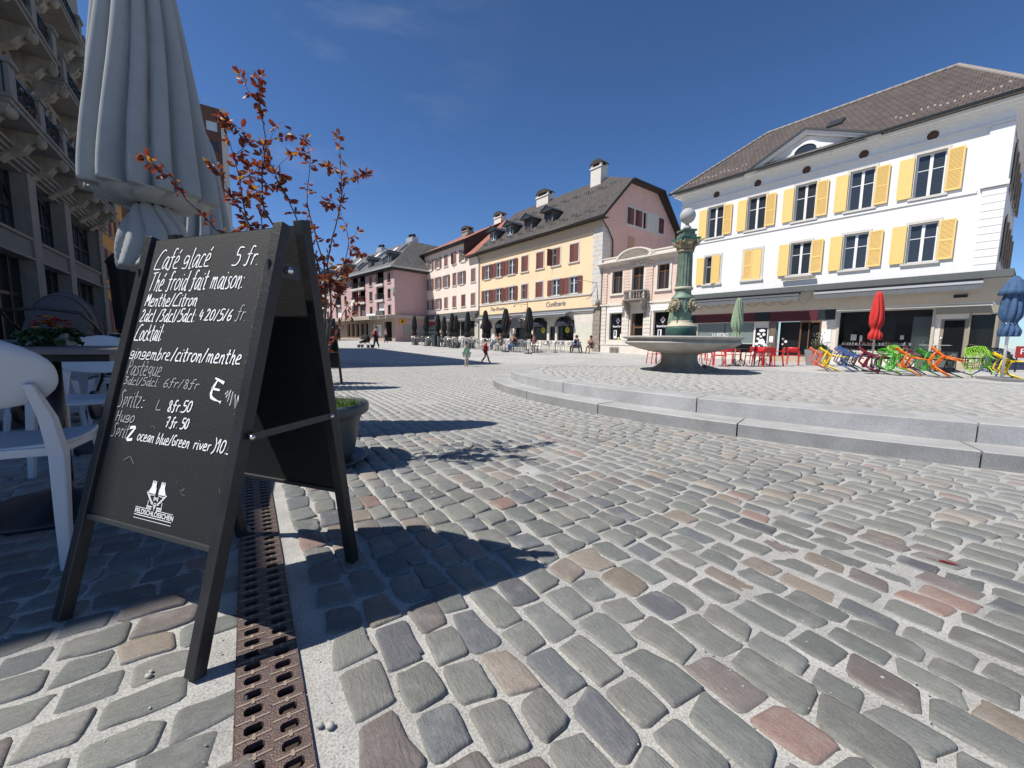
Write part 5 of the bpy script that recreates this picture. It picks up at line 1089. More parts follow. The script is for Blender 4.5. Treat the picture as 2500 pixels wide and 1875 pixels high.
# ================================================================ ornate shaded building on the left, with balconies
LO = Vector((-24.475, 24.3, 0)); LZ = math.atan2(0.81614, -0.57786)
def leftpt(x, y, z=0): return Vector((-24.475-0.57786*x-0.81614*y, 24.3+0.81614*x-0.57786*y, z))
def ornate_building():
    t = thing('ornate_building', 'ornate shaded stone building with wrought iron balconies and arched shop windows', 'building', LO, LZ)
    X0, X1, D = -15.6, .45, 14; H = 21.2
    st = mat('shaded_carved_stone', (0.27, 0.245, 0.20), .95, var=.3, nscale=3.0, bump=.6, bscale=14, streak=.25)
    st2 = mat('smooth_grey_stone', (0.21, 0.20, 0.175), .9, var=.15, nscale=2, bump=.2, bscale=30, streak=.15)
    tan = mat('ochre_frieze_panel', (0.38, 0.27, 0.13), .9, var=.1)
    iron = G['black']
    piers = [(-15.6, -14.4), (-10.55, -9.75), (-6.3, -5.45), (-.35, .45)]; bays = [(-14.4, -10.55), (-9.75, -6.3), (-5.45, -.35)]
    m = MB(); low = [(a, b, .5, 3.72) for a, b in bays]; up = [(a, b, 4.5, 6.85) for a, b in bays]
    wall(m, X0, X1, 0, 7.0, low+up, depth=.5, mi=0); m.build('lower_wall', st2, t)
    for a, b in bays:                                          # glazing with arched tops and iron bars, cloth-like panels between floors
        w = b-a; c = (a+b)/2; g = MB(); g.box(a, b, .42, .44, 4.5, 6.85); wd = g.build('arched_window', G['glassb'], t)
        f = MB(); pts = [(c-w/2*math.cos(math.pi*k/16), 5.55+1.15*math.sin(math.pi*k/16)) for k in range(17)]
        for k in range(16): f.bar((pts[k][0], .38, pts[k][1]), (pts[k+1][0], .38, pts[k+1][1]), .07, .07)
        for k in range(1, 6):
            x = a+w*k/6; zt = 5.55+1.15*math.sqrt(max(0, 1-((x-c)/(w/2))**2)); f.box(x-.03, x+.03, .35, .41, 4.5, zt)
        f.box(a, b, .35, .41, 5.5, 5.58); f.box(a, a+.1, .33, .42, 4.5, 6.85); f.box(b-.1, b, .33, .42, 4.5, 6.85); f.build('window_bars', iron, wd)
        s = MB(); n = 8
        for k in range(n):                                     # spandrels above the arch
            x0, x1 = a+w*k/n, a+w*(k+1)/n; z0 = 5.6+1.2*math.sqrt(max(0, 1-((x0-c)/(w/2))**2)); z1 = 5.6+1.2*math.sqrt(max(0, 1-((x1-c)/(w/2))**2)); s.poly([(x0, .3, z0), (x1, .3, z1), (x1, .3, 6.85), (x0, .3, 6.85)])
        if a < -1000: s.build('spandrel', st2, wd)
        g = MB(); g.box(a, b, .42, .44, .5, 3.72); sw = g.build('shop_window', G['dglass'], t); f = MB()
        for k in range(0, 5): f.box(a+w*k/4-.05, a+w*k/4+.05, .33, .42, .5, 3.72)
        f.box(a, b, .34, .42, 2.3, 2.42); f.build('window_bars', iron, sw)
        p = MB(); p.box(a+.05, b-.05, -.04, 0.0, 3.78, 4.42); p.box(a-.05, b+.05, -.12, 0, 4.42, 4.52, 1); p.box(a-.05, b+.05, -.12, 0, 3.7, 3.78, 1); p.build('ledge_panel', [mat('fabric_grey_panel', (.15, .15, .14), .9) if 'lp' not in G else G['lp'], st2], t)
    G['lp'] = st2
    m = MB()
    for a, b in piers: m.box(a, b, -.12, 0, 0, 6.95)
    for k in range(22): m.box(-.4, .5, -.16, -.12, .2+k*.31, .2+(k+1)*.31-.03)
    m.build('pilaster', st2, t)
    m = MB()
    for a, b, c in ((.18, 6.95, 7.05), (.3, 7.05, 7.17), (.42, 7.17, 7.26)): m.box(X0, X1+a*.5, -a, 0, b, c)
    m.build('cornice', st2, t)
    m = MB()
    for a, b in bays: m.box(a+.3, b-.3, -.03, 0, 7.3, 7.75)
    m.build('frieze_panel', tan, t)
    # upper storeys
    floors = [(7.26, 10.9), (10.9, 14.3), (14.3, 17.6), (17.6, 20.8)]
    bcen = [-12.5, -8.0, -2.9]; holes = []
    for z0, z1 in floors:
        for c in bcen: holes += [(c-1.25, c-.35, z0+.9, z1-.7), (c+.35, c+1.25, z0+.9, z1-.7)]
    m = MB(); wall(m, X0, X1, 7.0, H, holes, depth=.35)
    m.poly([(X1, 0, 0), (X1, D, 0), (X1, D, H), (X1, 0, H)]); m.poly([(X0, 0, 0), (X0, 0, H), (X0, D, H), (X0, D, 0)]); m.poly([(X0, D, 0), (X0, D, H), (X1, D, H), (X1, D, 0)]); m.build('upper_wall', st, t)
    for a, b, c, d in holes:
        g = MB(); g.box(a, b, .3, .32, c, d); w = g.build('window', G['dglass'], t); f = MB(); f.box((a+b)/2-.04, (a+b)/2+.04, .24, .3, c, d); f.box(a, b, .24, .3, d-.7, d-.62); f.build('window_frame', G['wood'], w)
        s = MB(); n = 10; cx = (a+b)/2; r_ = (b-a)/2+.22; zc = d-.35
        for k in range(n):
            a0, a1 = math.pi*k/n, math.pi*(k+1)/n; s.hexa([(cx-r_*math.cos(a0), -.16, zc+r_*math.sin(a0)), (cx-r_*math.cos(a1), -.16, zc+r_*math.sin(a1)), (cx-(r_-.2)*math.cos(a1), -.16, zc+(r_-.2)*math.sin(a1)), (cx-(r_-.2)*math.cos(a0), -.16, zc+(r_-.2)*math.sin(a0)), (cx-r_*math.cos(a0), 0, zc+r_*math.sin(a0)), (cx-r_*math.cos(a1), 0, zc+r_*math.sin(a1)), (cx-(r_-.2)*math.cos(a1), 0, zc+(r_-.2)*math.sin(a1)), (cx-(r_-.2)*math.cos(a0), 0, zc+(r_-.2)*math.sin(a0))])
        s.box(a-.2, a-.02, -.14, 0, c, zc); s.box(b+.02, b+.2, -.14, 0, c, zc); s.ball((cx, -.2, d+.08), .16, .12, .2, 8, 6)
        for q in range(5): s.ball((cx+random.uniform(-.35, .35), -.12, d+random.uniform(.0, .35)), .12, .09, .1, 6, 5)
        s.build('carved_arch', st, w)
    m = MB()
    for z in (10.7, 14.1, 17.4): m.box(X0, X1+.05, -.12, 0, z, z+.18)
    m.box(X0-.1, X1+.5, -.6, 0, 20.6, 21.2); m.build('string_course', st, t)
    m = MB(); m.hexa([(X0-.1, -.5, H), (X1+.4, -.5, H), (X1, D, H), (X0, D, H), (X0+.2, 1.2, H+2.4), (X1-.6, 1.2, H+2.4), (X1-.6, D-1, H+2.4), (X0+.2, D-1, H+2.4)]); m.build('roof', G['slate'], t)
    def balcony(a, b, z, out, posts):
        m = MB(); m.box(a, b, -out, 0, z, z+.14); m.box(a-.06, b+.06, -out-.06, 0, z+.14, z+.24); o = m.build('balcony', st2, t)
        for x in posts:
            p = MB(); p.box(x-.24, x+.24, -out-.02, -out+.4, z+.24, z+1.12); p.box(x-.31, x+.31, -out-.09, -out+.46, z+1.12, z+1.26); p.build('balcony_post', st2, o)
            c = MB(); c.prism([(0, z), (-out+.05, z), (-out+.1, z-.22), (-out*.7, z-.35), (-out*.55, z-.6), (-out*.25, z-.75), (0, z-1.0)], 'x', x-.25, x+.25); c.ball((x, -out+.12, z-.2), .2, .2, .2, 8, 6); c.ball((x, -out*.5, z-.45), .17, .2, .17, 8, 6); c.build('carved_bracket', st, o)
        r = MB(); segs = list(zip(posts, posts[1:]))
        for xa, xb in segs:
            r.bar((xa+.24, -out+.1, z+1.1), (xb-.24, -out+.1, z+1.1), .05, .05); r.bar((xa+.24, -out+.1, z+.34), (xb-.24, -out+.1, z+.34), .04, .04); n = max(2, int((xb-xa-.5)/.55))
            for k in range(n):
                cx = xa+.24+(xb-xa-.48)*(k+.5)/n; hw = (xb-xa-.48)/n/2
                for sg in (1, .66, .36):
                    pts = [(cx+hw*sg*math.cos(q), -out+.1, z+.72+.36*sg*math.sin(q)) for q in [2*math.pi*j/12 for j in range(13)]]; r.tube(pts, .017, 4, cap=False)
                r.bar((cx-hw, -out+.1, z+.34), (cx-hw, -out+.1, z+1.1), .03)
                r.tube([(cx-hw*.9, -out+.1, z+.4), (cx, -out-.04, z+.55), (cx+hw*.9, -out+.1, z+1.05)], .015, 4)
        for x, s in ((a+.05, 1), (b-.05, -1)):
            for k in range(5): r.bar((x, -out+.1+(out-.1)*k/4, z+.3), (x, -out+.1+(out-.1)*k/4, z+1.1), .03)
            r.bar((x, -out+.1, z+1.1), (x, 0, z+1.1), .045)
        r.build('iron_railing', iron, o); return o
    balcony(-15.0, -.9, 7.72, 1.05, [-14.7, -12.3, -9.9, -7.6, -5.3, -3.2, -1.2])
    balcony(-15.0, -10.2, 11.05, 1.15, [-14.7, -12.5, -10.5]); balcony(-8.9, -4.9, 11.05, 1.0, [-8.6, -5.2]); balcony(-3.9, -1.0, 11.05, .8, [-3.6, -1.3])
    balcony(-9.0, -5.0, 14.4, 1.0, [-8.7, -5.3]); balcony(-14.8, -10.4, 14.4, 1.1, [-14.5, -12.5, -10.7]); balcony(-3.9, -1.0, 14.4, .8, [-3.6, -1.3]); balcony(-9, -5, 17.7, .9, [-8.7, -5.3])
    m = MB()                                                   # geraniums and ferns behind the railings
    for cx, cz in ((-13.6, 8.4), (-13.0, 8.3), (-8.0, 11.7), (-7.2, 11.65), (-6.4, 11.7), (-13.6, 11.8)):
        for q in range(60):
            p = Vector((cx+random.gauss(0, .25), -.75+random.gauss(0, .12), cz+random.gauss(0, .2))); d = Vector((random.gauss(0, 1), random.gauss(0, 1), random.gauss(0, 1))).normalized()*.07; e = d.cross(Vector((random.random(), random.random(), 1))).normalized()*.03; m.poly([p-d, p+e, p+d, p-e], 0 if random.random() > .15 else 1)
    m.build('balcony_plants', [mat('balcony_leaf', (.05, .07, .015), .7), mat('balcony_petal', (.3, .03, .02), .6)], t)
    # low wing added out of view, sized to cast shade on the terrace
    m = MB(); m.box(-30.15, X0, 0, 9, 0, 8.7); sw = m.build('added_shade_wing', G['stonegrey'], t); m = MB(); m.box(-30.2, X0, -.1, 9.2, 8.7, 8.8); m.build('shade_wing_roof', G['gutter'], sw)
    m = MB()
    for k in range(5): m.box(-29.5+k*2.8, -27.9+k*2.8, -.03, 0, .5, 3.2); m.box(-29.3+k*2.8, -28.1+k*2.8, -.03, 0, 5, 7.3)
    m.build('shade_wing_windows', G['glass'], sw)
ornate_building()

def ochre_house():
    t = thing('ochre_house', 'shaded ochre house with dark red shutters beyond the ornate stone building', 'building', leftpt(.5, .25), LZ)
    W = 9.5; H = 14.5; hs = []
    zs = [(1.0, 3.2), (4.6, 6.5), (7.6, 9.4), (10.6, 12.4)]; xs = [1.3, 3.0, 4.7, 6.5, 8.3]
    m = MB(); hs = [(x-.45, x+.45, a, b) for x in xs for a, b in zs]; wall(m, 0, W, 0, H, hs, depth=.18); m.poly([(W, 0, 0), (W, 10, 0), (W, 10, H), (W, 0, H)]); m.poly([(0, 0, 0), (0, 0, H), (0, 10, H), (0, 10, 0)])
    m.build('wall', mat('ochre_stucco', (.52, .25, .055), .9, var=.08, nscale=1), t)
    for x in xs:
        for a, b in zs:
            surround(t, x, a, .9, b-a, 'stonegrey', t=.1)
            for s in (-1, 1): shutter(t, x+s*.45, a+.02, .44, b-a-.04, 'bshut', side=-s, y=-.04)
    m = MB(); m.poly([(-.3, -.7, H), (W+.3, -.7, H), (W+.3, 5, H+3.2), (-.3, 5, H+3.2)]); m.poly([(-.3, 5, H+3.2), (W+.3, 5, H+3.2), (W+.3, 10.7, H), (-.3, 10.7, H)]); m.build('roof', G['tile_brown'], t)
    m = MB(); m.box(0, W, -.12, 0, 3.9, 4.15); m.tube([(.3, -.1, 4.0), (1.6, -1.2, 4.2), (2.6, -1.9, 4.15)], .03, 5); m.tube([(.3, -.1, 7.1), (2.6, -1.2, 7.0), (4.5, -2.0, 6.9)], .02, 5); m.build('string_course', G['stonegrey'], t)
ochre_house()
def far_roof_house():
    t = thing('tiled_roof_house', 'low house with brown tiled roof and a metal parapet, below the brown tower', 'building', (-42.0, 52, 1.6), R(-14))
    m = MB(); m.box(-9, 10, 0, 9, 0, 10.2); m.build('wall', G['stonegrey'], t)
    m = MB(); m.poly([(-9.5, -.6, 10.2), (10.5, -.6, 10.2), (9.5, 4.5, 12.9), (-9.5, 4.5, 12.9)]); m.poly([(9.5, 4.5, 12.9), (10.5, -.6, 10.2), (10.5, 9.6, 10.2)]); m.poly([(-9.5, 4.5, 12.9), (9.5, 4.5, 12.9), (10.5, 9.6, 10.2), (-9.5, 9.6, 10.2)]); rf = m.build('roof', G['tile_brown'], t)
    m = MB(); m.box(-9, 2.5, 5.0, 5.6, 12.4, 14.2); m.build('metal_parapet', G['alu'], rf)
    m = MB()
    for k in range(40): m.box(-9+k*.48, -8.86+k*.48, 1.0+(k % 3)*.3, 1.05+(k % 3)*.3, 11.0+(k % 3)*.16, 11.25+(k % 3)*.16)
    m.build('snow_guards', G['black'], rf)
far_roof_house()
def tower():
    t = thing('brown_tower', 'tall brown panel-clad tower block rising behind the parasols', 'building', (-52.6, 76.0, 0), R(37))
    H = 41.0; W = 14.0; hs = []
    br = brickmat('brown_cladding', (.105, .05, .035), (.125, .06, .042), (.05, .028, .02), 1.1, 1.6, .03, .3)
    m = MB()
    for f in range(11):
        for k in range(6): hs.append((-W+.9+k*2.2, -W+2.5+k*2.2, 4+f*3.3, 5.6+f*3.3))
    wall(m, -W, 0, 0, H, hs, depth=.2); m.box(-W, 0, .21, 12, 0, H); m.build('wall', br, t)
    m = MB(); m.box(0, .9, -.2, 12.2, 0, H+.2); m.build('concrete_edge', G['concrete'], t)
    for i, (a, b, c, d) in enumerate(hs):
        mt = G['alu'] if (i % 12 in (3, 4, 5)) else G['glass']; link('window', cached(('tw', i % 12 in (3, 4, 5)), lambda: (lambda q: (q.box(0, 1.6, 0, .03, 0, 1.6), q)[1])(MB()).mesh('window', mt)), t, (a, .12, c))
    m = MB()
    for k in range(8): m.bar((-W+k*2, 0, H), (-W+k*2, 0, H+1), .05)
    m.bar((-W, 0, H+1), (0, 0, H+1), .05); m.build('roof_railing', G['alu'], t)
tower()

def side_street_house():
    t = thing('side_street_house', 'brownish house front partly visible beyond the right corner of the white house', 'building', (29.5, 21.5, 0), R(-60))
    m = MB(); H = 9.5; hs = [(x-.5, x+.5, z, z+1.7) for x in (1.5, 4, 6.5, 9) for z in (4.6, 7.2)]+[(1.0, 3.2, .7, 2.9), (4.2, 6.6, .7, 2.9)]
    wall(m, 0, 12, 0, H, hs, depth=.2); m.box(0, 12, .21, 8, 0, H); m.build('wall', mat('umber_plaster', (.30, .21, .15), .9, var=.1), t)
    m = MB(); m.poly([(-.3, -.5, H), (12.3, -.5, H), (12.3, 4, H+3), (-.3, 4, H+3)]); m.poly([(-.3, 4, H+3), (12.3, 4, H+3), (12.3, 8.5, H), (-.3, 8.5, H)]); m.build('roof', G['tile_brown'], t)
    for a, b, c, d in hs: q = MB(); q.box(a, b, .12, .15, c, d); q.build('window', G['glass'], t)
    m = MB(); m.box(.8, 6.8, -.06, 0, 2.95, 3.6); m.build('violet_fascia', mat('violet_sign_paint', (.12, .08, .25), .5), t)
side_street_house()
# ---------------------------------------------------------------- handwriting: single-stroke glyphs (width, strokes), cap height 1
GL = {
'C': (.62, [[(.66,.93),(.5,1.0),(.25,.82),(.05,.4),(.0,.06),(.12,.0),(.6,.0)]]), 'a': (.46, [[(.42,.50),(.25,.6),(.05,.36),(.03,.06),(.18,.04),(.40,.46)],[(.43,.58),(.37,.02),(.52,.0)]]),
'f': (.38, [[(.46,.96),(.34,1.03),(.22,.85),(.14,.0),(-.05,.0)],[(.02,.58),(.36,.60)]]), 'e': (.42, [[(.03,.26),(.30,.36),(.31,.56),(.16,.6),(.02,.3),(.05,.02),(.40,.0)]]),
'\u00e9': (.42, [[(.03,.26),(.30,.36),(.31,.56),(.16,.6),(.02,.3),(.05,.02),(.40,.0)],[(.24,.76),(.36,.94)]]), '\u00e8': (.42, [[(.03,.26),(.30,.36),(.31,.56),(.16,.6),(.02,.3),(.05,.02),(.40,.0)],[(.12,.94),(.24,.76)]]),
'g': (.46, [[(.38,.56),(.14,.6),(.03,.4),(.12,.22),(.34,.34),(.40,.58)],[(.40,.58),(.34,.02),(-.02,.0)]]), 'l': (.22, [[(.16,.98),(.07,.02),(.2,.0)]]), 'c': (.38, [[(.38,.54),(.2,.6),(.04,.3),(.04,.02),(.36,.0)]]),
'5': (.46, [[(.50,.98),(.18,.98),(.12,.58),(.36,.56),(.42,.25),(.24,.0),(-.06,.0)]]), 'r': (.32, [[(.08,.6),(.03,.0)],[(.06,.38),(.2,.58),(.34,.54)]]), '.': (.12, [[(.02,.03),(.05,.0)]]),
'T': (.5, [[(.0,.97),(.52,1.02)],[(.24,1.0),(.12,.0)]]), 'h': (.44, [[(.14,.98),(.03,.0)],[(.06,.34),(.24,.58),(.33,.44),(.30,.0),(.42,.0)]]), 'o': (.44, [[(.26,.6),(.06,.42),(.03,.08),(.18,.0),(.36,.16),(.40,.48),(.26,.6)]]),
'i': (.18, [[(.09,.6),(.04,.02),(.14,.0)],[(.11,.78),(.13,.83)]]), 'd': (.46, [[(.40,.50),(.2,.58),(.04,.3),(.06,.02),(.2,.04),(.38,.36)],[(.46,1.0),(.36,.02),(.5,.0)]]),
't': (.34, [[(.2,.95),(.12,.06),(.30,.0)],[(.0,.60),(.34,.64)]]), 'm': (.62, [[(.07,.6),(.02,.0)],[(.05,.4),(.2,.58),(.25,.42),(.22,.0)],[(.25,.4),(.42,.58),(.48,.42),(.46,.0),(.58,.0)]]),
's': (.34, [[(.34,.56),(.16,.58),(.12,.4),(.26,.24),(.20,.02),(-.02,.0)]]), 'n': (.42, [[(.07,.6),(.02,.0)],[(.05,.36),(.24,.58),(.32,.44),(.29,.0),(.38,.0)]]), ':': (.14, [[(.06,.55),(.07,.5)],[(.03,.08),(.04,.02)]]),
'M': (.55, [[(.0,.0),(.12,.95),(.22,.35),(.42,.98),(.46,.0)]]), '/': (.34, [[(-.02,-.05),(.32,.98)]]), '2': (.42, [[(.02,.78),(.16,.98),(.32,.8),(.2,.4),(.0,.0),(.38,.02)]]), '3': (.42, [[(.02,.94),(.34,.94),(.14,.55),(.34,.42),(.28,.06),(-.02,.0)]]),
'4': (.42, [[(.16,.95),(.02,.36),(.36,.40)],[(.30,.72),(.22,.0)]]), '0': (.44, [[(.28,.95),(.08,.72),(.03,.16),(.16,.0),(.34,.2),(.40,.75),(.28,.95)]]), '6': (.42, [[(.36,.96),(.12,.6),(.03,.14),(.16,.0),(.34,.14),(.32,.42),(.08,.36)]]),
'b': (.42, [[(.16,1.0),(.03,.02),(.22,.02),(.36,.3),(.28,.54),(.08,.4)]]), 'P': (.42, [[(.06,.0),(.12,.95),(.36,.92),(.38,.62),(.08,.48)]]), 'q': (.44, [[(.38,.54),(.14,.6),(.03,.34),(.16,.16),(.36,.36)],[(.40,.6),(.32,-.02),(.4,-.04)]]),
'u': (.44, [[(.06,.58),(.03,.1),(.14,.0),(.32,.2)],[(.38,.58),(.33,.02),(.46,.0)]]), 'S': (.46, [[(.48,.9),(.30,1.02),(.14,.8),(.30,.4),(.22,.04),(-.08,.0)]]), 'p': (.42, [[(.08,.6),(.0,-.08)],[(.06,.48),(.28,.6),(.34,.38),(.18,.18),(.04,.22)]]),
'z': (.38, [[(.04,.58),(.34,.58),(.02,.02),(.36,.0)]]), 'L': (.42, [[(.08,.98),(.02,.04),(.38,.0)]]), '8': (.42, [[(.34,.85),(.2,.98),(.08,.76),(.32,.3),(.2,.0),(.04,.16),(.28,.6),(.34,.85)]]), 'H': (.5, [[(.1,.95),(.02,.0)],[(.44,.98),(.36,.0)],[(.05,.5),(.42,.52)]]),
'7': (.4, [[(.04,.92),(.38,.96),(.14,.0)],[(.08,.48),(.34,.52)]]), 'G': (.46, [[(.42,.9),(.2,.95),(.02,.4),(.14,.02),(.36,.12),(.38,.42),(.2,.40)]]), 'v': (.4, [[(.04,.58),(.16,.02),(.38,.6)]]), ')': (.28, [[(.08,1.1),(.24,.6),(.16,.1),(-.04,-.15)]]), '(': (.28, [[(.24,1.1),(.04,.6),(.06,.1),(.2,-.15)]]),
'1': (.26, [[(.0,.6),(.2,.98),(.12,.0)]]), 'k': (.42, [[(.14,1.0),(.03,.0)],[(.34,.58),(.06,.26),(.36,.0)]]), ' ': (.26, []), 'Z': (.5, [[(.02,.95),(.46,.98),(.0,.02),(.46,.0)]]), 'E': (.5, [[(.55,.98),(.15,.86),(.02,.0),(.48,-.08)],[(.06,.48),(.38,.50)]]),
}
def smooth(p, n=5):
    if len(p) < 3: return p
    q = [p[0]]+p+[p[-1]]; out = []
    for i in range(1, len(q)-2):
        for k in range(n):
            t = k/n; t2, t3 = t*t, t*t*t
            out.append(tuple(.5*((2*q[i][j])+(-q[i-1][j]+q[i+1][j])*t+(2*q[i-1][j]-5*q[i][j]+4*q[i+1][j]-q[i+2][j])*t2+(-q[i-1][j]+3*q[i][j]-3*q[i+1][j]+q[i+2][j])*t3) for j in (0, 1)))
    out.append(p[-1]); return out
def ribbon(m, pts, w, y, mi=0, ragged=.25):
    n = len(pts)
    if n < 2: return
    L, Rr = [], []
    for i, p in enumerate(pts):
        a = pts[max(i-1, 0)]; b = pts[min(i+1, n-1)]; dx, dz = b[0]-a[0], b[1]-a[1]; l = math.hypot(dx, dz) or 1
        ww = w/2*(1+random.uniform(-ragged, ragged)); L.append((p[0]-dz/l*ww, y, p[1]+dx/l*ww)); Rr.append((p[0]+dz/l*ww, y, p[1]-dx/l*ww))
    m.add(L+Rr, [(i, n+i, n+i+1, i+1) for i in range(n-1)], mi)
def write(m, s, a, b, cap, w, y, mi=0, slant=.0):
    """text from baseline point a to b, cap height cap"""
    tot = sum(GL[c][0]+.08 for c in s)-.08; L = math.hypot(b[0]-a[0], b[1]-a[1]); ex = ((b[0]-a[0])/L, (b[1]-a[1])/L); sx = L/tot; x = 0
    for c in s:
        wd, st = GL[c]; jz = random.uniform(-.02, .02)
        for q in st:
            pts = [(a[0]+ex[0]*((x+px)*sx+pz*slant*cap)-ex[1]*(pz+jz)*cap, a[1]+ex[1]*((x+px)*sx)+ex[0]*(pz+jz)*cap) for px, pz in smooth(q)]
            ribbon(m, pts, w, y, mi)
        x += wd+.08

# ---------------------------------------------------------------- A-frame chalkboards
CHB = mat('chalkboard_face', (0.013, 0.0145, 0.0155), 0.62, var=.22, nscale=3, bump=.35, bscale=420, spec=.35)
def _chbcol():
    nt = CHB.node_tree; b = nt.nodes['Principled BSDF']; L = nt.links; N = nt.nodes.new   # worn chalk dust
    tc = N('ShaderNodeTexCoord'); n = N('ShaderNodeTexNoise'); n.inputs['Scale'].default_value = 650; n.inputs['Detail'].default_value = 2; L.new(tc.outputs['Object'], n.inputs['Vector'])
    r = N('ShaderNodeMapRange'); r.inputs['From Min'].default_value = .56; r.inputs['From Max'].default_value = .8; r.inputs['To Max'].default_value = .35; L.new(n.outputs['Fac'], r.inputs['Value'])
    src = b.inputs['Base Color'].links[0].from_socket; mx = N('ShaderNodeMix'); mx.data_type = 'RGBA'; mx.inputs['B'].default_value = (.07, .075, .08, 1); L.new(src, mx.inputs['A']); L.new(r.outputs['Result'], mx.inputs['Factor']); L.new(mx.outputs['Result'], b.inputs['Base Color'])
_chbcol()
BLKW = mat('black_stained_wood', (0.016, 0.016, 0.017), 0.42, var=.3, nscale=9, bump=.15, bscale=80)
CHK = mat('white_chalk_pen', (0.82, 0.83, 0.84), .8); CHK2 = mat('faded_chalk', (0.36, 0.37, 0.38), .9, var=.3, nscale=160); CHK3 = mat('ghost_chalk', (0.12, 0.125, 0.13), .9, var=.4, nscale=160)
def aboard_frame(t, y0, tilt, sign, writing=None):
    """one leaf of the A-frame: hinged leaf leaning by tilt; sign -1 faces the front"""
    f = thing('leaf', None, None); f.parent = t; f.location = (-.296, y0, 0); f.rotation_euler = (-tilt if sign < 0 else tilt, 0, 0)
    for k in ('label', 'category'):
        if k in f: del f[k]
    for a, b in ((-.055, -.016), (.588, .627)):
        m = MB(); m.box(a, b, -.018, .018, 0.0, 1.335); m.build('leg', BLKW, f, bevel=.0025)
    m = MB(); m.box(-.016, .588, -.004 if sign < 0 else -.004, .006, .341, 1.322); p = m.build('chalk_panel', CHB, f)
    m = MB(); m.box(-.016, .588, -.012, .010, .325, .341); m.build('bottom_rail', G['gutter'], f, bevel=.002)
    return f, p
def chalkboard(name, label, loc, rz, text):
    t = thing(name, label, 'chalkboard', loc, rz)
    f, p = aboard_frame(t, -.305, R(15), -1)
    f2, p2 = aboard_frame(t, .305, R(8.2), 1)
    m = MB()
    for x in (-.33, .31): m.box(x-.004, x+.004, -.02, .10, 1.12, 1.17); m.lathe([(.008, 0), (.008, .012)], 10); m.xf(len(m.v)-20, Matrix.Translation((x, .04, 1.145)) @ Matrix.Rotation(R(90), 4, 'Y'))
    m.build('hinge', G['gutter'], t)
    m = MB(); m.bar((.345, -.135, .635), (.345, .185, .645), .004, .022); m.build('strut', mat('grey_steel_strut', (.06, .06, .062), .5, .5), t)
    m = MB(); m.ball((.350, -.13, .635), .008); m.ball((.350, .18, .645), .008); m.ball((.322, .05, 1.145), .012); m.build('bolt', G['chrome'], t)
    if not text: return t
    Y = -.0058; m = MB()
    W = lambda s, a, b, c, w=.0042, mi=0, sl=.12: write(m, s, a, b, c, w, Y-random.uniform(0, .0003), mi, sl)
    W('Caf\u00e9 glac\u00e9', (.022, 1.208), (.31, 1.205), .074); W('5 fr.', (.425, 1.205), (.54, 1.200), .062)
    W('Th\u00e9 froid fait maison:', (.019, 1.126), (.492, 1.123), .068); W('Menthe/Citron', (.017, 1.069), (.290, 1.066), .046); W('2dcl /3dcl/5dcl:', (.011, 1.013), (.300, 1.011), .044); W('4.20/5/6', (.318, 1.016), (.47, 1.014), .038); W('fr.', (.49, 1.014), (.535, 1.012), .05, .003, 1)
    W('Cocktail:', (.004, .943), (.151, .944), .058); W('gingembre', (.002, .877), (.215, .876), .042, .0035); W('/citron/menthe', (.225, .876), (.55, .874), .046, .0045); W('Past\u00e8que', (.005, .819), (.19, .820), .052, .003, 1)
    W('3dcl/5dcl:', (.004, .785), (.19, .785), .027, .0028, 1); W('6fr/8fr', (.215, .785), (.386, .786), .030, .0028, 1); W('Spritz', (.002, .705), (.118, .710), .058, .003, 1); W(':', (.128, .708), (.139, .709), .05, .007, 0); W('L', (.205, .708), (.231, .709), .034, .003, 1); W('8fr.50', (.263, .706), (.375, .713), .036)
    W('Hugo', (.006, .655), (.106, .658), .038, .0032, 1); W('7.fr. 50', (.270, .656), (.377, .659), .033); W('Sprit', (.003, .604), (.09, .604), .046, .0032, 1); W('Z', (.092, .600), (.122, .602), .04, .009, 0)
    W('ocean blue/Green', (.144, .602), (.40, .602), .034, .0032, 0); W('river', (.42, .602), (.495, .602), .032, .0036); W(')10.5', (.505, .602), (.590, .603), .040, .0038)
    for q in ([(.455, .826), (.498, .812)], [(.468, .82), (.452, .79), (.455, .765), (.50, .752)], [(.447, .793), (.485, .789)]): ribbon(m, smooth(q), .0075, Y, 0, .6)
    zz = [(.512, .778), (.522, .790), (.518, .768), (.534, .792), (.528, .756), (.545, .788), (.541, .744), (.556, .780), (.566, .738), (.570, .778), (.582, .728), (.586, .806), (.578, .722)]
    ribbon(m, zz, .0045, Y-.0003, 0, .5)
    ribbon(m, smooth([(.20, .650), (.212, .655), (.222, .646)]), .0025, Y, 2); ribbon(m, smooth([(.10, .53), (.13, .545), (.155, .525)]), .0035, Y, 2); ribbon(m, smooth([(.40, .47), (.42, .48), (.41, .465), (.43, .46)]), .002, Y, 2)
    for k in range(60): a, b = random.uniform(0, .56), random.uniform(.36, 1.3); ribbon(m, [(a, b), (a+random.uniform(-.004, .004), b+random.uniform(-.004, .004))], .0012, Y, 2)
    for k in range(26): b = random.uniform(.4, 1.3); ribbon(m, [(.575+random.uniform(-.01, .008), b), (.575+random.uniform(-.01, .008), b+random.uniform(.002, .02))], .0016, Y, 2)
    m.build('handwriting', [CHK, CHK2, CHK3], p)
    m = MB(); E = lambda pts, w=.0022: ribbon(m, pts, w, Y-.0002, 0, 0)                                   # brewery emblem
    cx = .302; b0 = .405
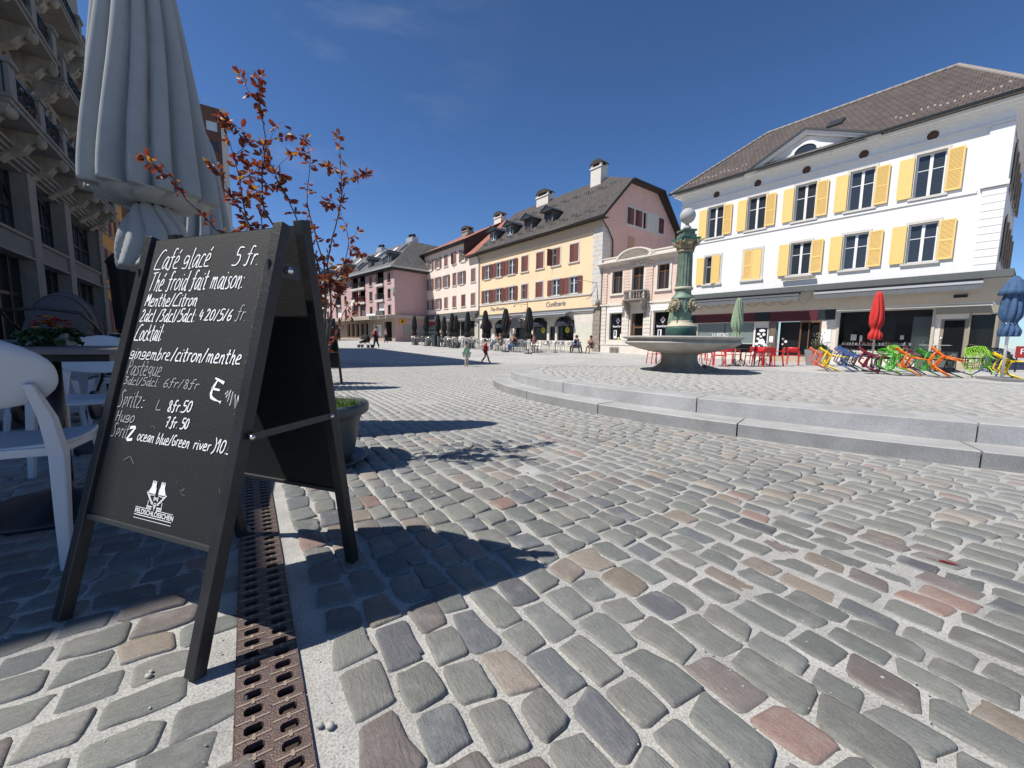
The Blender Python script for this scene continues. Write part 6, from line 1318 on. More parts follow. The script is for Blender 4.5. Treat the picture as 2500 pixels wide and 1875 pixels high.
    for s in (-1, 1):
        X = lambda v: cx+s*v
        m.prism([(X(.007), .447), (X(.007), .464), (X(.003) if 0 else X(.010), .468), (X(.012), .486), (X(.016), .486), (X(.0165), .478), (X(.019), .478), (X(.0195), .487), (X(.023), .487), (X(.0235), .479), (X(.026), .479), (X(.0265), .486), (X(.030), .486), (X(.031), .468), (X(.040), .452), (X(.036), .447)], 'y', Y-.0005, Y)
        E([(X(.008), .444), (X(.038), .441)]); E(smooth([(X(.038), .441), (X(.030), .433), (X(.028), .425)])); E([(X(.033), .425), (X(.033), .408)]); E([(X(.012), .408), (X(.036), .408)]); E([(X(.012), .399), (X(.036), .399)])
        for k in range(5): m.box(min(X(.013+k*.005), X(.0155+k*.005)), max(X(.013+k*.005), X(.0155+k*.005)), Y-.0005, Y, .401, .407)
        E(smooth([(X(.002), .404), (X(.012), .420), (X(.030), .434), (X(.042), .446)]), .0018)
        for k in range(6):
            t_ = .25+k*.14; px, pz = X(.002+.04*t_), .404+.042*t_
            for sg in (-1, 1): m.prism([(px, pz), (px+s*(.003-sg*.003), pz+.005+sg*.0012), (px+s*.006, pz+.0085), (px+s*(.002+.0), pz+.004)], 'y', Y-.0005, Y) if sg > 0 else m.prism([(px, pz), (px+s*.006, pz+.001), (px+s*.009, pz+.005), (px+s*.004, pz+.004)], 'y', Y-.0005, Y)
        E([(X(.001), .404), (X(.006), .412), (X(.003), .418)], .0018)
    E([(cx-.009, .426), (cx-.009, .439), (cx-.0035, .436), (cx, .431), (cx+.0035, .436), (cx+.009, .439), (cx+.009, .426)], .003); E([(cx-.0045, .428), (cx-.0045, .436)], .002); E([(cx+.0045, .428), (cx+.0045, .436)], .002); E([(cx-.004, .412), (cx-.004, .42), (cx+.004, .42), (cx+.004, .412)], .0022); E([(cx, .398), (cx, .415)], .003)
    E([(.214, .3985), (.265, .3985)], .0018); E([(.340, .3985), (.394, .3985)], .0018); E([(.214, .3755), (.394, .3755)], .0022); E([(.214, .3655), (.394, .3655)], .0016)
    m.build('brewery_emblem', G['paper'], p)
    textmesh('lettering', 'FELDSCHL\u00d6SSCHEN', .0205, 'paper', p, (.2145, Y-.0002, .3805), ext=.0002, bold=.0003, sx=1.0)
    return t
chalkboard('cafe_chalkboard', 'black chalkboard easel covered in handwritten drinks prices, standing over the drain', (-1.050, 1.400, 0), math.atan2(-.336, .942), True)
chalkboard('plain_chalkboard', 'smaller looking black chalkboard easel beyond the flower pot, seen from behind', (-3.94, 8.13, 0), math.atan2(-.336, .942)+.12, False)

# ---------------------------------------------------------------- closed parasols
PGREY = mat('grey_parasol_cloth', (0.31, 0.325, 0.33), .92, var=.10, nscale=3, bump=.35, bscale=260)
def folded_canopy(prof, n=96, folds=9, amp=.22, seed=1, twist=.25, cx=0, cy=0):
    r_ = random.Random(seed); ph = [r_.uniform(0, 6.28) for _ in range(6)]; m = MB()
    zs = [p[1] for p in prof]; z0, z1 = min(zs), max(zs)
    def mod(t, z, r):
        u = (z-z0)/(z1-z0+1e-6); a = amp*(1-.45*u)
        w = t+twist*math.sin(1.3*u*3+ph[0])
        f = abs(math.sin(folds/2*w+ph[1]+.5*math.sin(2*w+ph[2])))
        g = .5+.5*math.sin(3*w+ph[3]+u)
        return 1-a*1.2+a*(1.6*f**.6+.5*g)+.05*math.sin(17*w+ph[4]+3*u)*(1-u)
    m.lathe(prof, n, cx, cy, mod=mod); return m
def prof_curve(pts, k=4): q = smooth(pts, k); return q
def big_parasol(label, loc, rz, seed):
    t = thing('closed_parasol', label, 'parasol', loc, rz, 'large grey closed parasols')
    m = MB(); m.lathe([(.034, .05), (.034, 4.2)], 16); m.build('pole', mat('anthracite_pole', (.05, .052, .055), .4, .4), t)
    m = MB(); m.box(-.5, .5, -.5, .5, 0, .05); m.lathe([(.09, .05), (.09, .3), (.045, .34)], 16); m.build('base', G['gutter'], t, bevel=.006)
    m = folded_canopy(prof_curve([(.385, 2.10), (.375, 2.3), (.335, 2.75), (.285, 3.25), (.225, 3.75), (.175, 4.02), (.11, 4.14)]), 192, 13, .27, seed, .12); cn = m.build('canopy', PGREY, t); s = cn.modifiers.new('solid', 'SOLIDIFY'); s.thickness = .004
    m = folded_canopy([(.185, 3.86), (.17, 3.96), (.14, 4.13), (.11, 4.19), (.02, 4.21)], 64, 8, .10, seed+3, .1); m.build('vent_cap', PGREY, cn)
    # underside gathered to the strap, and the loose ends below it
    m = folded_canopy(prof_curve([(.375, 2.11), (.30, 2.05), (.18, 2.03), (.11, 2.04)]), 96, 8, .2, seed, .1); m.build('gathered_hem', PGREY, cn)
    m = MB(); m.lathe([(.115, 2.02), (.125, 2.035), (.115, 2.05)], 24); m.build('strap', G['black'], cn)
    m = folded_canopy(prof_curve([(.11, 2.04), (.145, 1.97), (.19, 1.85), (.22, 1.68), (.23, 1.50)]), 96, 9, .34, seed+5, .35); lo = m.build('loose_end', PGREY, cn); s = lo.modifiers.new('solid', 'SOLIDIFY'); s.thickness = .004
    m = MB()                                                   # a corner pocket hanging over the front
    for k, a in enumerate(()):
        c, s_ = math.cos(a), math.sin(a); z0 = 2.30; r0 = .36
        for w0 in (-.05,):
            m.add([(c*(r0-.02)-s_*-.06, s_*(r0-.02)+c*-.06, z0+1.1), (c*(r0-.02)-s_*.06, s_*(r0-.02)+c*.06, z0+1.1), (c*(r0+.09)-s_*.075, s_*(r0+.09)+c*.075, z0), (c*(r0+.09)-s_*-.075, s_*(r0+.09)+c*-.075, z0), (c*(r0+.0), s_*(r0+.0), z0+.02)], [(0, 1, 2, 3), (3, 2, 4)], 0, False)
    p = m.build('corner_flap', PGREY, cn); s = p.modifiers.new('solid', 'SOLIDIFY'); s.thickness = .006
    return t
big_parasol('very large closed grey parasol with folded cloth, directly behind the chalkboard', (-3.13, 3.62, 0), R(20), 4)
big_parasol('closed grey parasol, the second one, half hidden behind the larger parasol', (-5.12, 6.85, 0), R(60), 9)

# ---------------------------------------------------------------- young copper-leaved tree in a dark pot
def planter_tree():
    PX, PY = -1.43, 2.93
    t = thing('plant_pot', 'round dark grey pot with grass and a young coppery tree, behind the chalkboard', 'plant pot', (PX, PY, 0))
    pm = mat('dark_grey_pot', (.060, .070, .078), .45, var=.12, nscale=5)
    m = MB(); m.lathe([(.225, .045), (.245, .09), (.29, .33), (.305, .36), (.315, .37), (.335, .375), (.35, .39), (.355, .43), (.345, .452), (.325, .455), (.315, .44), (.312, .40)], 56); m.build('pot', pm, t)
    m = MB(); m.lathe([(.29, .0), (.33, .035), (.335, .045), (.32, .045), (.28, .02), (.1, .015)], 48); m.build('saucer', pm, t)
    m = MB(); m.lathe([(.315, .40), (.001, .41)], 32, caps=False); so_ = m.build('soil', mat('dark_soil', (.03, .022, .015), 1), t)
    m = MB()
    for i in range(2600):
        a = random.uniform(0, 6.283); r_ = .30*math.sqrt(random.random()); x, y = r_*math.cos(a), r_*math.sin(a); h = random.uniform(.035, .085); b = random.uniform(0, 6.28); l = random.uniform(.0, .035); w = .0022
        m.add([(x-w*math.sin(b), y+w*math.cos(b), .40), (x+w*math.sin(b), y-w*math.cos(b), .40), (x+l*math.cos(b)*.5, y+l*math.sin(b)*.5, .40+h*.6), (x+l*math.cos(b), y+l*math.sin(b), .40+h)], [(0, 1, 2), (0, 2, 3)], 0)
    tag(m.build('grass', mat('fresh_grass', (.13, .24, .025), .6, var=.35, nscale=30), t), kind='stuff')
    m = MB()
    for i in range(70):
        a = random.uniform(0, 6.283); r_ = .31*math.sqrt(random.random()); x, y = r_*math.cos(a), r_*math.sin(a); h = random.uniform(.10, .19); l = random.uniform(-.06, .06)
        m.tube([(x, y, .41), (x+l*.5, y, .41+h*.6), (x+l, y+l*.3, .41+h)], .0007, 3, cap=False); m.ball((x+l, y+l*.3, .41+h), .0035, n=5, m=3)
    m.build('dry_seedheads', mat('pale_seedhead', (.45, .42, .30), .9), t)
    tr = thing('young_tree', 'young multi-stemmed tree with sparse copper-red leaves growing from the dark pot', 'tree', (PX, PY, 0))
    bark = mat('dark_twig_bark', (.052, .036, .030), .7, var=.3, nscale=40)
    lf = mat('copper_leaf', (.20, .055, .03), .5, var=.0, col2=(.13, .03, .022), nscale=7)
    lf2 = mat('bronze_leaf', (.42, .17, .03), .5, var=.2, nscale=9)
    for l_ in (lf, lf2):
        b = l_.node_tree.nodes['Principled BSDF']; b.inputs['Subsurface Weight'].default_value = 0.0; b.inputs['Coat Weight'].default_value = .12
        nt = l_.node_tree; tr_ = nt.nodes.new('ShaderNodeBsdfTranslucent'); tr_.inputs['Color'].default_value = (.34, .07, .03, 1) if l_ is lf else (.6, .3, .03, 1); mxs = nt.nodes.new('ShaderNodeMixShader'); mxs.inputs['Fac'].default_value = .35
        nt.links.new(b.outputs['BSDF'], mxs.inputs[1]); nt.links.new(tr_.outputs['BSDF'], mxs.inputs[2]); nt.links.new(mxs.outputs['Shader'], nt.nodes['Material Output'].inputs['Surface'])
    Y0 = 2.93; base = (788, 905)
    S = [ # (stem px points from the ground up, depth at the tip, radius at foot, leafiness, first leafy index)
     ([base, (795, 880), (806, 850), (823, 810), (835, 773), (850, 745), (866, 728)], 3.15, .010, .5, 1),
     ([base, (782, 800), (783, 759), (784, 716), (782, 672), (772, 631), (758, 612), (740, 572), (712, 505), (690, 460), (672, 427), (655, 385), (646, 350)], 2.75, .012, 1.0, 3),
     ([base, (770, 820), (745, 740), (712, 650), (680, 570), (645, 510), (640, 440), (645, 390), (648, 340), (640, 291), (632, 249), (611, 228), (587, 180)], 2.65, .011, 1.1, 5),
     ([(640, 440), (642, 380), (665, 330), (682, 302)], 2.6, .003, .5, 1),
     ([(646, 345), (680, 335), (712, 316)], 2.6, .003, .4, 1),
     ([(632, 249), (628, 215), (634, 188)], 2.6, .003, 1.5, 0),
     ([base, (790, 840), (795, 780), (795, 700), (790, 640), (776, 600), (768, 565), (757, 530), (750, 490), (752, 450), (757, 400), (755, 370), (745, 340)], 3.0, .010, .9, 5),
     ([(712, 505), (673, 430), (690, 395), (712, 380), (727, 372), (750, 375)], 2.9, .004, .8, 3),
     ([base, (800, 830), (808, 760), (806, 700), (800, 640), (816, 563), (830, 510), (834, 466), (833, 421), (831, 361), (828, 330)], 3.1, .010, 1.4, 4),
     ([(806, 700), (835, 660), (850, 600), (845, 560), (836, 530), (830, 500)], 3.2, .006, .8, 1),
     ([(850, 605), (862, 580), (872, 566)], 3.3, .003, .8, 1), ([(850, 605), (880, 622)], 3.3, .002, 1.5, 0), ([(834, 466), (850, 440), (868, 430), (893, 425)], 3.2, .004, 1.6, 1), ([(833, 440), (815, 412), (798, 408)], 3.0, .003, 1.5, 1), ([(830, 510), (812, 490), (800, 495)], 3.0, .002, 2.0, 1),
     ([(740, 800), (700, 700), (620, 620), (560, 572), (535, 567), (494, 524), (459, 493), (436, 456), (400, 405), (385, 392)], 2.45, .009, .55, 3),
     ([(459, 493), (430, 450), (400, 425), (345, 375)], 2.45, .002, .6, 2),
     ([(780, 840), (730, 740), (670, 640), (610, 552), (594, 497), (586, 440), (572, 382), (551, 319), (536, 285)], 2.6, .009, 1.3, 3),
     ([(690, 670), (640, 600), (610, 550), (590, 515), (563, 477), (541, 432), (520, 405)], 2.7, .006, 1.2, 2),
     ([(586, 440), (620, 420), (640, 400), (690, 430)], 2.8, .004, 1.2, 0), ([(594, 497), (625, 470), (650, 450), (680, 455)], 2.8, .004, 1.2, 0), ([(572, 382), (610, 340), (580, 310), (560, 300)], 2.6, .003, 1.3, 0),
     ([(640, 560), (636, 500), (627, 470), (612, 430), (600, 400)], 2.9, .005, 1.5, 0), ([(660, 600), (630, 560), (600, 555), (570, 580)], 2.7, .004, 1.2, 1),
     ([(783, 759), (806, 745), (825, 716), (845, 680), (850, 660)], 3.2, .006, 1.2, 1), ([(784, 740), (770, 720), (765, 700), (790, 680)], 2.7, .004, 1.6, 0), ([(800, 790), (820, 740), (830, 700), (825, 660), (840, 640)], 3.1, .005, 1.4, 1),
     ([(823, 810), (840, 800), (855, 770), (868, 742)], 3.3, .004, .5, 1), ([(783, 716), (760, 690), (770, 660), (790, 640)], 2.9, .004, 1.8, 0), ([(784, 700), (800, 680), (815, 690), (830, 700)], 3.0, .004, 1.6, 0)]
    LV = []; ends = {}
    def P3(u, v, Y):
        p = at(u, v, Y); return Vector((p.x-PX, p.y-PY, p.z))
    known = []
    m = MB()
    for si, (px, Yt, r0, leaf, i0) in enumerate(S):
        # depth where this stem leaves its parent
        Ys = Y0
        if px[0] != base and known:
            d = min(known, key=lambda k: (k[0]-px[0][0])**2+(k[1]-px[0][1])**2); Ys = d[2]
        n = len(px); pts = []
        for i, (u, v) in enumerate(px):
            Yd = Ys+(Yt-Ys)*(i/(n-1))**.8; pts.append(P3(u, v, Yd)); known.append((u, v, Yd))
        if px[0] == base: pts[0] = Vector((random.uniform(-.03, .03), random.uniform(-.03, .03), .38))
        q = [pts[0]]+pts+[pts[-1]]; out = []
        for i in range(1, len(q)-2):
            for k in range(4):
                tt = k/4; out.append(.5*((2*q[i])+(-q[i-1]+q[i+1])*tt+(2*q[i-1]-5*q[i]+4*q[i+1]-q[i+2])*tt*tt+(-q[i-1]+3*q[i]-3*q[i+1]+q[i+2])*tt**3))
        out.append(pts[-1]); N_ = len(out)
        out = [p+Vector((random.gauss(0, .0012),)*3) for p in out]
        m.tube(out, [max(.0012, r0*.75*(1-.88*i/(N_-1))) for i in range(N_)], 6)
        for i in range(int(i0*4), N_):
            if random.random() < .55*leaf: LV.append((out[i], (out[min(i+1, N_-1)]-out[max(i-1, 0)]).normalized(), random.randint(2, 5)))
        LV.append((out[-1], (out[-1]-out[-2]).normalized(), 5 if leaf > .7 else 1))
    for p, d, n in LV:                                         # short leafless spurs
        if random.random() < .5:
            e = (d+Vector((random.gauss(0, .8), random.gauss(0, .8), random.gauss(0, .8)))).normalized(); m.tube([p, p+e*random.uniform(.015, .05)], [.0013, .0007], 4)
    m.build('stems', bark, tr)
    m = MB()
    for p, d, n in LV:
        for k in range(n):
            ax = (d*.5+Vector((random.gauss(0, 1), random.gauss(0, 1), random.gauss(-.25, .8)))).normalized(); st = p+ax*random.uniform(.004, .012); L_ = random.uniform(.032, .060); w = L_*random.uniform(.22, .30)
            sd2 = ax.cross(Vector((random.gauss(0, 1), random.gauss(0, 1), random.gauss(0, 1)))).normalized(); up = sd2.cross(ax).normalized(); cu = random.uniform(-.25, .5)
            def pt(a, b, c=0): return st+ax*(L_*a)+sd2*(w*b)+up*(L_*(c+cu*a*a-abs(b)*-.12))
            mi = 0 if random.random() < .88 else 1
            m.add([st, pt(.28, .8), pt(.62, .92), pt(.86, .5), pt(1, 0), pt(.86, -.5), pt(.62, -.92), pt(.28, -.8), pt(.3, 0, -.06), pt(.65, 0, -.07)], [(0, 8, 1), (1, 8, 9, 2), (2, 9, 4, 3), (0, 7, 8), (7, 6, 9, 8), (6, 5, 4, 9)], mi, True)
    m.build('leaves', [lf, lf2], tr)
planter_tree()

# ---------------------------------------------------------------- shaded terrace on the left: chairs, tables, pram
WPL = mat('white_plastic', (.50, .52, .56), .38, var=.03, nscale=3, spec=.5)
def shell(f, nu, nv, th, name, mt, par, smooth=True):
    m = MB(); m.add([f(i/(nu-1), j/(nv-1)) for j in range(nv) for i in range(nu)], [(j*nu+i, j*nu+i+1, (j+1)*nu+i+1, (j+1)*nu+i) for j in range(nv-1) for i in range(nu-1)], 0, smooth)
    o = m.build(name, mt, par); s = o.modifiers.new('solid', 'SOLIDIFY'); s.thickness = th; s.offset = 0; b = o.modifiers.new('bevel', 'BEVEL'); b.width = th*.4; b.segments = 2; b.limit_method = 'ANGLE'; b.angle_limit = R(60); return o
def white_chair(label, loc, rz):
    t = thing('plastic_chair', label, 'chair', loc, rz, 'white plastic chairs on the shaded terrace')       # faces +Y
    def seat(u, v):
        x = (u-.5)*.46; w = 1-.16*abs(2*v-1)**3; return (x*w, -.20+.42*v, .495-.018*math.cos((u-.5)*2.2)+.015*v+(-.03*max(0, v-.85)/.15)-.012*math.sin(v*3.1))
    shell(seat, 13, 13, .018, 'seat', WPL, t)
    def back(u, v):
        a = (u-.5)*2; h = .665+.235*v; rx = .243*(1-(abs(2*v-.9)**2.6)*.42) if v < 1.01 else .2
        sag = (1-a*a)
        return (a*rx, -.245-.055*v+.05*a*a, h+ (v-.5)*.05*sag)
    shell(back, 17, 11, .014, 'backrest', WPL, t)
    for s in (-1, 1):
        def rl(pts, w, d):
            m = MB(); n = len(pts); V = []
            for (x, y, z, sc) in pts: V += [(x-w*sc, y-d*sc, z), (x+w*sc, y-d*sc, z), (x+w*sc, y+d*sc, z), (x-w*sc, y+d*sc, z)]
            m.add(V, [(4*i+k, 4*i+(k+1) % 4, 4*i+4+(k+1) % 4, 4*i+4+k) for i in range(n-1) for k in range(4)]+[(3, 2, 1, 0), (4*n-4, 4*n-3, 4*n-2, 4*n-1)], 0, False); return m.build('leg', WPL, t, bevel=.006, bseg=3)
        rl([(s*.245, -.30, 0, .8), (s*.238, -.275, .2, .95), (s*.225, -.225, .45, 1.15), (s*.205, -.225, .60, 1.05), (s*.175, -.255, .74, .7)], .022, .019)
        rl([(s*.225, .23, 0, .75), (s*.215, .205, .3, 1), (s*.205, .185, .485, 1.25)], .021, .021)
    m = MB(); m.box(-.20, .20, -.21, -.19, .445, .48); m.box(-.205, -.19, -.2, .2, .435, .48); m.box(.19, .205, -.2, .2, .435, .48); m.build('apron', WPL, t, bevel=.004)
    return t
def pedestal_table(label, loc, rz, round_=False, topm=None):
    t = thing('pedestal_table', label, 'table', loc, rz, 'dark pedestal tables on the shaded terrace')
    tm = topm or mat('grey_oak_tabletop', (.17, .155, .14), .45, var=.25, nscale=2)
    m = MB()
    if round_: m.lathe([(.36, .835), (.365, .85), (.36, .862)], 40)
    else: m.box(-.38, .38, -.38, .38, .835, .862)
    m.build('table_top', tm, t, bevel=.004)
    m = MB(); m.box(-.34, .34, -.34, .34, .80, .835); m.build('underframe', G['black'], t)
    m = MB(); m.lathe([(.04, .06), (.038, .8)], 20); m.build('column', G['black'], t)
    m = MB(); pr = []; r_ = .34; z = .0
    pr = [(.345, 0), (.345, .02)]
    for k in range(7): pr += [(.335-.042*k, .026+.011*k), (.300-.042*k, .030+.011*k)]
    pr += [(.045, .11), (.043, .14)]
    m.lathe(pr, 48); m.build('base', mat('cast_base_blackish', (.022, .026, .030), .35), t); return t
CA = R(27.3)                                                   # the tables and chairs stand along the drain's direction
pedestal_table('square pedestal table with flowers on it, between the two nearest white chairs', (-2.42, 2.10, .0), CA)
white_chair('large white plastic chair in the left foreground, seen from behind', (-2.11, 1.66, 0), CA)
white_chair('white plastic chair facing the camera on the far side of the flower table', (-3.0, 2.82, 0), CA+math.pi)
pedestal_table('pedestal table with the small yellow flower pot, further back in the shade', (-4.75, 4.72, 0), CA+.1, topm=WPL)
white_chair('white plastic chair beside the small yellow flower pot', (-4.2, 4.25, 0), CA+math.pi/2+.3)
white_chair('white plastic chair at the left picture edge behind the nearest chair', (-4.5, 3.75, 0), CA-.8)
pedestal_table('pedestal table at the left picture edge, left of the pram', (-4.95, 4.1, 0), CA)
def flower_bowl(label, loc, s, petals, n, pot='pale_wood_box', boxy=True):
    t = thing('flower_arrangement', label, 'flowers', loc, R(25))
    m = MB()
    if boxy: m.box(-.085*s, .085*s, -.06*s, .06*s, 0, .07*s)
    else: m.lathe([(.05*s, 0), (.07*s, .11*s), (.066*s, .11*s), (.06*s, .09*s)], 20)
    m.build('pot', mat(pot, (.32, .31, .29) if boxy else (.4, .42, .45), .7, var=.15), t, bevel=.003)
    m = MB()
    for i in range(n):                                         # broad crinkled leaves
        a = random.uniform(0, 6.28); el = random.uniform(-.5, .35); L_ = random.uniform(.07, .12)*s; d = Vector((math.cos(a)*math.cos(el), math.sin(a)*math.cos(el), math.sin(el))); sd2 = d.cross(Vector((0, 0, 1))).normalized(); o_ = Vector((0, 0, .07*s))+d*.03*s; up = sd2.cross(d)
        g = [[o_+d*L_*u+sd2*(v*L_*.42*math.sin(math.pi*(.12+.8*u))**.7)+up*(.015*s*math.sin(9*u+4*v)-.25*L_*u*u+.12*L_*v*v) for v in (-1, -.5, 0, .5, 1)] for u in (0, .25, .5, .75, 1)]
        m.add([p for r_ in g for p in r_], [(j*5+i_, j*5+i_+1, j*5+i_+6, j*5+i_+5) for j in range(4) for i_ in range(4)], 0, True)
    m.build('leaves', mat('primrose_leaf', (.075, .14, .045), .6, var=.3, nscale=20), t)
    m = MB()
    for i in range(int(n*.8)):
        a = random.uniform(0, 6.28); r_ = .085*s*math.sqrt(random.random()); c = Vector((r_*math.cos(a), r_*math.sin(a), (.135+random.uniform(-.02, .035)-.25*r_)*s)); mi = random.choice(petals)
        for k in range(5):
            b = k*1.256+random.random(); d = Vector((math.cos(b), math.sin(b), random.uniform(.1, .5))).normalized(); e = Vector((-d.y, d.x, 0)).normalized(); L_ = .027*s; m.add([c, c+d*L_*.6+e*L_*.5, c+d*L_, c+d*L_*.6-e*L_*.5], [(0, 1, 2, 3)], mi)
        m.ball(tuple(c+Vector((0, 0, .003))), .003*s, n=5, m=3, mi=1)
    m.build('blossoms', [mat('deep_red_petal', (.32, .008, .02), .55), mat('golden_petal', (.65, .40, .02), .55)], t); return t
flower_bowl('red and yellow primroses in a pale box on the nearest table', (-2.58, 2.26, .865), .98, [0, 0, 0, 1], 52)
flower_bowl('tiny pot of yellow flowers on the table further back', (-4.72, 4.75, .865), .8, [1], 18, 'white_pot', False)
def pram_grey():
    t = thing('pram', 'dark grey pram with a ribbed hood standing behind the flower table', 'pram', (-4.35, 3.95, .12), R(30)); t.scale = (.86, .86, 1)
    cm = mat('charcoal_pram_fabric', (.075, .075, .085), .9, var=.15, nscale=12, bump=.3, bscale=300)
    m = MB(); n = 18; q = 12; V = []
    for j in range(q+1):
        b = math.pi*.98*j/q
        for i in range(n+1):
            a = math.pi*i/n; rr = 1+.025*(abs(math.sin(b*3)))
            V.append((-.27*math.cos(a)*rr*(.85+.15*math.sin(b)), (-.30*math.cos(b))*rr, .80+(.40*math.sin(a)*math.sin(b)**.6 if math.sin(b) > 0 else 0)*rr))
    m.add(V, [(j*(n+1)+i, j*(n+1)+i+1, (j+1)*(n+1)+i+1, (j+1)*(n+1)+i) for j in range(q) for i in range(n)], 0, True); h = m.build('hood', cm, t); s = h.modifiers.new('s', 'SOLIDIFY'); s.thickness = .01
    m = MB()
    for b in (1.1, 1.6, 2.1):
        m.tube([(-.275*math.cos(math.pi*i/n)*(.85+.15*math.sin(b))*1.03, -.30*math.cos(b)*1.03, .80+.41*math.sin(math.pi*i/n)*math.sin(b)**.6) for i in range(n+1)], .008, 6)
    m.build('hood_ribs', cm, h)
    m = MB(); m.hexa([(-.22, -.36, .52), (.22, -.36, .52), (.22, .40, .5), (-.22, .40, .5), (-.27, -.40, .80), (.27, -.40, .80), (.27, .45, .76), (-.27, .45, .76)]); m.build('seat', cm, t, bevel=.04, bseg=3)
    m = MB(); m.tube([(-.3, .2, .7), (-.31, -.35, .92), (-.28, -.55, 1.0), (0, -.60, 1.03), (.28, -.55, 1.0), (.31, -.35, .92), (.3, .2, .7)], .014, 8); m.build('handle', G['black'], t)
    m = MB()
    for s_ in (-1, 1): m.bar((s_*.26, -.4, .13), (s_*.27, .3, .62), .025); m.bar((s_*.26, .38, .1), (s_*.27, -.3, .62), .025)
    m.build('chassis', G['black'], t)
    for x, y, r_ in ((-.28, -.4, .14), (.28, -.4, .14), (-.26, .38, .1), (.26, .38, .1)):
        m = MB(); m.lathe([(r_*.75, -.02), (r_, -.015), (r_, .015), (r_*.75, .02)], 20); m.xf(0, Matrix.Translation((x, y, r_)) @ Matrix.Rotation(R(90), 4, 'Y')); m.build('wheel', G['black'], t)
pram_grey()
def dark_parasol():
    t = thing('black_parasol', 'closed black parasol in the shade between the ochre house and the chalkboard', 'parasol', (-7.85, 8.35, 0))
    m = MB(); m.lathe([(.03, 0), (.03, 2.6)], 10); m.build('pole', G['black'], t)
    m = folded_canopy([(.10, .9), (.22, 1.0), (.25, 1.3), (.27, 1.9), (.28, 2.3), (.31, 2.36), (.22, 2.5), (.10, 2.62), (.03, 2.65)], 64, 8, .12, 12); m.build('canopy', G['blackcloth'], t)
    m = MB(); m.box(-.3, .3, -.3, .3, 0, .05); m.build('base', G['gutter'], t)
dark_parasol()
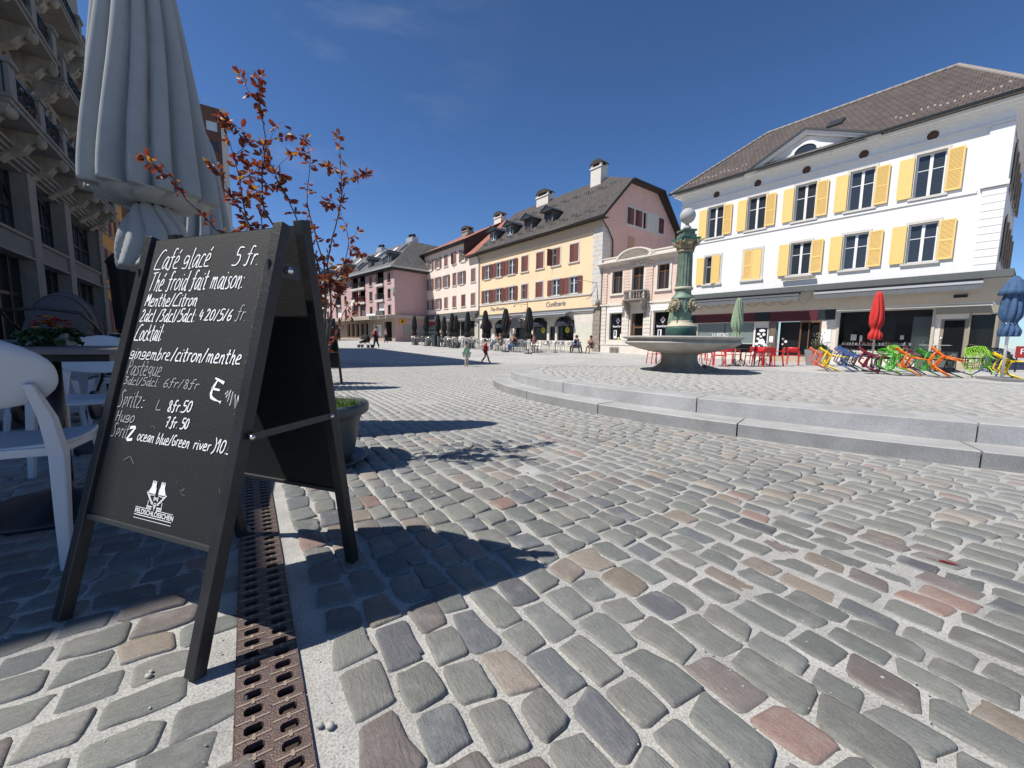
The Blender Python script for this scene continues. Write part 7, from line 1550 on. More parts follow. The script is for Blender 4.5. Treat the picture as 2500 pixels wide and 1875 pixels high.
# ================================================================ fountain on the plaza
def fountain():
    FX, FY, FZ = 3.84, 9.25, .292
    t = thing('fountain', 'stone fountain bowl with green fluted column and stone globe, on the stepped plaza', 'fountain', (FX, FY, FZ))
    st = mat('pale_fountain_stone', (.40, .375, .33), .85, var=.22, nscale=2.2, bump=.3, bscale=60, streak=.2); st2 = mat('darker_fountain_stone', (.26, .25, .215), .85, var=.3, nscale=3, bump=.3, bscale=60, streak=.25)  # foot and overflow block get a darker stone tone than the bowl
    gr = mat('weathered_green_iron', (.13, .175, .13), .6, .1, var=.35, nscale=8, bump=.2, bscale=50, streak=.3); gl = mat('pale_green_iron', (.17, .245, .19), .6, .1, var=.3, nscale=8, streak=.2); gd = mat('dull_gilding', (.30, .26, .17), .6, .25, var=.35, nscale=25); cr = mat('cream_ring_paint', (.5, .46, .34), .6, var=.15)
    n = 96
    m = MB(); m.lathe([(.60, 0), (.60, .02), (.55, .08), (.47, .13), (.41, .19), (.385, .26), (.38, .33), (.395, .40), (.43, .43)], n); m.build('foot', st2, t)
    m = MB(); m.lathe([(.40, .40), (.62, .435), (.90, .50), (1.10, .565), (1.20, .61), (1.235, .64), (1.225, .665), (1.19, .68), (1.165, .70), (1.17, .715), (1.25, .735), (1.275, .755), (1.265, .778), (1.22, .785), (1.13, .775), (1.06, .70), (.80, .62), (.3, .58), (.001, .575)], n, caps=False); m.build('bowl', st, t)
    m = MB(); m.lathe([(1.10, .745), (.001, .745)], 48, caps=False); w = m.build('water', mat('basin_water', (.02, .035, .035), .03, spec=.6), t)
    m = MB()
    for k in range(10): m.box(-.35+.1*k, -.27+.1*k, -.9, -.86, .80, .80+.001)
    # column
    m = MB(); m.lathe([(.33, .55), (.33, .97), (.335, .99), (.32, 1.0)], 64); cb = m.build('column_base', mat('scaled_green_band', (.075, .17, .14), .5, .15, var=.45, nscale=45), t)
    m = MB(); m.lathe([(.33, 1.0), (.315, 1.03), (.24, 1.09), (.225, 1.12), (.23, 1.14)], 64); m.build('stone_collar', cr, t)
    flute = lambda a, z, r: 1-.045*(.5+.5*math.cos(20*a))
    m = MB(); m.lathe([(.205, 1.12), (.195, 1.2), (.20, 1.3), (.225, 1.36)], 64); m.build('bell', gl, t)
    m = MB(); m.lathe([(.225, 1.36), (.235, 1.42), (.235, 1.55), (.225, 1.62)], 120, mod=flute, caps=False); m.lathe([(.24, 1.62), (.25, 1.64), (.22, 1.68), (.17, 1.74), (.165, 1.80), (.18, 1.83)], 64); m.build('drum', gl, t)
    for k in range(4):                                         # lion masks with manes around the drum
        a = k*math.pi/2+.55; m = MB(); c, s = math.cos(a), math.sin(a)
        def L(x, y, z): return (c*y-s*x, s*y+c*x, z)
        m.ball(L(0, .26, 1.48), .085, .085, .095, 10, 8); m.ball(L(0, .34, 1.45), .04, .04, .04, 8, 6)
        for q in range(14):
            b = q*.45; m.ball(L(.105*math.cos(b), .255, 1.48+.12*math.sin(b)), .034, .034, .038, 6, 5)
        for q in (-1, 1): m.ball(L(q*.035, .325, 1.505), .014, n=6, m=4)
        m.tube([L(0, .34, 1.43), L(0, .42, 1.42), L(0, .46, 1.38)], .014, 6); m.build('lion_mask', gd, t)
    m = MB(); m.lathe([(.19, 1.83), (.205, 1.845), (.205, 1.875), (.185, 1.89)], 48); m.build('cream_ring', cr, t)
    fl2 = lambda a, z, r: 1-.085*(.5+.5*math.cos(16*a))**.8
    m = MB(); m.lathe([(.178, 1.89), (.170, 2.0), (.163, 2.3), (.156, 2.62), (.160, 2.66)], 160, mod=fl2, caps=False); m.build('fluted_shaft', gr, t)
    m = MB(); m.lathe([(.158, 2.64), (.178, 2.66), (.178, 2.685), (.162, 2.70)], 48); m.build('astragal', gd, t)
    m = MB(); m.lathe([(.16, 2.70), (.165, 2.76), (.19, 2.86), (.235, 2.90)], 48)
    for k in range(8):                                         # acanthus leaves
        a = k*math.pi/4; c, s = math.cos(a), math.sin(a)
        pts = [(.165, 2.70), (.19, 2.76), (.225, 2.83), (.25, 2.80)]
        for w in (-.03, 0, .03): m.tube([(c*r_-s*w*(1-i*.15), s*r_+c*w*(1-i*.15), z) for i, (r_, z) in enumerate(pts)], [.016, .014, .012, .008], 5)
    cp = m.build('capital', gd, t)
    for k in range(4):
        a = k*math.pi/2+math.pi/4+.15; c, s = math.cos(a), math.sin(a); m = MB()
        for w in (-.035, .035):
            pts = [(c*(.235+.062*(1-q/22*.85)*math.cos(q*.55))-s*w, s*(.235+.062*(1-q/22*.85)*math.cos(q*.55))+c*w, 2.845+.062*(1-q/22*.85)*math.sin(q*.55)) for q in range(22)]
            m.tube(pts, .011, 5)
        m.tube([(c*.235-s*-.04, s*.235+c*-.04, 2.845), (c*.235-s*.04, s*.235+c*.04, 2.845)], .028, 10); m.build('volute', gd, cp)
    m = MB(); g = .31; q = [(g*math.cos(a), g*math.sin(a)) for a in [.15+math.pi/4+k*math.pi/2 for k in range(4)]]
    out = []
    for i in range(4):
        a, b = q[i], q[(i+1) % 4]
        for k in range(6):
            u = k/6; x, y = a[0]+(b[0]-a[0])*u, a[1]+(b[1]-a[1])*u; d = 1-.22*math.sin(math.pi*u); out.append((x*d, y*d))
    m.prism([(x*.92, y*.92) for x, y in out], 'z', 2.90, 2.925); m.prism(out, 'z', 2.925, 2.96); m.build('abacus', mat('bright_green_iron', (.035, .14, .10), .45, .1, var=.25, nscale=9), t)
    m = MB(); i0 = len(m.v); m.box(-.15, .15, -.15, .15, 2.96, 3.03); m.box(-.125, .125, -.125, .125, 3.03, 3.10); m.box(-.155, .155, -.155, .155, 3.10, 3.135); m.xf(0, Matrix.Rotation(.15, 4, 'Z')); m.build('top_block', gr, t)
    m = MB(); m.lathe([(.085, 3.135), (.088, 3.19), (.07, 3.215), (.045, 3.235), (.038, 3.27), (.05, 3.29)], 32); gb = m.build('globe_neck', mat('grey_cast_stone', (.42, .42, .41), .8, var=.1), t)
    m = MB(); m.ball((0, 0, 3.44), .165, n=36, m=24); m.build('globe', mat('milky_globe', (.40, .40, .395), .75, var=.12, nscale=3), t)
    m = MB(); m.hexa([(.45, -.35, 0), (.95, -.25, 0), (1.0, .1, 0), (.5, .05, 0), (.5, -.3, .16), (.85, -.22, .07), (.9, .06, .07), (.55, .03, .16)]); m.build('overflow_block', st2, t, bevel=.015)
fountain()

# ================================================================ closed parasols across the square
def small_parasol(name, label, loc, h, cloth, seed, group=None, hem=1.0, r=.20, pole=.022, polem='chrome', tie=True, base=True, cat='parasol', n=48):
    t = thing(name, label, cat, loc, random.uniform(0, 3), group)
    m = MB(); m.lathe([(pole, .05), (pole, h-.05)], 10); m.build('pole', G[polem], t)
    k = h-hem
    pr = [(r*.70, hem), (r*.78, hem+.10*k), (r*.50, hem+.22*k), (r*.78, hem+.32*k), (r*.85, hem+.45*k), (r*.74, hem+.65*k), (r*.58, hem+.82*k), (r*.40, hem+.95*k), (.02, h)] if tie else [(r, hem), (r*1.05, hem+.3*k), (r*.9, hem+.6*k), (r*.6, hem+.85*k), (.02, h)]
    m = folded_canopy(prof_curve(pr, 3), n*2, 9, .34, seed, .45); m.build('canopy', cloth, t)
    if base: m = MB(); m.lathe([(.26, 0), (.26, .05), (.05, .07), (.04, .3)], 20); m.build('base', G['gutter'], t)
    return t
bk = G['blackcloth']; tops = [(1011.6, 769.7, -9.0), (1040.6, 768.8, -9.0), (1068.6, 766.1, -9.0), (1084.9, 771.5, -8.6), (1103.5, 763.4, -9.0), (1113.4, 768.8, -9.0), (1141.8, 759.8, -9.0), (1185.4, 757.2, -9.0), (1235.1, 752.6, -9.0), (1291.8, 749.6, -9.0)]
pos = [(-9.75, 40.16, 3.28), (-8.13, 38.07, 3.2), (-6.71, 36.23, 3.21), (-6.1, 36.09, 3.01), (-5.13, 34.19, 3.19), (-4.71, 33.65, 2.98), (-3.59, 32.19, 3.19), (-2.04, 30.19, 3.15), (-.5, 28.19, 3.15), (1.03, 26.21, 3.09)]
where = ['first from the left, against the mauve block', 'second from the left, before the greenish shop window', 'third from the left, behind the dark bin', 'short one between two taller ones, left of the centre bay', 'fifth from the left on the terrace', 'sixth from the left, shorter than its neighbours', 'seventh from the left, before the wide dark shop window', 'left one of the three before the apricot house', 'middle one of the three before the apricot house', 'rightmost of the three before the apricot house']
for i, (p, w) in enumerate(zip(pos, where)):
    g = gz(p[0], p[1]); small_parasol('black_parasol', 'closed black parasol, '+w, (p[0], p[1], g), p[2]-g, bk, 20+i, 'closed black parasols of the cafe terraces', hem=.95, r=.27 if i in (0, 1, 2, 4, 6) else (.24 if i < 7 else .30), polem='chrome', n=40)
redm = mat('red_parasol_cloth', (.55, .03, .025), .8, var=.15, nscale=6); grn = mat('sage_parasol_cloth', (.22, .30, .20), .85, var=.12, nscale=6); blu = mat('faded_blue_parasol_cloth', (.045, .10, .20), .8, var=.3, nscale=9)
small_parasol('red_parasol', 'closed red parasol standing among the toppled coloured chairs', (13.05, 14.6, 0), 2.87, redm, 41, hem=1.15, r=.215, pole=.03)
small_parasol('green_parasol', 'closed sage green parasol rising from the red chairs, right of the fountain', (9.4, 17.0, 0), 2.84, grn, 42, hem=1.02, r=.235)
small_parasol('green_parasol', 'closed sage green parasol mostly hidden behind the fountain column', (7.85, 20.0, 0), 2.75, grn, 47, hem=1.2, r=.22)
t = small_parasol('blue_parasol', 'closed faded blue parasol in a white pole stand at the right edge', (14.05, 11.5, 0), 2.92, blu, 44, hem=1.25, r=.24, pole=.034, polem='frame', base=False)
m = folded_canopy([(.29, 2.42), (.25, 2.55), (.16, 2.78), (.05, 2.93)], 48, 6, .12, 3, .1); m.build('vent_cap', blu, t)
m = MB(); m.lathe([(.125, 1.60), (.13, 1.63)], 16); m.build('strap', G['paper'], t)
m = MB(); m.box(-.55, .55, -.28, .28, 0, .07); m.build('concrete_slab_base', mat('grey_slab', (.2, .2, .2), .9), t)
m = MB()
for k in range(12): a = -1.9+random.uniform(-.5, .9); z = random.uniform(1.68, 2.0); m.box(-.012, .012, -.005, .005, 0, .05); m.xf(len(m.v)-8, Matrix.Translation((.25*math.cos(a), .25*math.sin(a), z)) @ Matrix.Rotation(a+1.57, 4, 'Z') @ Matrix.Rotation(random.uniform(-.8, .8), 4, 'Y'))
m.build('faded_print', G['paper'], t)

# ================================================================ people
SK = mat('skin', (.52, .30, .21), .6, var=.08); SKD = mat('tanned_skin', (.36, .20, .13), .6, var=.08)
def skinmesh(name, mt, par, verts, edges, rad, sub=2, root=0):
    me = bpy.data.meshes.new(name); me.from_pydata([tuple(v) for v in verts], edges, []); me.update(); me.materials.append(mt)
    o = bpy.data.objects.new(name, me); C.objects.link(o)
    if par: o.parent = par
    sm = o.modifiers.new('skin', 'SKIN'); sm.use_smooth_shade = True
    if not me.skin_vertices: me.attributes
    if len(me.skin_vertices) == 0:
        bpy.context.view_layer.objects.active = o; bpy.ops.mesh.customdata_skin_add()
    for i, r in enumerate(rad): me.skin_vertices[0].data[i].radius = (r, r) if not isinstance(r, tuple) else r; me.skin_vertices[0].data[i].use_root = (i == root)
    ss = o.modifiers.new('sub', 'SUBSURF'); ss.levels = sub; ss.render_levels = sub; return o
def person(label, loc, rz, H, J, clothes, hair, skin=SK, hairlen=.0, group=None, hat=None):
    """J: joints in units of height (x right, y forward); one continuous body, with clothing and hair as children"""
    t = thing('person', label, 'person', loc, rz, group)
    V = lambda k: Vector(J[k])*H
    names = ['hip', 'waist', 'chest', 'neck', 'head0', 'head1', 'shl', 'ell', 'wrl', 'hal', 'shr', 'elr', 'wrr', 'har', 'hpl', 'knl', 'anl', 'tol', 'hpr', 'knr', 'anr', 'tor']
    ed = [('hip', 'waist'), ('waist', 'chest'), ('chest', 'neck'), ('neck', 'head0'), ('head0', 'head1'), ('chest', 'shl'), ('shl', 'ell'), ('ell', 'wrl'), ('wrl', 'hal'), ('chest', 'shr'), ('shr', 'elr'), ('elr', 'wrr'), ('wrr', 'har'), ('hip', 'hpl'), ('hpl', 'knl'), ('knl', 'anl'), ('anl', 'tol'), ('hip', 'hpr'), ('hpr', 'knr'), ('knr', 'anr'), ('anr', 'tor')]
    rr = dict(hip=.068, waist=.062, chest=.075, neck=.030, head0=.050, head1=.052, shl=.036, ell=.026, wrl=.018, hal=.022, shr=.036, elr=.026, wrr=.018, har=.022, hpl=.055, knl=.036, anl=.024, tol=.022, hpr=.055, knr=.036, anr=.024, tor=.022)
    rr.update(J.get('rad', {}))
    ix = {n_: i for i, n_ in enumerate(names)}
    b = skinmesh('body', skin, t, [V(n_) for n_ in names], [(ix[a], ix[c]) for a, c in ed], [rr[n_]*H for n_ in names])
    def sub(nm, mt, ks, es, k=1.14, add=.006):
        i2 = {n_: i for i, n_ in enumerate(ks)}; return skinmesh(nm, mt, t, [V(n_) for n_ in ks], [(i2[a], i2[c]) for a, c in es], [(rr[n_]*k+add)*H for n_ in ks])
    for kind, mt in clothes:
        if kind == 'top': sub('jacket', mt, ['waist', 'hip', 'chest', 'shl', 'ell', 'wrl', 'shr', 'elr', 'wrr'], [('waist', 'hip'), ('waist', 'chest'), ('chest', 'shl'), ('shl', 'ell'), ('ell', 'wrl'), ('chest', 'shr'), ('shr', 'elr'), ('elr', 'wrr')])
        if kind == 'tee': sub('shirt', mt, ['waist', 'hip', 'chest', 'shl', 'shr'], [('waist', 'hip'), ('waist', 'chest'), ('chest', 'shl'), ('chest', 'shr')], 1.12)
        if kind == 'legs': sub('trousers', mt, ['hip', 'hpl', 'knl', 'anl', 'hpr', 'knr', 'anr'], [('hip', 'hpl'), ('hpl', 'knl'), ('knl', 'anl'), ('hip', 'hpr'), ('hpr', 'knr'), ('knr', 'anr')], 1.12, .004)
        if kind == 'shorts':
            J2 = dict(J)
            ks = ['hip', 'hpl', 'hpr']; Vs = [V('hip'), V('hpl'), V('hpl').lerp(V('knl'), .75), V('hpr'), V('hpr').lerp(V('knr'), .75)]
            skinmesh('shorts', mt, t, Vs, [(0, 1), (1, 2), (0, 3), (3, 4)], [.078*H, .066*H, .055*H, .066*H, .055*H])
        if kind == 'shoes':
            for s in 'lr': skinmesh('shoe', mt, t, [V('an'+s)-Vector((0, 0, .012*H)), V('to'+s)], [(0, 1)], [.030*H, .026*H])
        if kind == 'socks':
            for s in 'lr': skinmesh('boot', mt, t, [V('kn'+s).lerp(V('an'+s), .15), V('an'+s), V('to'+s)], [(0, 1), (1, 2)], [.040*H, .030*H, .026*H])
    hd = (V('head0')+V('head1'))/2; up = (V('head1')-V('head0')).normalized(); fw = Vector(J.get('face', (0, 1, 0))).normalized()
    m = MB(); m.ball(tuple(hd+up*.022*H-fw*.012*H), .058*H, .062*H, .060*H, 14, 10)
    if hairlen: m.ball(tuple(hd-up*hairlen*.5*H-fw*.035*H), .045*H, .035*H, hairlen*.7*H, 10, 8)
    m.build('hair', hair, t)
    m = MB(); sdw = fw.cross(up).normalized()
    m.ball(tuple(hd+fw*.058*H-up*.004*H), .009*H, .012*H, .012*H, 6, 5)
    for s in (-1, 1): m.ball(tuple(hd+sdw*s*.052*H), .008*H, .012*H, .016*H, 6, 5)
    m.build('nose_and_ears', skin, t); m = MB()
    for s in (-1, 1): m.ball(tuple(hd+fw*.052*H+sdw*s*.020*H+up*.008*H), .006*H, n=6, m=4)
    m.build('eyes', G['black'], t)
    if hat:
        m = MB(); i0 = len(m.v); m.lathe([(.092*H, -.006*H), (.090*H, .0), (.064*H, .006*H), (.066*H, .03*H), (.055*H, .058*H), (.02*H, .068*H)], 24); m.xf(0, Matrix.Translation(hd+up*.030*H)); m.build('sun_hat', hat, t)
    return t
def walk(dx=.0, stride=.12):
    return dict(hip=(0, 0, .52), waist=(0, .0, .60), chest=(0, .01, .735), neck=(0, .012, .83), head0=(0, .02, .885), head1=(0, .022, .945), shl=(-.105, .0, .79), ell=(-.13, -.03, .65), wrl=(-.12, .06, .55), hal=(-.115, .085, .52), shr=(.105, .0, .79), elr=(.13, -.05, .65), wrr=(.12, -.02, .52), har=(.115, .0, .48), hpl=(-.05, 0, .50), knl=(-.05, stride*.6, .28), anl=(-.05, stride, .04), tol=(-.05, stride+.07, .02), hpr=(.05, 0, .50), knr=(.05, -.01, .27), anr=(.05, -stride, .055), tor=(.05, -stride+.055, .022))
def sit(lean=.0, arm=.0):
    return dict(hip=(0, 0, .295), waist=(0, .01+lean*.2, .37), chest=(0, .01+lean*.7, .505), neck=(0, .015+lean, .60), head0=(0, .03+lean*1.1, .655), head1=(0, .035+lean*1.1, .715), shl=(-.105, .0+lean*.9, .56), ell=(-.135, .02+lean, .43), wrl=(-.09, .15+lean, .44+arm), hal=(-.08, .18+lean, .455+arm), shr=(.105, 0+lean*.9, .56), elr=(.135, .02+lean, .43), wrr=(.09, .15+lean, .44), har=(.08, .18+lean, .455), hpl=(-.055, .02, .29), knl=(-.07, .26, .29), anl=(-.07, .27, .04), tol=(-.07, .34, .02), hpr=(.055, .02, .29), knr=(.07, .25, .285), anr=(.075, .30, .04), tor=(.075, .37, .02))
def clo(n_, c, **k): return mat(n_, c, .85, var=.15, nscale=8, **k)
HB = mat('dark_hair', (.025, .016, .012), .6); HL = mat('light_brown_hair', (.20, .12, .06), .6); HG = mat('grey_hair', (.35, .33, .31), .7)
red = clo('red_jacket', (.42, .02, .03)); mint = clo('mint_jacket', (.28, .46, .33)); blk = clo('black_clothes', (.015, .015, .018)); crm = clo('cream_trousers', (.5, .46, .38)); jean = clo('blue_jeans', (.05, .10, .22)); wht = clo('white_shirt', (.6, .6, .62)); lb = clo('light_blue_shirt', (.35, .45, .6)); burg = clo('burgundy_top', (.30, .015, .04)); kh = clo('khaki_coat', (.30, .24, .15)); navy = clo('navy_cloth', (.03, .045, .10))
# boy in red, striding to the right with arms folded
J = walk(stride=.17); J.update(ell=(-.13, .02, .66), wrl=(-.03, .10, .62), hal=(.02, .11, .63), elr=(.13, .02, .66), wrr=(.04, .11, .60), har=(.0, .12, .60)); J['rad'] = dict(waist=.085, chest=.088, hip=.075)
person('small child in a red jacket and dark boots walking with folded arms', (-1.11, 16.54, 0), R(-78), 1.0, J, [('top', red), ('shorts', burg), ('socks', blk)], HB)
# toddler in mint with a blue sun hat, seen from behind
J = walk(stride=.02); J.update(ell=(-.12, .03, .66), wrl=(-.10, .08, .58), hal=(-.09, .09, .55), elr=(.12, .02, .66), wrr=(.11, .03, .55), har=(.11, .04, .51)); J['rad'] = dict(waist=.105, chest=.095, hip=.10, head0=.062, head1=.066)
person('toddler in a mint jacket, cream trousers and a blue sun hat standing still', (-1.60, 14.07, 0), R(60), .86, J, [('top', mint), ('legs', crm), ('shoes', kh)], HL, hat=navy)
# woman pushing a pram
J = walk(stride=.10); J.update(ell=(-.14, .04, .66), wrl=(-.12, .17, .60), hal=(-.11, .20, .60), elr=(.14, .04, .66), wrr=(.12, .17, .60), har=(.11, .20, .60))
wx, wy = -10.2, 30.2; person('woman in a burgundy top and black trousers pushing a black pram', (wx, wy, gz(wx, wy)), R(75), 1.68, J, [('tee', burg), ('legs', blk), ('shoes', wht)], HB)
def stroller():
    x, y = -10.95, 30.05; t = thing('pushchair', 'black pushchair with light wheels, pushed by the woman in burgundy', 'pushchair', (x, y, gz(x, y)), R(75))
    m = MB(); n = 10; V = []
    for j in range(9):
        b = .15+2.2*j/8
        for i in range(n+1): a = math.pi*i/n; V.append((-.23*math.cos(a), .02-.34*math.cos(b), .62+.38*math.sin(a)*math.sin(b)))
    m.add(V, [(j*(n+1)+i, j*(n+1)+i+1, (j+1)*(n+1)+i+1, (j+1)*(n+1)+i) for j in range(8) for i in range(n)], 0, True); m.build('hood', blk, t)
    m = MB(); m.hexa([(-.2, -.2, .4), (.2, -.2, .4), (.2, .4, .35), (-.2, .4, .35), (-.22, -.3, .7), (.22, -.3, .7), (.22, .4, .45), (-.22, .4, .45)]); m.build('seat', blk, t)
    m = MB()
    for s in (-.22, .22): m.bar((s, -.62, 1.0), (s, .45, .15), .025); m.bar((s, -.35, .15), (s, .1, .6), .025)
    m.bar((-.22, -.62, 1.0), (.22, -.62, 1.0), .03); m.build('frame', G['black'], t)
    for wx_, wy_ in ((-.24, -.38), (.24, -.38), (-.2, .45), (.2, .45)):
        m = MB(); m.lathe([(.09, -.02), (.125, -.02), (.125, .02), (.09, .02)], 16); m.xf(0, Matrix.Translation((wx_, wy_, .125)) @ Matrix.Rotation(R(90), 4, 'Y')); m.build('wheel', G['gutter'], t)
stroller()
J = walk(stride=.05); a_ = (-15.9, 47.2); person('person in dark clothes standing by the pale column in front of the mauve block', (a_[0], a_[1], gz(*a_)), R(100), 1.72, J, [('top', clo('grey_jacket', (.12, .12, .12))), ('legs', blk), ('shoes', blk)], HG)
a_ = (-14.9, 47.4); person('person in a pale shirt and black trousers before the mauve block', (a_[0], a_[1], gz(*a_)), R(-90), 1.68, walk(stride=.08), [('tee', wht), ('legs', blk), ('shoes', blk)], HL)

# ================================================================ cafe terraces: metal chairs, tables, guests
def metal_chair_mesh():
    m = MB()
    for s in (-1, 1):
        m.tube([(s*.21, -.24, 0), (s*.20, -.20, .44), (s*.19, -.25, .80)], .012, 5); m.tube([(s*.21, .22, 0), (s*.20, .20, .44), (s*.23, .16, .66), (s*.22, -.20, .66)], .012, 5)
    m.tube([(-.19, -.25, .80), (-.1, -.28, .84), (.1, -.28, .84), (.19, -.25, .80)], .012, 5)
    for k in range(5): m.box(-.19+k*.085, -.14+k*.085, -.20, .21, .44, .452, 1)
    for z in (.56, .64, .72): m.box(-.19, .19, -.262, -.25, z, z+.045, 1)
    return m.mesh('cafe_chair', [G['chrome'], mat('grey_slats', (.20, .21, .22), .5, .2)])
def cafe_table_mesh():
    m = MB(); m.lathe([(.34, .72), (.35, .73), (.34, .745)], 20, mi=1); m.lathe([(.022, .03), (.022, .72)], 8); m.lathe([(.2, 0), (.19, .03), (.03, .05)], 14); return m.mesh('cafe_table', [G['gutter'], G['alu']])
cm_, tm_ = metal_chair_mesh(), cafe_table_mesh(); rnd = random.Random(3)
def cafe(s0, s1, y0, y1, n, label_c, label_t, grp, skip=[]):
    k = 0
    for row in range(3):
        yy = y0+(y1-y0)*row/2.0
        for i in range(n):
            s = s0+(s1-s0)*(i+.5+(.25 if row % 2 else 0))/n+rnd.uniform(-.15, .15); y = yy+rnd.uniform(-.15, .15); p = rowpt(s, y); g = gz(p.x, p.y)
            o = bpy.data.objects.new('cafe_table', tm_); C.objects.link(o); o.location = (p.x, p.y, g); tag(o, label_t, 'table', 'tables of '+grp)
            for q in range(3 if row != 1 else 2):
                a = rnd.uniform(0, .8)+q*2.1; r_ = .62; px, py = p.x+r_*math.cos(a), p.y+r_*math.sin(a)
                o = bpy.data.objects.new('cafe_chair', cm_); C.objects.link(o); o.location = (px, py, gz(px, py)); o.rotation_euler = (0, 0, a+math.pi/2+rnd.uniform(-.3, .3)); tag(o, label_c, 'chair', 'chairs of '+grp)
cafe(-8.2, 1.2, -7.4, -3.4, 5, 'silver metal cafe chair in the dense terrace before the apricot house', 'small round metal table in the terrace before the apricot house', 'the apricot house terrace')
cafe(-17.8, -8.8, -8.2, -4.0, 5, 'silver metal cafe chair among plants before the cream house', 'small round metal table among plants before the cream house', 'the cream house terrace')
guests = [ # s, y, facing, clothes
 ('seated guest in a white shirt, leftmost of the group before the red sign', -4.3, -7.2, 60, [('top', wht), ('legs', jean)], HB, 0), ('khaki coated guest seated with back to the square beside the middle black parasol', -2.3, -8.3, 35, [('top', kh), ('legs', crm)], HL, 0),
 ('seated guest with light hair and dark top before the menu case', -1.9, -7.4, 150, [('top', blk), ('legs', jean)], HL, .09), ('guest in dark burgundy and jeans seated left of the rightmost black parasol', -.9, -8.0, 60, [('top', clo('plum_top', (.08, .03, .04))), ('legs', jean)], HB, .1),
 ('guest in a burgundy top seated behind the rightmost black parasol', -.4, -6.7, 200, [('top', clo('wine_top', (.14, .03, .04))), ('legs', crm)], HB, .09), ('guest in a light blue shirt leaning over a table near the corner pier', .9, -3.7, -60, [('top', lb), ('legs', jean)], HB, 0),
 ('guest in dark jacket facing away beside the light blue shirt', 1.5, -4.2, 40, [('top', navy), ('legs', blk)], HB, 0), ('guest in a dark sleeveless top with bare legs, seated nearest the grey door', 2.0, -3.2, 140, [('tee', blk), ('shorts', blk)], HB, .08),
 ('guest with bare arms seated between the planters of the cream house', -12.9, -6.6, 100, [('tee', clo('pinkish_top', (.4, .25, .22))), ('legs', blk)], HL, 0), ('guest in a black top seated behind the dark bin', -13.6, -7.2, 20, [('top', blk), ('legs', blk)], HB, 0)]
for lb_, s, y, fa, cl, hr, hl in guests:
    p = rowpt(s, y); g = gz(p.x, p.y); J = sit(.05 if 'leaning' in lb_ else .0, .03); person(lb_, (p.x, p.y, g), R(fa), 1.72, J, cl+[('shoes', blk)], hr, hairlen=hl, skin=SK if 'bare legs' not in lb_ else SKD)
    c = bpy.data.objects.new('cafe_chair', cm_); C.objects.link(c); c.location = (p.x, p.y, g); c.rotation_euler = (0, 0, R(fa)); tag(c, 'silver metal cafe chair under the '+lb_.replace('seated ', '')[:200].split(',')[0], 'chair', None)
    lab = c['label'].split(); c['label'] = ' '.join(lab[:16])
def planter(label, x, y, w, h, kind, potm, leafc, n=700, spread=.5, ph=.9, taper=True):
    t = thing('potted_plant', label, 'plant', (x, y, gz(x, y)), RZ)
    m = MB()
    if kind == 'box': m.hexa([(-w/2*.8, -w/2*.8, 0), (w/2*.8, -w/2*.8, 0), (w/2*.8, w/2*.8, 0), (-w/2*.8, w/2*.8, 0), (-w/2, -w/2, h), (w/2, -w/2, h), (w/2, w/2, h), (-w/2, w/2, h)] if taper else [(-w/2, -w/2, 0), (w/2, -w/2, 0), (w/2, w/2, 0), (-w/2, w/2, 0), (-w/2, -w/2, h), (w/2, -w/2, h), (w/2, w/2, h), (-w/2, w/2, h)])
    else: m.lathe([(w*.35, 0), (w*.5, h)], 20)
    m.build('pot', potm, t); m = MB()
    for i in range(n):
        a = random.uniform(0, 6.28); r_ = spread*math.sqrt(random.random())*(.6+.4*random.random()); z = h+ph*random.random()**1.1; sc = 1-.5*(z-h)/ph
        p = Vector((r_*sc*math.cos(a), r_*sc*math.sin(a), z)); d = Vector((random.gauss(0, 1), random.gauss(0, 1), random.gauss(.5, 1))).normalized()*.06; e = d.cross(Vector((random.random(), random.random(), .3))).normalized()*.02; m.add([p-d*.5, p+e, p+d, p-e], [(0, 1, 2, 3)], 0 if random.random() < .6 else 1)
    m.build('foliage', [mat('plant_green', leafc, .7, var=.3, nscale=10), mat('plant_green_light', tuple(min(1, c*1.8) for c in leafc), .7)], t); m = MB()
    for i in range(7): a = i*.9; m.tube([(0, 0, h), (spread*.3*math.cos(a), spread*.3*math.sin(a), h+ph*.5), (spread*.45*math.cos(a), spread*.45*math.sin(a), h+ph*.95)], .008, 4)
    m.build('stems', G['wood'], t); return t
gp = mat('grey_planter', (.13, .145, .15), .7, var=.1)
planter('yellow-green grassy plant in a grey box at the left end of the terrace', -8.15, 38.83, .5, .5, 'box', gp, (.12, .17, .03), 500, .35, .85)
planter('dark olive bush behind the short black parasol before the cream house', -5.9, 37.2, .5, .45, 'box', gp, (.04, .05, .02), 700, .7, 1.3)
planter('dark olive bush right of the yellow-green pot before the cream house', -3.7, 35.2, .5, .45, 'box', gp, (.045, .05, .02), 800, .7, 1.3)
planter('small yellow-green plant in a square grey planter on the cream house terrace', -5.0, 36.2, .55, .45, 'box', gp, (.14, .16, .04), 350, .3, .7)
planter('low green plant at the far left corner of the terrace, under the first parasol', -9.84, 40.7, .5, .35, 'box', gp, (.03, .04, .02), 250, .3, .3)
t = thing('litter_bin', 'dark blue-grey bin standing at the front of the cafe terrace', 'bin', (-7.1, 37.41, gz(-7.1, 37.4)), RZ)
m = MB(); m.hexa([(-.28, -.28, 0), (.28, -.28, 0), (.28, .28, 0), (-.28, .28, 0), (-.31, -.31, .95), (.31, -.31, .95), (.31, .31, .95), (-.31, .31, .95)]); m.build('body', mat('blue_grey_bin', (.028, .040, .052), .5), t, bevel=.02); m = MB(); m.box(-.33, .33, -.33, .33, .95, 1.05); m.build('lid', mat('bin_lid', (.035, .06, .075), .5), t, bevel=.02)
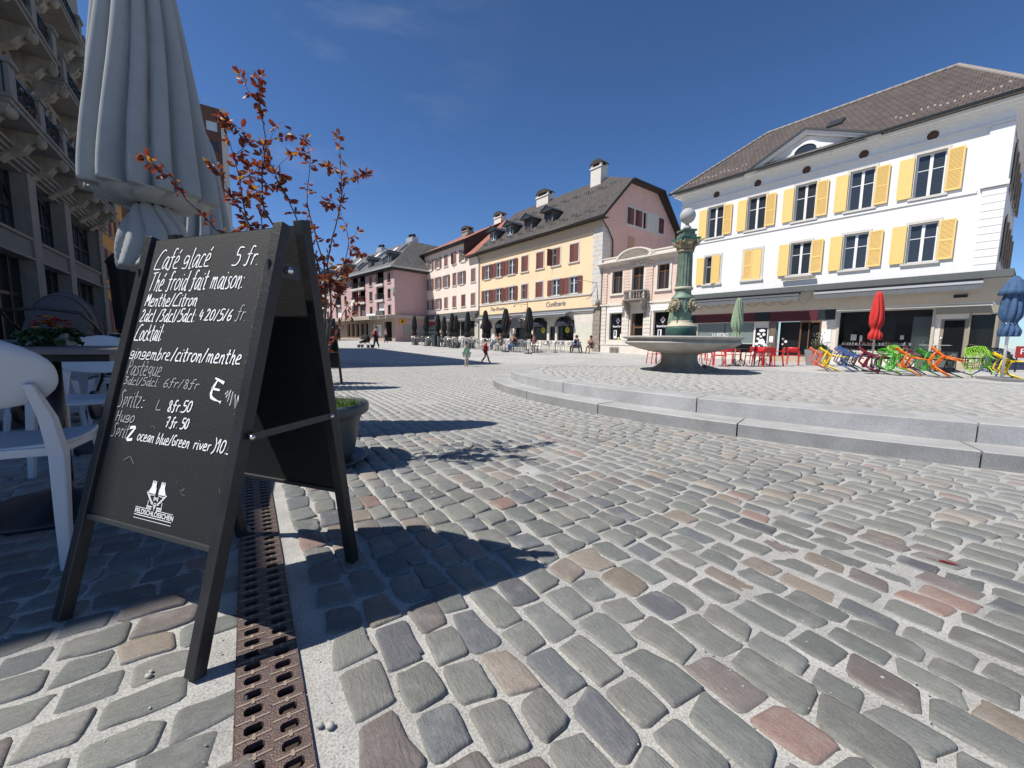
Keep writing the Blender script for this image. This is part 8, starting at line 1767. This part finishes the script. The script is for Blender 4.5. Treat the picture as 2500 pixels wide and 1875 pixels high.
# grey planter with conifer by the bistro door
p = Vector((14.0, 18.44, 0)); t = planter('low evergreen and leggy shrub in a tapered grey planter beside the bistro entrance', 14.0, 18.44, .86, .72, 'box', mat('pale_grey_planter', (.25, .25, .26), .6), (.035, .05, .02), 900, .52, .22)
m = MB()
for i in range(60):
    x, y = random.gauss(-.05, .12), random.gauss(0, .1); z = .9+random.random()*.6; m.ball((x*(1.3-(z-.9)), y, z), .022, .022, .03, 5, 4)
m.tube([(0, 0, .7), (-.05, 0, 1.45)], .012, 5); m.tube([(0, 0, .8), (-.2, .05, 1.2)], .009, 5); m.tube([(0, 0, .8), (.12, 0, 1.25)], .009, 5); m.build('leggy_shrub', mat('pale_bud_green', (.20, .20, .12), .7, var=.3, nscale=20), t)

# ================================================================ red bistro chairs
REDP = mat('red_chair_plastic', (.60, .022, .028), .38, var=.06, spec=.5)
def red_chair(label, loc, rz, group='red bistro chairs'):
    t = thing('red_chair', label, 'chair', loc, rz, group)
    m = MB(); m.box(-.22, .22, -.21, .22, .43, .455); m.build('seat', REDP, t, bevel=.01)
    m = MB(); V = []
    for j in range(4):
        for i in range(7): a = (i/6-.5)*2; V.append((a*.23, -.235-.02*j+.045*a*a, .58+.075*j))
    m.add(V, [(j*7+i, j*7+i+1, j*7+i+8, j*7+i+7) for j in range(3) for i in range(6)], 0, True); b = m.build('backrest', REDP, t); s = b.modifiers.new('s', 'SOLIDIFY'); s.thickness = .02
    for s in (-1, 1):
        m = MB(); m.bar((s*.22, -.26, 0), (s*.20, -.20, .45), .03); m.bar((s*.20, -.20, .45), (s*.215, -.27, .70), .028); m.build('rear_leg', REDP, t)
        m = MB(); m.bar((s*.22, .24, 0), (s*.20, .20, .45), .03); m.build('front_leg', REDP, t)
        m = MB(); m.bar((s*.225, -.22, .64), (s*.225, .16, .63), .03, .02); m.bar((s*.225, .16, .63), (s*.21, .2, .45), .025); m.build('armrest', REDP, t)
    return t
rc = red_chair('single red chair standing apart beside the bistro door', (12.73, 18.25, 0), R(-40), None); rc['group'] = 'red bistro chairs'
def rcopy(label, x, y, a): return put(copy_tree(rc), (x, y, 0), R(a), label)
for lb_, x, y, a in [('red chair at the left end of the group, left of the fountain foot', 6.2, 17.6, 100), ('second red chair from the left, partly behind the fountain bowl', 6.75, 18.0, -60), ('red chair just left of the fountain foot, its legs crossing another', 7.15, 17.9, 20), ('red chair close behind the fountain foot on its left side', 7.6, 18.3, 170),
    ('red chair emerging right of the fountain foot', 8.44, 18.2, 90), ('red chair further back behind the fountain, right side', 10.4, 21.6, 30), ('red chair in front on the left side of the green parasol', 8.5, 16.6, -100), ('red chair tucked against the table left of the green parasol', 8.95, 17.4, 160),
    ('red chair right of the green parasol pole, turned sideways', 10.15, 16.95, 100), ('red chair behind the green parasol table', 10.3, 18.8, 190), ('tall looking red chair at the back, left of the flower poster', 11.5, 18.9, 175), ('red chair in the second row before the flower poster', 10.95, 17.3, -10), ('rightmost red chair of the cluster, before the timber pier', 11.5, 17.5, 60), ('red chair between the poster and the green parasol, facing the bistro', 10.6, 17.0, 10)]:
    rcopy(lb_, x, y, a)
def bistro_table(label, x, y):
    t = thing('bistro_table', label, 'table', (x, y, 0), .3); m = MB(); m.box(-.32, .32, -.32, .32, .72, .74); m.build('table_top', mat('dark_tabletop', (.06, .055, .05), .4), t)
    m = MB(); m.lathe([(.02, .3), (.02, .72)], 8); m.build('column', G['black'], t)
    for k in range(4): a = k*math.pi/2+.4; m = MB(); m.tube([(0, 0, .32), (.3*math.cos(a), .3*math.sin(a), .0)], .016, 6); m.build('leg', G['black'], t)
bistro_table('dark square table beside the green parasol pole', 9.6, 16.9); bistro_table('dark square table among the red chairs before the poster', 11.2, 18.1); bistro_table('dark square table left of the fountain foot', 7.0, 18.6)

# ================================================================ toppled net chairs in bright colours
def net_chair_parts():
    """moulded armchair with a coral-like net shell; returns meshes for shell, rim and one leg set (faces +Y)"""
    nu, nv = 10, 14; P = {}
    def S(u, v):
        a = (u-.5)*2
        if v < .5: y = .24-.44*v/.5; z = .42-.02*v; w = .23
        else: q = (v-.5)/.5; y = -.20-.13*q; z = .41+.42*q; w = .24-.02*q
        return Vector((a*w, y+(.05*a*a if v > .5 else 0), z+(.06*a*a if v < .5 else 0)+.03*math.sin(min(1, max(0, (v-.35)/.3))*3.14)*-1*(0)))
    r_ = random.Random(8); pts = {}
    for i in range(nu+1):
        for j in range(nv+1):
            ju = 0 if i in (0, nu) else r_.uniform(-.35, .35)/nu; jv = 0 if j in (0, nv) else r_.uniform(-.35, .35)/nv
            pts[i, j] = S(i/nu+ju, j/nv+jv)
    m = MB()
    for i in range(nu+1):
        for j in range(nv+1):
            if i < nu and r_.random() < .9: m.bar(pts[i, j], pts[i+1, j], .017, .007)
            if j < nv and r_.random() < .9: m.bar(pts[i, j], pts[i, j+1], .017, .007)
            if i < nu and j < nv and r_.random() < .35: m.bar(pts[i, j], pts[i+1, j+1], .010, .008)
    rim = MB(); q = [S(0, v/14) for v in range(15)]+[S(u/8, 1) for u in range(1, 9)]+[S(1, 1-v/14) for v in range(1, 15)]+[S(1-u/8, 0) for u in range(1, 9)]; rim.tube(q, .017, 7)
    arm = MB()
    for s in (-1, 1): arm.tube([(s*.235, -.27, .62), (s*.29, -.12, .65), (s*.30, .12, .64), (s*.27, .22, .42)], [.018, .022, .022, .017], 7)
    legs = []
    for sx, sy in ((-1, 1), (1, 1), (-1, -1), (1, -1)):
        l = MB(); l.tube([(sx*.20, sy*.19, .42), (sx*.25, sy*(.26 if sy > 0 else .27), .0)], [.022, .016], 8); legs.append(l)
    return m, rim, arm, legs
net, rim, arm, legs = net_chair_parts()
def coloured_chair(label, col, rough=.35):
    mt = mat('chair_plastic', col, rough, var=.06); t = thing('net_chair', label, 'chair', (0, 0, 0), 0, 'toppled net chairs')
    if 'net' not in _cache: _cache['net'] = [net.mesh('net_shell', mt), rim.mesh('shell_rim', mt), arm.mesh('armrests', mt)]+[l.mesh('leg', mt) for l in legs]
    for nm, me in zip(('net_shell', 'shell_rim', 'armrests', 'leg', 'leg', 'leg', 'leg'), _cache['net']):
        me2 = me.copy(); me2.materials.clear(); me2.materials.append(mt); link(nm, me2, t)
    return t
from mathutils import Euler
def topple(t, x, y, heading, tip=78, roll=0, z=None):
    """tip the chair forwards over its front feet; legs then point along -heading"""
    Rm = Euler((0, 0, R(heading))).to_matrix().to_4x4() @ Euler((R(-tip), R(roll), 0)).to_matrix().to_4x4()
    lo = min((Rm @ Vector(v.co)).z for c in C.objects if c.parent == t for v in c.data.vertices)
    t.matrix_world = Matrix.Translation((x, y, -lo+.0)) @ Rm; t.rotation_mode = 'XYZ'
OR, GRN_, BLUE, BUR, YEL, COR, LIME, BLK = (.80, .17, .015), (.05, .36, .02), (.05, .12, .32), (.22, .01, .03), (.85, .60, .01), (.75, .16, .09), (.22, .48, .03), (.012, .012, .014)
spec = [('coral chair, leftmost of the toppled chairs, mostly behind the yellow one', COR, 11.75, 14.75, 62, 72, 4), ('yellow chair with its legs pointing left at the left end of the row', YEL, 11.75, 14.3, 62, 70, 0), ('slate blue chair right of the yellow one', BLUE, 12.15, 14.0, 40, 66, -6), ('dark navy chair half hidden behind the slate blue one', (.02, .03, .07), 12.6, 14.3, 20, 74, 5),
 ('burgundy chair with a see-through net under the red parasol', BUR, 12.25, 13.25, 48, 68, 6), ('black chair upright-legged right of the burgundy one', BLK, 12.55, 13.15, 25, 84, -5), ('green chair lying low in front of the shop counter', GRN_, 12.6, 12.75, 75, 75, 14), ('lime green chair behind, above the first orange one', LIME, 13.35, 13.45, 10, 60, -8), ('orange chair with long legs left of the black table', OR, 12.95, 12.65, 64, 70, -6), ('dark maroon chair behind the first orange chair', (.10, .012, .02), 13.4, 12.9, 30, 66, 5),
 ('green chair between the two orange ones', GRN_, 13.5, 12.45, 60, 72, 10), ('large bright orange chair in the middle of the right half', OR, 13.15, 11.85, 42, 62, 8), ('black chair leaning against the large orange one', BLK, 13.75, 12.05, 20, 78, -8), ('pale blue chair behind the black leaning one', (.10, .20, .42), 14.8, 12.6, -70, 76, 5), ('lime green chair left of the blue parasol pole', LIME, 14.35, 12.2, -35, 62, -10), ('black chair right of the blue parasol pole', BLK, 14.95, 12.1, -20, 68, 12), ('yellow chair cut by the right picture edge', YEL, 14.78, 11.45, 50, 75, 0), ('purple chair behind the slate blue one', (.10, .05, .15), 12.7, 14.75, 30, 70, -6)]
for lb_, c, x, y, hd_, tp, rl in spec: topple(coloured_chair(lb_, c), x, y, hd_, tp, rl)
t = thing('display_table', 'small grey table with a metal top outside the display window', 'table', (15.6, 14.9, 0), RZ); m = MB(); m.box(-.4, .4, -.3, .3, .98, 1.0); m.build('table_top', G['alu'], t); m = MB(); m.lathe([(.03, 0), (.03, .98)], 8); m.build('column', G['alu'], t)
t = thing('grey_bin_box', 'dark grey box cabinet standing under the display window', 'cabinet', (16.4, 15.6, 0), RZ); m = MB(); m.box(-.55, .55, -.2, .2, 0, .72); m.build('body', G['fascia'], t, bevel=.01); m = MB(); m.box(-.57, .57, -.22, .22, .72, .75); m.build('lid', G['gutter'], t)
t = thing('pizza_sign', 'small red roadside sign board reading PIZZA at the right edge', 'sign', (19.9, 15.2, 0), RZ+.2); m = MB(); m.box(-.6, .6, -.02, .02, .55, 1.0); bd_ = m.build('board', mat('red_sign_board', (.30, .02, .02), .6), t); textmesh('lettering', 'PIZZA', .3, 'paper', bd_, (-.5, -.025, .70), ext=.002); m = MB(); m.bar((-.55, 0, 0), (-.55, 0, .55), .04); m.bar((.55, 0, 0), (.55, 0, .55), .04); m.build('leg', G['black'], t)
# fallen leaf
t = thing('fallen_leaf', None, None, (0, 0, 0)); bpy.data.objects.remove(t)
m = MB(); p = Vector((1.86, 1.66, .006)); m.add([(0, 0, 0), (.018, .010, .004), (.05, .008, .002), (.075, -.004, .006), (.05, -.010, .003), (.02, -.008, .004)], [(0, 1, 2, 3, 4, 5)]); m.tube([(-.03, .01, 0), (0, 0, 0)], .001, 4); lf_ = m.build('fallen_leaf', mat('crimson_leaf', (.22, .02, .02), .6), None, p); lf_.rotation_euler = (0, 0, R(-35)); tag(lf_, 'single crimson leaf lying on the cobbles at the right', 'leaf')
